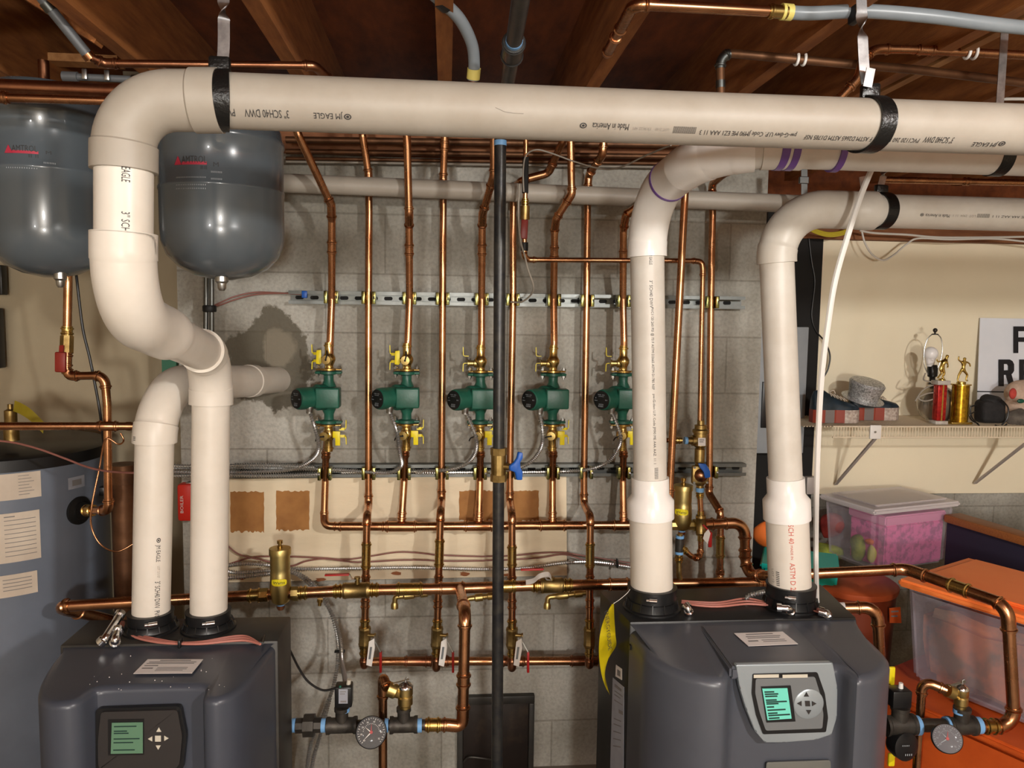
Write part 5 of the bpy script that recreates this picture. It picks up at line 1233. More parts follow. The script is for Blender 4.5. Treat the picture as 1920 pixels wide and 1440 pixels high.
# pipe from separator to right
sr = [P(1300, 984, 2.50), P(1396, 980, 2.50), P(1398, 1078, 2.50), P(1420, 1082, 2.44), P(1700, 1067, 2.30), P(1893, 1137, 2.00), P(1908, 1360, 1.99), P(1832, 1362, 1.99)]
sr[3] = P(1440, 1080, 2.36)
sr[5] = P(1889, 1135, 2.0); sr[6] = V((P(1909, 1340, 1.99).x, 2.0, P(1909, 1362, 2.0).z)); sr[7] = P(1836, 1362, 2.0)
pipe('copper_pipe', 'long thick copper pipe looping over the orange-lidded bin to the right boiler', 'pipe', sr, D114*.97, 'copper', .045,
    [('press_coupling', 1318, 984, 1340, 983, {'m': 'copper'}), ('press_elbow', 1357, 982, 1398, 1012), ('press_coupling', 1398, 1028, 1398, 1048), ('press_elbow', 1398, 1055, 1428, 1082), ('press_elbow', 1672, 1069, 1738, 1083), ('press_coupling', 1779, 1096, 1818, 1112, {'m': 'brass', 'k': 1.14}), ('press_elbow', 1868, 1128, 1907, 1184), ('press_elbow', 1908, 1325, 1868, 1361), ('press_adapter', 1868, 1361, 1844, 1362, {'m': 'brass', 'k': 1.16})])
pipe('copper_pipe', 'copper pipe elbowing down behind the right boiler by the dark orange bin', 'pipe', [(1440, 1100, 2.42), (1560, 1140, 2.26), (1645, 1139, 2.22), (1650, 1240, 2.22), V((P(1650, 1240, 2.22).x, 2.22, .1))], D1*1.12, 'copper', .04, [('press_elbow', 1606, 1139, 1649, 1176, {'k': 1.12}), ('paper_label', 1574, 1140, 1584, 1140, {'m': 'paper_white', 'k': 1.03, 'beads': False})])
# right iron manifold
Y2 = 2.0
m2 = Thing('outlet_manifold', 'grey iron outlet tees with blue sealant beside the right boiler', 'pipe fitting', P(1760, 1360, Y2), 'iron outlet fittings of the boilers')
bm = nb(); a = P(1660, 1358, Y2); b = P(1840, 1362, Y2); lathe(bm, a, b-a, [(.019, 0), (.019, (b-a).length)], 20); m2.part('nipple', bm, 'cast_iron')
iron_tee(m2, 1686, 1359, Y2, .088, .055, .0265); iron_tee(m2, 1802, 1361, Y2, .080, .055, .0245)
for x_, w_, r_ in ((1718, .014, .027), (1776, .010, .024), (1833, .014, .0235)): ring(m2, x_, 1360, Y2, w_, r_)
ring(m2, 1686, 1330, Y2, .016, .0185, ax=V((0, 0, 1))); ring(m2, 1800, 1333, Y2, .012, .0185, ax=V((0, 0, 1)))
bm = nb(); c = P(1690, 1395, Y2-.01); lathe(bm, c, V((.2, -1, .1)), [(.036, -.02), (.040, .0), (.040, .02), (.030, .024)], 28); m2.part('circulator_flange', bm, 'black_plastic', label='black round flow fitting')
text_flat(m2, 'IIIII', c+V((-.016, -.030, .010)), V((1, 0, 0)), V((0, 0, 1)), .02, .004, 'ink_pale', 'fitting_print'); text_flat(m2, 'IIII', c+V((-.006, -.030, -.018)), V((1, 0, 0)), V((0, 0, 1)), .02, .006, 'ink_pale', 'fitting_print')
th = Thing('low_water_cutoff', 'small black control box on the right iron tee with a white wire nut', 'control box', P(1684, 1325, Y2), 'black control boxes on the iron tees')
c = P(1684, 1306, Y2); bm = nb(); box(bm, c, (.056, .046, .050), bev=.004); th.part('housing', bm, 'black_plastic')
bm = nb(); lathe(bm, c+V((.006, 0, .024)), V((0, 0, 1)), [(.007, 0), (.006, .016)], 12); th.part('wire_nut', bm, 'white_plastic')
gauge('pale round dial gauge with glass lens beside the right boiler', 1776, 1385, Y2-.10, .0385, (.12, 0, 0), 'gauge_dark', 'ink_pale')
_, e2 = relief('brass relief valve with chrome cap next to the right boiler', 1801, 1328, 1284, Y2, -1, .92)
w = [e2, V((P(1742, 1280, Y2).x, Y2+.03, e2.z+.016)), V((P(1742, 1280, Y2).x, Y2+.03, .03))]
pipe('copper_pipe', 'copper discharge pipe dropping from the right relief valve', 'pipe', w, D34, 'copper', .022, [('press_elbow', 1770, 1290, 1742, 1304, {'k': 1.2})], 'copper discharge pipes of the relief valves')
for (y0, y1, nm) in ((1250, 1284, 'yellow valve handle peeking out high beside the right boiler'), (1412, 1436, 'yellow valve handle peeking out low beside the right boiler')):
    bm = nb(); box(bm, P(1671, (y0+y1)/2, 2.06), (.020, .01, P(1673, y0, 2.06).z-P(1673, y1, 2.06).z), bev=.004); m2.part('valve_handle', bm, 'yellow_handle', label=nm)

# ---- left side copper
th_lt, _ = pipe('copper_pipe', 'copper pipe from the left tank through a red handled valve down to the heater port', 'pipe', [(128, 500, 2.38), (126, 620, 2.38), (124, 690, 2.36), (130, 705, 2.36), (196, 704, 2.36), (201, 760, 2.36), (203, 930, 2.36), (204, 957, 2.36), (158, 957, 2.44)], D34, 'copper', .028,
    [('press_adapter', 128, 612, 128, 630, {'m': 'brass', 'k': 1.25}), ('ball_valve_body', 127, 630, 126, 662, {'m': 'brass_rough', 'k': 1.6, 'beads': False, 'seg': 8}), ('press_adapter', 126, 662, 125, 690, {'m': 'copper', 'k': 1.25}), ('press_elbow', 124, 692, 148, 705, {'k': 1.2}), ('press_elbow', 178, 704, 200, 730, {'k': 1.2}), ('press_elbow', 203, 935, 190, 957, {'k': 1.2}), ('press_adapter', 176, 957, 160, 957, {'m': 'brass', 'k': 1.3})])
bm = nb(); bar(bm, P(114, 660, 2.33), P(114, 698, 2.33), .030, .014, V((0, 1, 0)), .004); bar(bm, P(116, 648, 2.345), P(115, 664, 2.335), .012, .006, V((0, 1, 0))); th_lt.part('valve_handle', bm, 'red_dark', label='dark red lever')
pipe('copper_pipe', 'horizontal copper pipe crossing above the water heater', 'pipe', [(-60, 799, 2.30), (200, 799, 2.34), (262, 799, 2.36)], D34*.98, 'copper', 0, [('press_tee', 182, 799, 222, 799, {'k': 1.2}), ('press_coupling', 236, 799, 246, 799, {'k': 1.12})])
pipe('copper_pipe', 'thin copper tube drooping in a loop from the pipe beside the heater', 'pipe', [Vector(v_) for v_ in smooth_curve(WP([(226, 812, 2.36), (232, 826, 2.36), (222, 833, 2.34), (198, 824, 2.33), (186, 880, 2.30), (172, 950, 2.28), (172, 990, 2.28), (190, 1022, 2.28), (220, 1034, 2.30), (256, 1016, 2.32)]), 6)], .005, 'copper', 0)
th = Thing('relief_valve', 'brass valve with a curling yellow tag on top of the water heater', 'valve', P(22, 820, 2.52)); o = P(22, 826, 2.52)
bm = nb(); lathe(bm, o, V((0, 0, 1)), [(.022, 0), (.022, .04), (.015, .045), (.018, .06), (.018, .095), (.008, .10), (.008, .115)], 18); th.part('valve_body', bm, 'brass_rough')
bm = nb(); prv = None
for q in smooth_curve(WP([(28, 758, 2.50), (42, 764, 2.49), (60, 776, 2.48), (84, 800, 2.48)]), 5):
    r_ = [bm.verts.new(q+V((0, .0, .012))), bm.verts.new(q+V((0, -.012, -.020)))]
    if prv: bm.faces.new((prv[0], prv[1], r_[1], r_[0]))
    prv = r_
bmesh.ops.solidify(bm, geom=bm.faces[:], thickness=.0008); th.part('warning_tag', bm, 'yellow_cable', label='yellow paper tag')
# white rear pipe
pipe('vent_pipe', 'slim white plastic pipe running level behind the risers high on the wall', 'pipe', [(528, 343, 2.55), (1505, 383, 2.55)], .060, 'pvc_dusty_dimmed', 0, ())
# wall-top pipes
for k, (y0, y1, d_, m_, lab) in enumerate(((262, 274, .022, 'brown_pipe', 'topmost copper pipe running along the wall top'), (284, 296, .018, 'brown_pipe', 'copper pipe running under the topmost one along the wall top'), (297, 309, .012, 'brown_pipe', 'lowest slim copper pipe along the wall top'), (303, 316, .007, 'wire_grey', 'thin pale conduit at the top edge of the blocks'))):
    pipe('copper_pipe' if k < 3 else 'conduit', lab, 'pipe' if k < 3 else 'conduit', [(536, y0, 2.66), (1424, y1, 2.66)], d_, m_, 0, ())
# ================= CABLES =================
def wire(label, pts, d, m, name='wire', cat='wire', group=None, n=8, seg=8):
    bm = nb(); sweep(bm, smooth_curve(WP(pts), n), d/2, seg); return solo(name, label, cat, bm, m, group)
def bx(label, pts, d=.0145, group='armored cables on the block wall', n=8):
    p = Path(smooth_curve(WP(pts), n)); N = int(p.L/.0020); bm = nb()
    q = [p.at(p.L*k/N) for k in range(N+1)]; rs = [d/2*(1.0 if k % 4 < 2 else .58) for k in range(N+1)]
    sweep(bm, q, rs, 9); return solo('armored_cable', label, 'cable', bm, 'bx_cable', group, ang=25)
YC = 2.62
def c_(i): q = proj(conn[i]); return conn[i]
bx('armored cable drooping from the leftmost green pump to the lower rail', [conn[0]+V((0, 0, .012)), (590, 800, 2.50), (598, 838, 2.53), (585, 862, 2.58), (545, 880, 2.62), (470, 885, 2.63), (380, 886, 2.62), (325, 885, 2.61)])
bx('armored cable drooping from the second green pump to the lower rail', [conn[1]+V((0, 0, .012)), (744, 810, 2.50), (750, 850, 2.54), (753, 872, 2.585), (735, 885, 2.60), (705, 886, 2.61), (600, 880, 2.635), (440, 877, 2.63), (325, 878, 2.60)])
bx('armored cable drooping from the middle green pump to the lower rail', [conn[2]+V((0, 0, .012)), (891, 815, 2.50), (892, 846, 2.54), (876, 868, 2.58), (840, 881, 2.60), (770, 884, 2.645), (640, 886, 2.65)])
bx('armored cable drooping from the pump right of the gas pipe', [conn[3]+V((0, 0, .012)), (1018, 815, 2.50), (1012, 845, 2.54), (992, 868, 2.58), (960, 880, 2.60), (900, 885, 2.645), (780, 886, 2.65)])
bx('armored cable drooping from the pump behind the purple-ringed vent', [conn[4]+V((0, 0, .012)), (1163, 815, 2.50), (1158, 842, 2.54), (1140, 866, 2.58), (1105, 880, 2.60), (1050, 884, 2.645), (920, 886, 2.65)])
bx('armored cable lying lowest in the bundle left of the lower rail', [(600, 889, 2.60), (500, 892, 2.60), (420, 890, 2.60), (325, 892, 2.58)])
bx('armored cable lying uppermost in the bundle left of the lower rail', [(590, 876, 2.61), (500, 872, 2.61), (420, 873, 2.61), (325, 873, 2.58), (312, 860, 2.58)])
bx('armored cable running level across the painted board below the pink wires', [(420, 1062, 2.655), (455, 1057, 2.655), (500, 1059, 2.655), (545, 1066, 2.66), (640, 1066, 2.66), (770, 1064, 2.66), (900, 1067, 2.66), (985, 1065, 2.66), (1060, 1055, 2.66), (1120, 1054, 2.66), (1185, 1064, 2.66)])
bx('armored cable curving down from the board and away below the left boiler outlet', [(420, 1070, 2.64), (450, 1074, 2.64), (500, 1070, 2.64), (540, 1068, 2.63), (580, 1088, 2.61), (610, 1125, 2.60), (630, 1180, 2.58), (634, 1230, 2.56), (624, 1290, 2.55), (600, 1350, 2.55), (582, 1400, 2.55), (574, 1460, 2.56)])
bx('armored cable curving down from the board to the left control box', [(420, 1084, 2.63), (470, 1080, 2.63), (520, 1074, 2.63), (555, 1076, 2.62), (592, 1108, 2.60), (622, 1150, 2.56), (638, 1200, 2.50), (641, 1240, 2.40), (646, 1268, 2.20), P(648, 1282, 2.07)])
bx('armored cable dropping behind the left boiler outlet union', [(618, 1310, 2.45), (600, 1380, 2.45), (588, 1420, 2.45), (580, 1470, 2.45)])
WG = 'pink control wires along the painted board'
wire('upper pink wire along the painted board', [(428, 1058, 2.67), (470, 1046, 2.67), (520, 1043, 2.67), (600, 1046, 2.67), (650, 1049, 2.67), (700, 1042, 2.67), (755, 1035, 2.67), (830, 1041, 2.67), (930, 1043, 2.67), (1040, 1036, 2.67), (1095, 1042, 2.67), (1185, 1056, 2.66)], .0055, 'wire_brown', group=WG)
wire('lower pink wire along the painted board', [(426, 1022, 2.665), (450, 1040, 2.665), (500, 1052, 2.665), (545, 1061, 2.665), (575, 1052, 2.665), (610, 1048, 2.665), (670, 1054, 2.665), (760, 1050, 2.665), (850, 1052, 2.665), (940, 1050, 2.665), (1010, 1046, 2.665), (1060, 1040, 2.665), (1110, 1054, 2.66), (1185, 1060, 2.655)], .0055, 'wire_brown', group=WG)
zt1 = ZT+.006
def PT(px, py, dz=.006): return PZ(px, py, ZT+dz)
for k in range(3):
    dy = k*3.2-3
    wire(['rear', 'middle', 'front'][k]+' strand of the pink wire bundle on the left boiler', [PT(226+k*3, 1166), PT(232+k*3, 1182+dy), PT(262, 1194+dy), PT(300, 1202+dy*.8), PT(338, 1206+dy*.3), PT(380, 1205+dy*.6), PT(430, 1198+dy*1.2), PT(462, 1197+dy*1.2), PT(488, 1208)], .0060, 'wire_pink', group='pink wires tied across the left boiler lid')
    wire(['rear', 'middle', 'front'][k]+' strand of the pink wire bundle on the right boiler', [PT(1278, 1128+dy*.5), PT(1310, 1132+dy), PT(1350, 1133+dy*1.2), PT(1400, 1127+dy*1.6), PT(1440, 1133+dy*.6), PT(1456, 1136), PT(1500, 1140+dy), PT(1530, 1143+dy), PT(1550, 1154)], .0060, 'wire_pink', group='pink wires tied across the right boiler lid')
for px, py, lab in ((338, 1206, 'black cable tie round the pink wires on the left boiler'), (1456, 1136, 'black cable tie round the pink wires on the right boiler')):
    bm = nb(); box(bm, PT(px, py, .008), (.007, .022, .020), bev=.003); solo('cable_tie', lab, 'cable tie', bm, 'black_plastic', 'black cable ties')
def connector(label, pts):
    bm = nb(); w = [PZ(a, b, ZT+c) for a, b, c in pts]; sweep(bm, fillet(w, .012), .0095, 14)
    d = (w[1]-w[0]).normalized(); lathe(bm, w[0], d, [(.0125, 0), (.0125, .012), (.010, .014)], 12); lathe(bm, w[-1], (w[-2]-w[-1]).normalized(), [(.013, 0), (.013, .012)], 12)
    solo('cable_connector', label, 'connector', bm, 'chrome', 'silver cable connectors on the boiler lids')
connector('silver cable connector at the left rear corner of the left boiler', [(188, 1206, .01), (198, 1196, .022), (216, 1168, .04), (226, 1150, .05)])
connector('short silver cable connector left of the first cuff', [(215, 1207, .006), (216, 1200, .022), (221, 1180, .03)])
connector('silver cable connector in the middle of the right boiler lid', [(1292, 1152, .004), (1291, 1142, .022), (1284, 1134, .03)])
connector('silver cable connector in front of the red-lettered vent cuff', [(1484, 1149, .004), (1480, 1141, .022), (1456, 1139, .022)])
connector('silver cable end at the right rear corner of the right boiler', [(1553, 1155, .004), (1550, 1150, .014), (1536, 1146, .016)])
bx('short armored cable behind the vent with red lettering', [PT(1432, 1110, .03), PT(1418, 1113, .03), PT(1405, 1117, .02), PT(1398, 1123, .01)], .014, 'armored cables on the boilers')
wire('black cord arching from the left boiler to its control box', [PT(492, 1206), (498, 1188, 1.9), (512, 1180, 1.95), (528, 1190, 2.0), (545, 1222, 2.02), (560, 1252, 2.03), (578, 1278, 2.03), (605, 1294, 2.03), (630, 1290, 2.03)], .0062, 'wire_black', 'cord', 'cord')
wire('black loop of cord behind the right boiler by the copper elbow', [PT(1540, 1150), (1556, 1137, 2.1), (1572, 1136, 2.12), (1580, 1146, 2.1)], .005, 'wire_black', 'cord', 'cord')
wire('black cord hanging below the left tank past the copper elbow', [(142, 505, 2.45), (148, 560, 2.45), (156, 620, 2.45), (168, 670, 2.45), (178, 720, 2.45), (187, 770, 2.45), (193, 820, 2.42), (196, 838, 2.40)], .0085, 'wire_black', 'cord', 'cord')
wire('pink wire swagged from the left frame edge across the heater top', [(-40, 824, 2.30), (20, 829, 2.30), (70, 841, 2.29), (120, 859, 2.28), (165, 876, 2.27), (205, 884, 2.26), (256, 887, 2.22)], .0062, 'wire_brown')
wire('pale thin sensor wire swinging under the big pipe from the feed line', [(958, 566, 2.60), (978, 566, 2.55), (996, 552, 2.5), (1000, 535, 2.46), (990, 505, 2.43), (984, 480, 2.42), (976, 450, 2.41), (972, 400, 2.41), (974, 345, 2.41)], .006, 'wire_grey', 'sensor_wire')
wire('pale thin wire arching across the risers to the purple-ringed vent elbow', [(982, 360, 2.40), (981, 320, 2.40), (986, 292, 2.40), (1004, 281, 2.38), (1030, 286, 2.38), (1080, 304, 2.36), (1130, 317, 2.30), (1165, 313, 2.2), (1210, 292, 2.1), (1258, 272, 1.95)], .0048, 'wire_grey', 'sensor_wire')
wire('white flexible tube hanging from the ceiling past the right vent to the boiler', [P(1634, 318, 1.9), (1612, 372, 1.9), (1590, 440, 1.9), (1566, 525, 1.9), (1552, 610, 1.91), (1541, 700, 1.93), (1535, 800, 1.97), (1531, 920, 2.03), (1530, 1040, 2.16), PT(1531, 1128, .02)], .0155, 'white_plastic', 'plastic_tube', 'tube')
wire('black cable wandering down the beige wall left of the shelf', [(1516, 440, 3.37), (1522, 490, 3.37), (1528, 530, 3.37), (1522, 590, 3.37), (1530, 620, 3.37), (1546, 640, 3.37), (1556, 665, 3.37), (1553, 690, 3.37), (1545, 706, 3.37)], .0075, 'wire_black', 'cable', 'cable')
wire('upper white cable along the beam above the beige wall', [(1612, 432, 3.28), (1640, 437, 3.28), (1700, 440, 3.28), (1760, 445, 3.28), (1860, 445, 3.28), (1960, 443, 3.28)], .0095, 'wire_white', 'cable', 'cable', 'white cables along the beam')
wire('white cable sagging in a loop onto the beige wall', [(1616, 434, 3.27), (1622, 456, 3.27), (1636, 478, 3.27), (1656, 488, 3.27), (1676, 478, 3.27), (1700, 458, 3.27), (1722, 447, 3.27), (1780, 449, 3.27), (1870, 448, 3.27), (1960, 458, 3.27)], .0085, 'wire_white', 'cable', 'cable', 'white cables along the beam')
for k in range(3):
    wire(['lowest', 'middle', 'topmost'][k]+' turn of yellow cable below the beam beside the vent elbow', [(1510, 426-k*2, 3.25), (1530, 437-k*3, 3.25), (1556, 443-k*3, 3.25), (1585, 438-k*3, 3.25), (1600, 426-k*3, 3.25)], .009, 'yellow_cable', 'cable', 'cable', 'yellow cable turns')
for (x, lab) in ((387, 'left silver conduit below the middle tank'), (397, 'right silver conduit below the middle tank')):
    bm = nb(); sweep(bm, [P(x, 500, 2.60), P(x+(-1 if x < 390 else 0), 625, 2.60), P(x, 720, 2.60)], .008, 12); solo('conduit', lab, 'conduit', bm, 'galvanized', 'silver conduits')
bm = nb(); lathe(bm, P(393, 585, 2.60), V((0, 0, 1)), [(.020, 0), (.022, .004), (.022, .018), (.020, .022)], 20); solo('cable_tie', 'black tie round the two silver conduits', 'cable tie', bm, 'black_rubber', 'black cable ties')
for k in (0, 1):
    wire(['upper', 'lower'][k]+' brown wire bowing from the silver conduits to the upper rail', [(396, 575, 2.62), (412, 568-k*-4, 2.65), (440, 556+k*6, 2.67), (480, 548+k*4, 2.68), (535, 550, 2.67), (570, 552, 2.67)], .0055, 'wire_brown', group='brown wires left of the upper rail')
bm = nb(); box(bm, P(571, 552, 2.655), (.018, .012, .024), bev=.003); solo('cable_tie', 'blue tape wrap inside the left end of the upper rail', 'tape', bm, 'blue_handle')
for x, y in ((612, 1087), ):
    pass
bm = nb(); box(bm, P(637, 1221, 2.55), (.035, .016, .006), bev=.002); solo('cable_tie', 'black tie joining the two falling armored cables', 'cable tie', bm, 'black_plastic', 'black cable ties')
bm = nb(); box(bm, P(1157, 1056, 2.645), (.006, .02, .030), bev=.002); solo('cable_tie', 'black tie on the cables left of the purple-ringed vent', 'cable tie', bm, 'black_plastic', 'black cable ties')

# ================= CEILING PIPES =================
CG = None
zc_ = P(1185, 10, 1.56).z; e1 = P(1138, 98, 1.85); q0 = P(1188, 8, 1.56)
pipe('copper_pipe', 'copper pipe under the joists turning away above the big vent pipe', 'pipe', [V((e1.x, e1.y, q0.z)), q0, (1478, 23, 1.60)], .0222, 'copper', .022, [('press_elbow', 1158, 55, 1218, 8), ('press_coupling', 1139, 98, 1152, 66), ('press_adapter', 1440, 21, 1478, 23, {'m': 'brass', 'k': 1.2})])
w = [(1465, 22, 1.60), (1520, 25, 1.60), (1620, 21, 1.58), (1740, 30, 1.56), (1850, 44, 1.55), (1980, 58, 1.55), (2600, 120, 1.55)]
th, pp = pipe('plastic_pipe', 'grey flexible plastic pipe with yellow ring sagging under the joists at right', 'pipe', smooth_curve(WP(w), 6), .0275, 'pex_grey', 0, [('crimp_ring', 1462, 22, 1484, 23, {'m': 'yellow_ring', 'k': 1.2, 'beads': False, 'label': 'yellow crimp ring'})])
bm = nb(); box(bm, P(1605, 20, 1.57), (.018, .04, .05), bev=.006); rough(bm, .002, 60); solo('cable_tie', 'black clip holding the grey plastic pipe by the strap', 'clip', bm, 'black_rubber')
pipe('plastic_pipe', 'grey flexible plastic pipe curling down behind the big vent pipe', 'pipe', smooth_curve(WP([(800, -22, 1.62), (830, 4, 1.68), (862, 36, 1.74), (884, 80, 1.80), (889, 118, 1.84), (887, 150, 1.86)]), 6), .027, 'pex_grey', 0, [('crimp_ring', 888, 128, 887, 148, {'m': 'yellow_ring', 'k': 1.16, 'beads': False, 'label': 'yellow crimp ring'}), ('pipe_clip', 822, -2, 836, 10, {'m': 'black_plastic', 'k': 1.25, 'beads': False})])
pipe('copper_pipe', 'short copper stub under the curling grey plastic pipe', 'pipe', [(887, 146, 1.86), (886, 225, 1.86)], .0222, 'copper_old', 0)
pipe('steel_pipe', 'dull grey-brown pipe with a white clip under the joists at right', 'pipe', [(1352, 215, 1.85), (1350, 98, 1.85), (1500, 112, 1.85), (1720, 131, 1.85), (2700, 250, 1.85)], .0205, 'brown_pipe', .03, [('soldered_elbow', 1351, 128, 1366, 99, {'m': 'galvanized', 'k': 1.15, 'label': 'silvery soldered elbow'}), ('coupling', 1352, 150, 1352, 166, {'m': 'galvanized', 'k': 1.1})])
pipe('copper_pipe', 'copper pipe bending up from the purple-ringed vent to the right frame edge', 'pipe', [(1545, 215, 1.80), (1608, 148, 1.80), (1628, 92, 1.80), (1700, 93, 1.80), (2700, 140, 1.80)], .0200, 'copper', .045, [('press_elbow', 1590, 166, 1622, 112, {'k': 1.15}), ('press_elbow', 1622, 104, 1668, 92, {'k': 1.15}), ('press_coupling', 1718, 94, 1754, 95, {'k': 1.15})])
def jclamp(label, px, py, Y):
    bm = nb(); c = P(px, py, Y)
    for dx in (-.009, .009):
        pts = [c+V((dx, .013*math.cos(a), .0145*math.sin(a))) for a in [math.radians(t) for t in range(150, 391, 20)]]; sweep(bm, pts, .0035, 8)
    bar(bm, c+V((-.012, .012, .012)), c+V((.012, .012, .03)), .012, .004); solo('pipe_clip', label, 'clip', bm, 'white_plastic', 'white pipe clips under the joists')
jclamp('white clip round the grey-brown pipe under a joist', 1500, 110, 1.85); jclamp('white clip round the copper pipe near the right frame edge', 1820, 98, 1.80)
pipe('copper_pipe', 'copper pipe seen between the two lower vents at far right', 'pipe', [(1655, 337, 2.75), (2400, 353, 2.75)], .0235, 'copper', 0, [('press_coupling', 1805, 340, 1818, 340)])
bm = nb(); bar(bm, P(1820, 110, 2.3), P(1817, 195, 2.3), .016, .002, V((0, 1, 0))); solo('metal_strap', 'dark thin strap dropping behind the top vent at far right', 'strap', bm, 'galvanized', smooth=False)
wire('white cable resting behind the top vent at far right', [(1798, 187, 2.35), (1830, 192, 2.35), (1870, 186, 2.35), (1990, 188, 2.35), (2300, 205, 2.35)], .0095, 'wire_white', 'cable', 'cable')
bm = nb(); box(bm, P(1798, 183, 2.34), (.014, .004, .022)); solo('pipe_clip', 'tiny silver bracket at the end of the white cable', 'clip', bm, 'zinc', smooth=False)
pipe('copper_pipe', 'thin copper pipe crossing under the joists above the left elbow', 'pipe', [(172, 108, 1.92), (196, 119, 1.94), (590, 123, 1.94), (640, 170, 2.1)], .0185, 'copper_old', .02, [('press_elbow', 180, 112, 222, 120, {'k': 1.25}), ('press_elbow', 568, 122, 618, 148, {'k': 1.25})])
pipe('steel_pipe', 'dark grey pipe slanting down between the joists at upper left', 'pipe', [(62, -24, 1.85), (170, 110, 1.93)], .024, 'grey_conduit_old', 0, [('coupling', 84, 4, 96, 20, {'m': 'galvanized', 'k': 1.2, 'beads': False}), ('ring', 162, 100, 170, 110, {'m': 'copper', 'k': 1.15, 'beads': False})])
pipe('copper_pipe', 'dark red copper pipe crossing above the left tank', 'pipe', [(-60, 160, 1.88), (300, 174, 1.88)], .034, 'copper_old', 0)
pipe('copper_pipe', 'bright copper pipe below the dark red one above the left tank', 'pipe', [(-60, 181, 1.84), (290, 192, 1.86)], .0195, 'copper', 0, [('press_elbow', -20, 182, 16, 183, {'k': 1.3})])
th, pp = pipe('steel_pipe', 'grey pipe with silver clips behind the left elbow', 'pipe', [(118, 143, 1.98), (335, 153, 1.98)], .0165, 'grey_conduit_old', 0, [('coupling', 118, 143, 146, 144, {'m': 'grey_conduit_old', 'k': 1.4, 'beads': False}), ('coupling', 248, 149, 258, 149, {'m': 'galvanized', 'k': 1.35, 'beads': False})])
for x, y in ((158, 141), (200, 143), (306, 147)):
    bm = nb(); bar(bm, P(x, y-12, 1.965), P(x+1, y+8, 1.965), .012, .006, V((0, 1, 0)), .002); th.part('pipe_clip', bm, 'zinc')
bm = nb()
for (x0_, y0_, x1_, y1_) in ((1617, 331, 1620, 353),): bar(bm, P(x0_, y0_, 2.0), P(x1_, y1_, 2.0), .018, .002, V((0, 1, 0)))
solo('metal_strap', 'short end of strap left of the white flexible tube', 'strap', bm, 'steel_strap', smooth=False)
bm = nb(); box(bm, P(1507, 338, 2.4), (.03, .012, .022), bev=.002); bar(bm, P(1508, 300, 2.4), P(1508, 378, 2.4), .02, .002, V((0, 1, 0))); solo('metal_strap', 'galvanized hanger at the right end of the slim rear pipe', 'strap', bm, 'galvanized', smooth=False)

# ================= LEFT SIDE =================
al = Thing('alarm_switch', 'red emergency switch box between the two left vents', 'switch', P(350, 975, 2.63))
bm = nb(); box(bm, P(352, 940, 2.655), (.056, .05, P(352, 905, 2.63).z-P(352, 975, 2.63).z), bev=.010); al.part('plate', bm, 'alarm_red')
text_flat(al, 'BOILER', P(344, 962, 2.628), V((0, 0, 1)), V((-1, 0, 0))*-1 if False else V((-1, 0, 0)), .06, .010, 'paper_white', 'switch_lettering')
bm = nb(); box(bm, P(356, 908, 2.66), (.02, .03, .018), bev=.003); al.part('cable_entry', bm, 'zinc')
bm = nb(); lathe(bm, V((P(234, 1000, 2.60).x, 2.60, .25)), V((0, 0, 1)), [(.038, 0), (.038, P(234, 905, 2.6).z-.25), (.046, P(234, 904, 2.6).z-.25), (.046, P(234, 870, 2.6).z-.25)], 24); solo('drain_stack', 'brown old drain pipe half hidden behind the left vents', 'pipe', bm, 'brown_pipe')
bm = nb(); box(bm, P(319, 700, 2.98), (.052, .02, .30)); solo('green_post', 'green painted strip of wood behind the left vents', 'post', bm, 'green_strip', smooth=False)
for (x, y0, y1, lab) in ((0, 496, 553, 'upper black framed object at the left frame edge'), (-4, 577, 690, 'lower black framed object at the left frame edge')):
    bm = nb(); a = P(-60, y0, 3.0); b = P(x+10, y1, 3.0); box(bm, (a+b)/2, (b.x-a.x, .04, a.z-b.z), bev=.004); solo('picture_frame', lab, 'frame', bm, 'black_plastic', 'black frames on the left wall')

# ================= RIGHT WALL AREA =================
eb = Thing('electrical_panel', 'grey electrical panel in the dark gap behind the right vent', 'electrical panel', P(1465, 848, 3.30))
a = P(1423, 612, 3.28); b = P(1506, 850, 3.28); bm = nb(); box(bm, V(((a.x+b.x)/2, 3.33, (a.z+b.z)/2)), (b.x-a.x, .10, a.z-b.z), bev=.004); eb.part('cabinet', bm, 'panel_box_grey')
bm = nb(); a2 = P(1430, 716, 3.275); b2_ = P(1442, 802, 3.275); box(bm, (a2+b2_)/2, (b2_.x-a2.x, .012, a2.z-b2_.z), bev=.002); eb.part('breaker_row', bm, 'black_plastic')
a = P(1424, 384, 3.385); b = P(1511, 1090, 3.385); bm = nb(); box(bm, (a+b)/2, (b.x-a.x, .02, a.z-b.z)); solo('backing_board', 'near-black board behind the electrical panel', 'board', bm, 'dark_gap', smooth=False)  # near-black sheet closing the strip between block wall and beige wall
bm = nb(); sweep(bm, smooth_curve(WP([(1432, 380, 3.2), (1434, 450, 3.2), (1430, 530, 3.22), (1436, 612, 3.30)]), 6), .016, 10); solo('cable_bundle', 'thick black cable bundle entering the electrical panel', 'cable', bm, 'wire_black')
bm = nb(); box(bm, P(1518, 909, 3.37), (.05, .05, .08), bev=.004); solo('switch_box', 'small grey metal box on the beige wall behind the white tube', 'box', bm, 'bracket_grey')
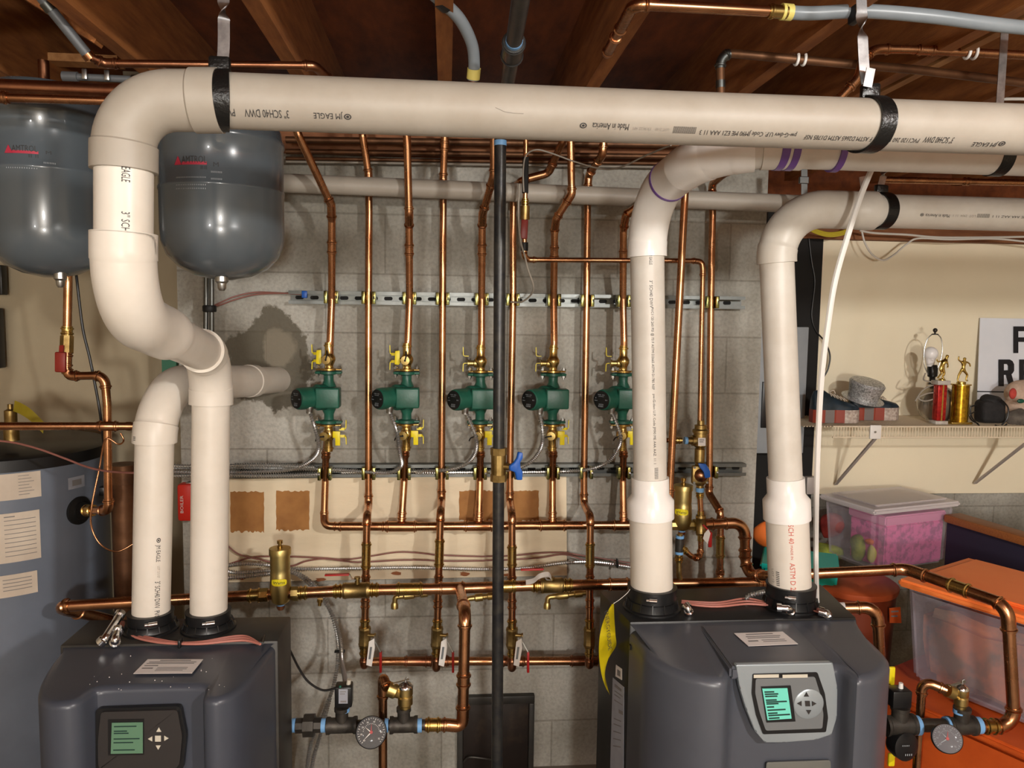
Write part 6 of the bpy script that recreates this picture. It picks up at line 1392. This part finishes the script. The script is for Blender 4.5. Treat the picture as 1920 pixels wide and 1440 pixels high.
# wire shelf
YS = 3.03; zs = P(1700, 800, YS).z; zs2 = P(1700, 820, YS).z; xs0 = P(1566, 800, YS).x; xs1 = 2.95
sh = Thing('wire_shelf', 'white wire shelf on slanted brackets holding shoes, lamp and trophies', 'shelf', V((2.3, 3.2, zs2)))
for z_, nm in ((zs, 'front_rod'), (zs2, 'lip_rod')):
    bm = nb(); sweep(bm, [V((xs0-.01, YS, z_)), V((xs1, YS, z_))], .0035, 8); sh.part(nm, bm, 'wire_shelf_white')
bm = nb(); x = xs0; 
while x < xs1: sweep(bm, [V((x, YS, zs)), V((x, YS, zs2))], .002, 6); x += .0125
o = sh.part('lip_wires', bm, 'wire_shelf_white'); o['kind'] = 'stuff'
bm = nb(); x = P(1508, 800, YS).x
while x < xs1: box(bm, V((x, (YS+3.39)/2, zs)), (.004, 3.39-YS, .004)); x += .0125
o = sh.part('deck_wires', bm, 'wire_shelf_white', smooth=False); o['kind'] = 'stuff'
for y_ in (3.15, 3.28, 3.385):
    bm = nb(); sweep(bm, [V((P(1508, 800, YS).x, y_, zs-.004)), V((xs1, y_, zs-.004))], .003, 6); sh.part('cross_rod', bm, 'wire_shelf_white')
for (x0_, x1_, y1_) in ((1641, 1567, 908), (1935, 1828, 906)):
    br = Thing('shelf_bracket', 'slanted grey shelf bracket, '+('left one with white clip' if x0_ < 1700 else 'right one at the frame edge'), 'bracket', P(x1_, y1_, 3.385), 'slanted brackets under the wire shelf')
    bm = nb(); bar(bm, P(x0_, 822, YS+.005), P(x1_, y1_, 3.385), .014, .008, V((0, 1, 0))); br.part('strut', bm, 'bracket_grey')
    bm = nb(); box(bm, P(x0_, 810, YS-.005), (.048, .010, .058), bev=.003); br.part('clip', bm, 'white_plastic')
    bm = nb(); lathe(bm, P(x0_, 810, YS-.011), V((0, -1, 0)), [(.005, 0), (.005, .002)], 10); br.part('screw', bm, 'zinc')
zs += .004
# shoes
def shoe(label, px0, px1, Y, h, lace_px):
    a = P(px0, 790, Y); b = P(px1, 790, Y); L = b.x-a.x; th = Thing('shoe', label, 'shoe', V(((a.x+b.x)/2, Y, zs)), 'blue shoes on the wire shelf')
    sh_ = .056; plan = []
    for t, w in ((0, .018), (.05, .030), (.2, .034), (.45, .030), (.7, .040), (.88, .034), (.97, .018), (1, .006)): plan.append((t, w))
    bands = [(0, .22, 'shoe_orange'), (.22, .42, 'shoe_grey'), (.42, .62, 'shoe_orange'), (.62, 1.0, 'shoe_white')]
    def wid(t):
        for (t0, w0), (t1, w1) in zip(plan, plan[1:]):
            if t0 <= t <= t1: return w0+(w1-w0)*(t-t0)/(t1-t0)
        return .006
    for t0, t1, mm in bands:
        n = 6; up = [V((a.x+L*(t0+(t1-t0)*k/n), Y-wid(t0+(t1-t0)*k/n), zs+.001)) for k in range(n+1)]; dn = [V((q.x, 2*Y-q.y, q.z)) for q in up[::-1]]
        bm = nb(); prism(bm, up+dn, V((0, 0, sh_-.001))); th.part('sole_band', bm, mm, smooth=False)
    bm = nb(); rings = []
    prof = [(0.0, .7), (.04, .95), (.12, 1.0), (.25, .98), (.36, .80), (.5, .60), (.65, .44), (.8, .34), (.92, .24), (1.0, .06)]
    for t, hh in prof:
        c = V((a.x+L*t, Y, zs+sh_)); H = h*hh; w = wid(t)*.96; rg_ = []
        for k in range(13):
            an = math.pi*k/12; rg_.append(bm.verts.new(c+V((0, -w*math.cos(an)*(1-.35*math.sin(an)*(hh > .5)), H*math.sin(an)**.7))))
        rings.append(rg_)
    for p_, q_ in zip(rings, rings[1:]):
        for k in range(12): bm.faces.new((p_[k], p_[k+1], q_[k+1], q_[k]))
    bm.faces.new(rings[0][::-1]); bm.faces.new(rings[-1]); bmesh.ops.holes_fill(bm, edges=[e for e in bm.edges if e.is_boundary])
    th.part('upper', bm, 'shoe_blue', ang=60)
    bm = nb(); rnd = random.Random(px0)
    for k in range(5):
        t = .38+.07*k; H = h*(.80-.9*(t-.36)); c = V((a.x+L*t, Y, zs+sh_+H))
        sweep(bm, [c+V((-.004, -.020, -.006)), c+V((0, 0, .006)), c+V((.006, .020, -.006))], .0022, 6); sweep(bm, [c+V((.006, -.020, -.006)), c+V((0, -.004, .006)), c+V((-.006, .016, -.004))], .0022, 6)
    c = V((a.x+L*.36, Y-.012, zs+sh_+h*.8)); sweep(bm, smooth_curve([c, c+V((-.012, -.014, .010)), c+V((.002, -.02, .018)), c+V((.012, -.016, .004))]), .0022, 6)
    o = th.part('laces', bm, 'paper_cream', label='cream laces'); return th
shoe('blue shoe with striped orange sole, left of the pair under the silver hat', 1520, 1609, 3.13, .082, 0)
shoe('blue shoe with striped orange sole, right of the pair under the silver hat', 1592, 1683, 3.22, .078, 0)
# hat
ht = Thing('top_hat', 'silver glitter hat tipped over the pair of blue shoes', 'hat', P(1622, 750, 3.17)); o = P(1617, 748, 3.18); ax = V((.10, -.30, 1)).normalized()
bm = nb(); lathe(bm, o, ax, [(.086, 0), (.088, .003), (.062, .006), (.064, .03), (.072, .062), (.074, .072), (.066, .082), (.03, .086), (.001, .087)], 36); ht.part('crown', bm, 'silver_glitter')
# lamp
YL = 3.20; c = P(1757, 764, YL); lp = Thing('table_lamp', 'bare table lamp with harp, white bulb and round smoked glass base', 'lamp', V((c.x, YL, zs)))
R_ = .082; H = c.z-zs; bm = nb(); lathe(bm, V((c.x, YL, zs)), V((0, 0, 1)), [(.045, 0), (.05, .006), (.066, .02), (.080, .05), (.083, .078), (.078, .108), (.060, .134), (.034, .150), (.026, .156), (.026, .165)], 40); lp.part('glass_base', bm, 'lamp_glass', ang=60)
sc = P(1745, 705, YL); z0_ = zs+.160; bm = nb(); lathe(bm, V((sc.x+.01, YL, z0_)), V((-.06, 0, 1)), [(.020, 0), (.012, .01), (.012, .03), (.020, .035), (.022, .07), (.018, .085)], 18); lp.part('socket', bm, 'black_plastic')
bc = P(1745, 663, YL); bm = nb(); sphere(bm, bc, .030, u=24, v=16); lathe(bm, bc+V((0, 0, -.022)), V((.02, 0, -1)), [(.021, 0), (.017, .02), (.014, .034)], 18); lp.part('bulb', bm, 'bulb_white', label='unlit white bulb')
ft = P(1753, 627, YL); bb = V((sc.x, YL, sc.z+.005)); bm = nb()
for s_ in (-1, 1):
    pts = [bb+V((s_*.012, 0, 0)), bb.lerp(ft, .25)+V((s_*.034, 0, 0)), bb.lerp(ft, .6)+V((s_*.042, 0, 0)), bb.lerp(ft, .88)+V((s_*.032, 0, 0)), ft+V((s_*.012, 0, 0)), ft]
    sweep(bm, smooth_curve(pts, 8), .0022, 8)
lp.part('harp', bm, 'zinc'); bm = nb(); lathe(bm, ft, V((0, 0, 1)), [(.014, -.002), (.014, .002), (.004, .004), (.004, .01)], 14); sphere(bm, ft+V((0, 0, .018)), .0095, u=14, v=10); lp.part('finial', bm, 'cast_iron')
wire('grey lamp cord loosely coiled round the top of the glass lamp base', [(1735, 700, 3.14), (1732, 712, 3.12), (1745, 716, 3.11), (1764, 722, 3.12), (1760, 734, 3.11), (1738, 738, 3.11), (1722, 746, 3.12), (1735, 752, 3.11), (1760, 744, 3.11), (1775, 730, 3.13), (1752, 722, 3.11), (1730, 732, 3.11), (1716, 752, 3.12)], .006, 'wire_grey', 'lamp_cord', 'cord')
# trophies
def figure(th, base, pose, s):
    """small human figure from a skinned skeleton, one continuous body; pose = joints in (x,z) of height 1, y offsets"""
    me = bpy.data.meshes.new('fig'); J = pose['j']; vs_ = [base+V((x*s, y*s, z*s)) for x, y, z in J]
    me.from_pydata([tuple(v-th.loc) for v in vs_], pose['e'], []); ob = bpy.data.objects.new('figurine', me); C.objects.link(ob)
    md = ob.modifiers.new('skin', 'SKIN'); 
    for i, r_ in enumerate(pose['r']): me.skin_vertices[0].data[i].radius = (r_*s, r_*s)
    me.skin_vertices[0].data[0].use_root = True
    ob.modifiers.new('sub', 'SUBSURF').levels = 2; ob.modifiers['sub'].render_levels = 2
    me.materials.append(MT['trophy_gold']); ob.parent = th.o; return ob
rr_ = [.075, .065, .085, .04, .065, .06, .035, .03, .028, .035, .03, .028, .055, .045, .03, .035, .055, .045, .03, .035]
ee_ = [(0, 1), (1, 2), (2, 3), (3, 4), (4, 5), (2, 6), (6, 7), (7, 8), (2, 9), (9, 10), (10, 11), (0, 12), (12, 13), (13, 14), (14, 15), (0, 16), (16, 17), (17, 18), (18, 19)]
throw = dict(j=[(0, 0, .46), (.02, 0, .60), (.02, 0, .74), (.03, 0, .82), (.04, 0, .88), (.045, 0, .95), (-.12, 0, .78), (-.22, 0, .86), (-.20, 0, .99), (.15, 0, .76), (.26, 0, .70), (.30, 0, .58), (-.07, 0, .42), (-.16, 0, .24), (-.20, 0, .03), (-.14, -.03, .01), (.07, 0, .40), (.20, 0, .26), (.14, 0, .06), (.22, -.03, .02)], e=ee_, r=rr_)
bowl = dict(j=[(0, 0, .44), (.04, 0, .56), (.12, 0, .68), (.16, 0, .76), (.18, 0, .82), (.20, 0, .90), (.16, -.05, .62), (.20, -.06, .50), (.16, -.08, .40), (.02, .05, .66), (-.12, .06, .62), (-.18, .06, .72), (.06, 0, .36), (.12, 0, .20), (.04, 0, .04), (.12, -.03, .01), (-.06, 0, .36), (.02, 0, .22), (-.10, 0, .08), (-.14, 0, .02)], e=ee_, r=rr_)
YT = 3.09
t_ = Thing('trophy', 'red column trophy with gold bowling figure and marble caps', 'trophy', V((P(1759, 797, YT).x, YT, zs))); X = P(1759, 797, YT).x
z1_, z2_, z3_ = P(1759, 788, YT).z, P(1759, 721, YT).z, P(1759, 713, YT).z
bm = nb(); box(bm, V((X, YT, (zs+z1_)/2)), (.056, .05, z1_-zs), bev=.003); t_.part('base', bm, 'trophy_marble')
bm = nb(); box(bm, V((X, YT, (z1_+z2_)/2)), (.040, .036, z2_-z1_), bev=.004); cl = t_.part('column', bm, 'trophy_red')
bm = nb(); box(bm, V((X, YT-.019, (z1_+z2_)/2)), (.006, .002, z2_-z1_)); t_.part('stripe', bm, 'trophy_gold', cl, label='gold centre stripe')
bm = nb(); box(bm, V((X, YT, (z2_+z3_)/2)), (.058, .05, z3_-z2_), bev=.003); t_.part('cap', bm, 'trophy_marble')
bm = nb(); lathe(bm, V((X+.004, YT, z3_)), V((0, 0, 1)), [(.014, 0), (.014, .004), (.009, .008)], 16); t_.part('pedestal', bm, 'trophy_gold'); figure(t_, V((X, YT, z3_+.006)), bowl, .115)
t_ = Thing('trophy', 'gold sparkling column trophy with gold figure raising an arm', 'trophy', V((P(1797, 798, YT).x, YT, zs))); X = P(1797, 798, YT).x
z1_, z2_ = P(1797, 790, YT).z, P(1797, 722, YT).z
bm = nb(); box(bm, V((X, YT, (zs+z1_)/2)), (.094, .05, z1_-zs), bev=.003); t_.part('base', bm, 'trophy_gold')
bm = nb(); lathe(bm, V((X, YT, z1_)), V((0, 0, 1)), [(.034, 0), (.034, z2_-z1_)], 32); t_.part('column', bm, 'holo_gold')
bm = nb(); lathe(bm, V((X, YT, z2_)), V((0, 0, 1)), [(.040, 0), (.040, .005), (.018, .007), (.018, .014), (.012, .016)], 28); t_.part('cap', bm, 'trophy_gold'); figure(t_, V((X+.004, YT, z2_+.016)), throw, .108)
# black bag
bg = Thing('bag', 'small black cloth bag with loose straps on the wire shelf', 'bag', V((P(1853, 798, 3.12).x, 3.12, zs))); X = P(1853, 798, 3.12).x
bm = nb(); box(bm, V((X, 3.12, zs+.052)), (.105, .08, .100), bev=.022, seg=4); sphere(bm, V((X+.002, 3.12, zs+.098)), .045, (1, .8, .6)); rough(bm, .006, 22); bg.part('pouch', bm, 'dark_cloth', ang=80)
for k, pts in enumerate(([(1828, 772), (1818, 778), (1822, 788), (1834, 794)], [(1830, 760), (1820, 764), (1822, 782), (1836, 798)], [(1876, 748), (1890, 764), (1888, 785), (1878, 797)], [(1866, 797), (1880, 800), (1888, 795)])):
    bm = nb(); sweep(bm, smooth_curve([P(a, b, 3.06) for a, b in pts], 6), .003, 6); bg.part('strap', bm, 'wire_black')
th = Thing('soft_toy', 'beige soft toy with red ear at the right end of the shelf', 'soft toy', V((P(1915, 798, 3.18).x, 3.18, zs))); c = P(1915, 735, 3.18)
bm = nb(); sphere(bm, c, .070, (1, .8, .78), 24, 16); sphere(bm, c+V((.02, 0, -.07)), .09, (1, .8, .7)); rough(bm, .008, 20); th.part('body', bm, 'plush', ang=80)
bm = nb(); sphere(bm, P(1899, 738, 3.10), .020, (.8, .5, 1.2)); th.part('red_patch', bm, 'toy_red'); bm = nb(); sphere(bm, P(1914, 752, 3.10), .014, (1.2, .5, .7)); th.part('green_patch', bm, 'pump_green')
bm = nb(); c = P(1912, 780, 3.10); sphere(bm, c+V((0, 0, -.008)), .062, (1, .7, .60), 24, 14); rough(bm, .012, 24); solo('folded_cloth', 'crumpled grey cloth below the soft toy on the shelf', 'cloth', bm, 'grey_cloth', ang=80)
# sign
sg = Thing('paper_sign', 'white sign with large black letters leaning on the beige wall', 'sign', P(1880, 735, 3.33)); bm = nb()
tl, bl = P(1838, 596, 3.385), P(1831, 792, 3.33); tr_, br_ = P(2050, 600, 3.385), P(2050, 800, 3.33); prism(bm, [tl, tr_, br_, bl], V((0, .004, 0))); pn = sg.part('panel', bm, 'sign_white', smooth=False)
def SQ(px, py):
    t = (py-596)/(796-596); return P(px, py, 3.385-.055*t-.004)
def sl(s, x0, x1, yt, yb):
    o = SQ(x0, yb); xd = (SQ(x1, yb)-o); yd = (SQ(x0, yt)-o); bm = text_bm(s)
    for v in bm.verts: v.co = o+xd*v.co.x+yd*v.co.y+V((0, -.001, 0))
    bmesh.ops.solidify(bm, geom=bm.faces[:], thickness=.001); sg.part('sign_letter', bm, 'sign_ink', pn, smooth=False)
def blockletter(ch, x0, x1, yt, yb, w=8):
    polys = {'F': [[(0, 0), (w, 0), (w, 1), (0, 1)], [(0, 0), (1, 0), (1, .2), (0, .2)], [(0, .38), (.85, .38), (.85, .58), (0, .58)]]}
    W_ = x1-x0; H_ = yb-yt; bm = nb()
    def pr(pts): 
        q = [SQ(x0+a*W_, yt+b*H_)+V((0, -.001, 0)) for a, b in pts]; prism(bm, q, V((0, -.001, 0)))
    if ch == 'F': pr([(0, 0), (.34, 0), (.34, 1), (0, 1)]); pr([(.3, 0), (1, 0), (1, .18), (.3, .18)]); pr([(.3, .41), (.9, .41), (.9, .58), (.3, .58)])
    if ch == 'R':
        pr([(0, 0), (.34, 0), (.34, 1), (0, 1)]); pr([(.3, 0), (.72, 0), (.9, .06), (1, .18), (.62, .24), (.55, .17), (.3, .17)]); pr([(.62, .2), (1, .18), (1, .42), (.9, .52), (.62, .40)]); pr([(.3, .41), (.64, .40), (.9, .52), (.78, .57), (.3, .58)]); pr([(.46, .55), (.82, .53), (1.04, 1), (.68, 1)])
    if ch == 'E': pr([(0, 0), (.34, 0), (.34, 1), (0, 1)]); [pr([(.3, y), (1, y), (1, y+.17), (.3, y+.17)]) for y in (0, .41, .83)]
    if ch == 'O':
        for q in ([(0, .15), (.34, .2), (.34, .8), (0, .85)], [(0, .16), (.3, 0), (.7, 0), (1, .16), (.66, .2), (.34, .2)], [(1, .15), (.66, .2), (.66, .8), (1, .85)], [(0, .84), (.34, .8), (.66, .8), (1, .84), (.7, 1), (.3, 1)]): pr(q)
    sg.part('sign_letter', bm, 'sign_ink', pn, smooth=False)
blockletter('F', 1900, 1926, 612, 662); blockletter('O', 1932, 1962, 612, 662); blockletter('R', 1872, 1901, 674, 724); blockletter('E', 1911, 1936, 674, 724)
bm = nb(); prism(bm, [SQ(1832, 733), SQ(1990, 736), SQ(1990, 738), SQ(1832, 735)], V((0, -.001, 0))); sg.part('rule', bm, 'sign_ink', pn, smooth=False)

# ================= BINS =================
def quadbox(bm, F, u, v, z0, z1, taper=0, bev=.01):
    """F corner (x,y), u and v edge vectors"""
    c = F+(u+v)*.5; pts = []
    for z, k in ((z0, 1-taper), (z1, 1)):
        pts.append([V((*(c+(q-c)*k), z)) for q in (F, F+u, F+u+v, F+v)])
    t = bmesh.new(); vv = [[t.verts.new(p) for p in row] for row in pts]
    t.faces.new(vv[0][::-1]); t.faces.new(vv[1])
    for k in range(4): t.faces.new((vv[0][k], vv[0][(k+1) % 4], vv[1][(k+1) % 4], vv[1][k]))
    if bev: bmesh.ops.bevel(t, geom=t.edges[:], offset=bev, segments=3, affect='EDGES')
    merge(bm, t); return bm
V2 = lambda a, b: Vector((a, b))
# clear bin with the pink box
zl = P(1642, 957, 2.93).z; f = PZ(1640, 957, zl); r_ = PZ(1803, 940, zl); u = V2(r_.x-f.x, r_.y-f.y); v = V2(-u.y, u.x).normalized()*.31; Fq = V2(f.x, f.y)
zbt = zl-.275
cb = Thing('storage_bin', 'clear plastic bin with lid holding toys and a pink box', 'storage bin', V((*(Fq+(u+v)*.5), zbt)), 'plastic storage bins')
def hollow(F, u, v, z0, z1, taper, th_=.003, bev=.02):
    bm = nb(); quadbox(bm, F, u, v, z0, z1, taper, bev); top = [f_ for f_ in bm.faces if f_.normal.z > .9 or all(abs(q.co.z-z1) < 1e-4 for q in f_.verts)]
    return bm
bm = hollow(Fq+u*.03+v*.03, u*.94, v*.94, zbt, zl-.012, .10); cb.part('tub', bm, 'clear_plastic')
bm = nb(); quadbox(bm, Fq, u, v, zl-.022, zl, 0, .008); quadbox(bm, Fq+u*.08+v*.1, u*.84, v*.8, zl, zl+.010, .06, .004); cb.part('lid', bm, 'clear_lid', label='translucent lid')
bm = nb(); g = Fq+u*.22+v*.12; quadbox(bm, g, u*.68, v*.62, zbt+.006, zl-.085, .02, .006); bm2 = nb()
pbx = Thing('gift_box', 'pink patterned box inside the clear bin', 'box', V((*(g+u*.3), zbt+.006))); pbx.part('box', bm, 'pink_box'); bm = nb(); quadbox(bm, g-u*.015-v*.015, u*.71, v*.66, zl-.085, zl-.045, -.0, .006); pbx.part('lid', bm, 'pink_edge')
def blob(name, label, px, py, Y, r, m, sc=(1, 1, 1), amp=.012, group=None):
    bm = nb(); sphere(bm, P(px, py, Y), r, sc, 22, 14); rough(bm, amp, 20, px); return solo(name, label, 'toy', bm, m, group, ang=80)
blob('soft_toy', 'dark green stuffed toy low in the clear bin', 1556, 1036, 3.24, .050, 'toy_green', (1.3, .8, .8), group='stuffed toys in the clear bin')
blob('soft_toy', 'yellow-green stuffed toy near the front corner of the clear bin', 1612, 1026, 3.13, .045, 'toy_green', (1, .8, 1.3), group='stuffed toys in the clear bin')
blob('soft_toy', 'pale yellow stuffed toy against the pink box', 1636, 1038, 3.06, .028, 'toy_yellow', (.8, .8, 1.3), group='stuffed toys in the clear bin')
blob('soft_toy', 'red cloth toy high at the left of the clear bin', 1560, 985, 3.28, .055, 'toy_red', (1, .8, 1), group='stuffed toys in the clear bin')
blob('soft_toy', 'small orange toy at the corner of the clear bin', 1632, 1015, 3.07, .016, 'toy_orange', group='stuffed toys in the clear bin')
blob('soft_toy', 'orange striped toy peeping out behind the right vent', 1432, 1000, 2.98, .040, 'toy_orange', (1, .8, 1.2))
# teal bin
bm = nb(); a = P(1428, 1056, 2.80); b = P(1573, 1058, 2.68); uu = V2(b.x-a.x, b.y-a.y); vv_ = V2(-uu.y, uu.x)*.9
th = Thing('storage_bin', 'open teal plastic tub behind the right vent', 'storage bin', V((a.x+.1, a.y, a.z-.26)), 'plastic storage bins'); quadbox(bm, V2(a.x, a.y), uu, vv_, a.z-.26, a.z-.01, .14, .012); th.part('tub', bm, 'teal_bin')
bm = nb(); quadbox(bm, V2(a.x, a.y)-uu*.02-vv_*.02, uu*1.04, vv_*1.04, a.z-.018, a.z, 0, .006); th.part('rim', bm, 'teal_bin')
# dark orange round tub under the clear bin
c = P(1636, 1105, 2.62); th = Thing('storage_tub', 'dark orange round tub with flat lid below the clear bin', 'tub', V((c.x, 2.68, 0)), 'plastic storage bins')
bm = nb(); lathe(bm, V((c.x, 2.76, 0)), V((0, 0, 1)), [(.13, 0), (.155, c.z-.04)], 40); th.part('tub', bm, 'orange_dark'); bm = nb(); lathe(bm, V((c.x, 2.76, c.z-.042)), V((0, 0, 1)), [(.160, 0), (.164, .012), (.164, .022), (.150, .032), (.001, .034)], 40); th.part('lid', bm, 'orange_mid')
q = [P(a_, b_, 2.60) for a_, b_ in ((1667, 1140), (1688, 1138), (1690, 1168), (1668, 1168))]; sticker(th, q, 'orange_bin', ext=V((0, -.0008, 0)), rows=[(.2, .15, .8, .1), (.5, .15, .7, .1)])
# table-like panel with wood rim
a = P(1792, 972, 3.04); b = P(1920, 1010, 2.74); d = (b-a).normalized(); b = b+d*.5; a2 = a-d*.02; th = Thing('game_table', 'dark navy panel with an orange-brown wooden rim at right', 'table', V((b.x, b.y, a.z-.5)))
z_ = a.z; nrm = V((d.y, -d.x, 0)).normalized(); a2.z = b.z = z_; bm = nb(); bar(bm, a2, b, .09, .034, V((0, 0, 1)), .006); th.part('rim', bm, 'rim_wood'); bm = nb(); bar(bm, a2+V((0, 0, -.2)), b+V((0, 0, -.2)), .05, .37, V((0, 0, 1)), .002); th.part('side_panel', bm, 'navy')
# bin with orange lid
zl = P(1683, 1090, 2.44).z; L0 = PZ(1682, 1092, zl); uv = V2(.88, .47).normalized(); vv_ = V2(.47, -.88).normalized(); F0 = V2(L0.x, L0.y); zb2 = P(1708, 1266, 2.44).z
ob = Thing('storage_bin', 'cloudy plastic bin with a bright orange lid beside the looping copper pipe', 'storage bin', V((*(F0+uv*.25+vv_*.2), zb2)), 'plastic storage bins')
bm = nb(); quadbox(bm, F0+uv*.02+vv_*.02, vv_*.50, uv*.42, zb2, zl-.005, .10, .02); ob.part('tub', bm, 'cloudy_plastic')
bm = nb(); quadbox(bm, F0, vv_*.54, uv*.46, zl-.012, zl+.014, 0, .008); quadbox(bm, F0+uv*.05+vv_*.05, vv_*.44, uv*.36, zl+.012, zl+.030, .06, .006); lid = ob.part('lid', bm, 'orange_lid', label='bright orange lid')
bm = nb(); quadbox(bm, F0+uv*.05+vv_*.06, vv_*.40, uv*.34, zb2+.012, zl-.07, .05, .03); bmesh.ops.subdivide_edges(bm, edges=bm.edges[:], cuts=3, use_grid_fill=True); rough(bm, .022, 9); solo('bundle_of_clothes', 'brown and green bundle of things inside the cloudy bin', 'clothes', bm, 'toy_brown', ang=80)
# big orange bin below
F1 = F0-uv*.10-vv_*.06; bb_ = Thing('storage_bin', 'large orange bin under the cloudy plastic bin', 'storage bin', V((*(F1+uv*.3+vv_*.3), 0)), 'plastic storage bins')
bm = nb(); quadbox(bm, F1+uv*.02+vv_*.02, vv_*.70, uv*.62, 0, zb2-.03, .08, .02); bb_.part('tub', bm, 'orange_bin'); bm = nb(); quadbox(bm, F1, vv_*.74, uv*.66, zb2-.034, zb2-.008, 0, .008); bb_.part('lid', bm, 'orange_bin')
# ================= LIGHT =================
def bulb(x, y, z, e, col=(1, .98, .945), r=.05):
    l = bpy.data.lights.new('bulb', 'POINT'); l.energy = e; l.color = col; l.shadow_soft_size = r
    o = bpy.data.objects.new('bulb', l); C.objects.link(o); o.location = (x, y, EYE+z); return o
bulb(-1.0, -1.4, .30, 50, r=.07); bulb(1.35, -.7, .55, 145, r=.06); bulb(.3, -2.4, -.15, 210, r=.15)  # the last is an added soft fill lamp, low and unseen behind the camera
w = bpy.data.worlds.new('world'); bpy.context.scene.world = w; w.use_nodes = True
w.node_tree.nodes['Background'].inputs[0].default_value = (1, .96, .92, 1); w.node_tree.nodes['Background'].inputs[1].default_value = .25
vs.exposure = .34
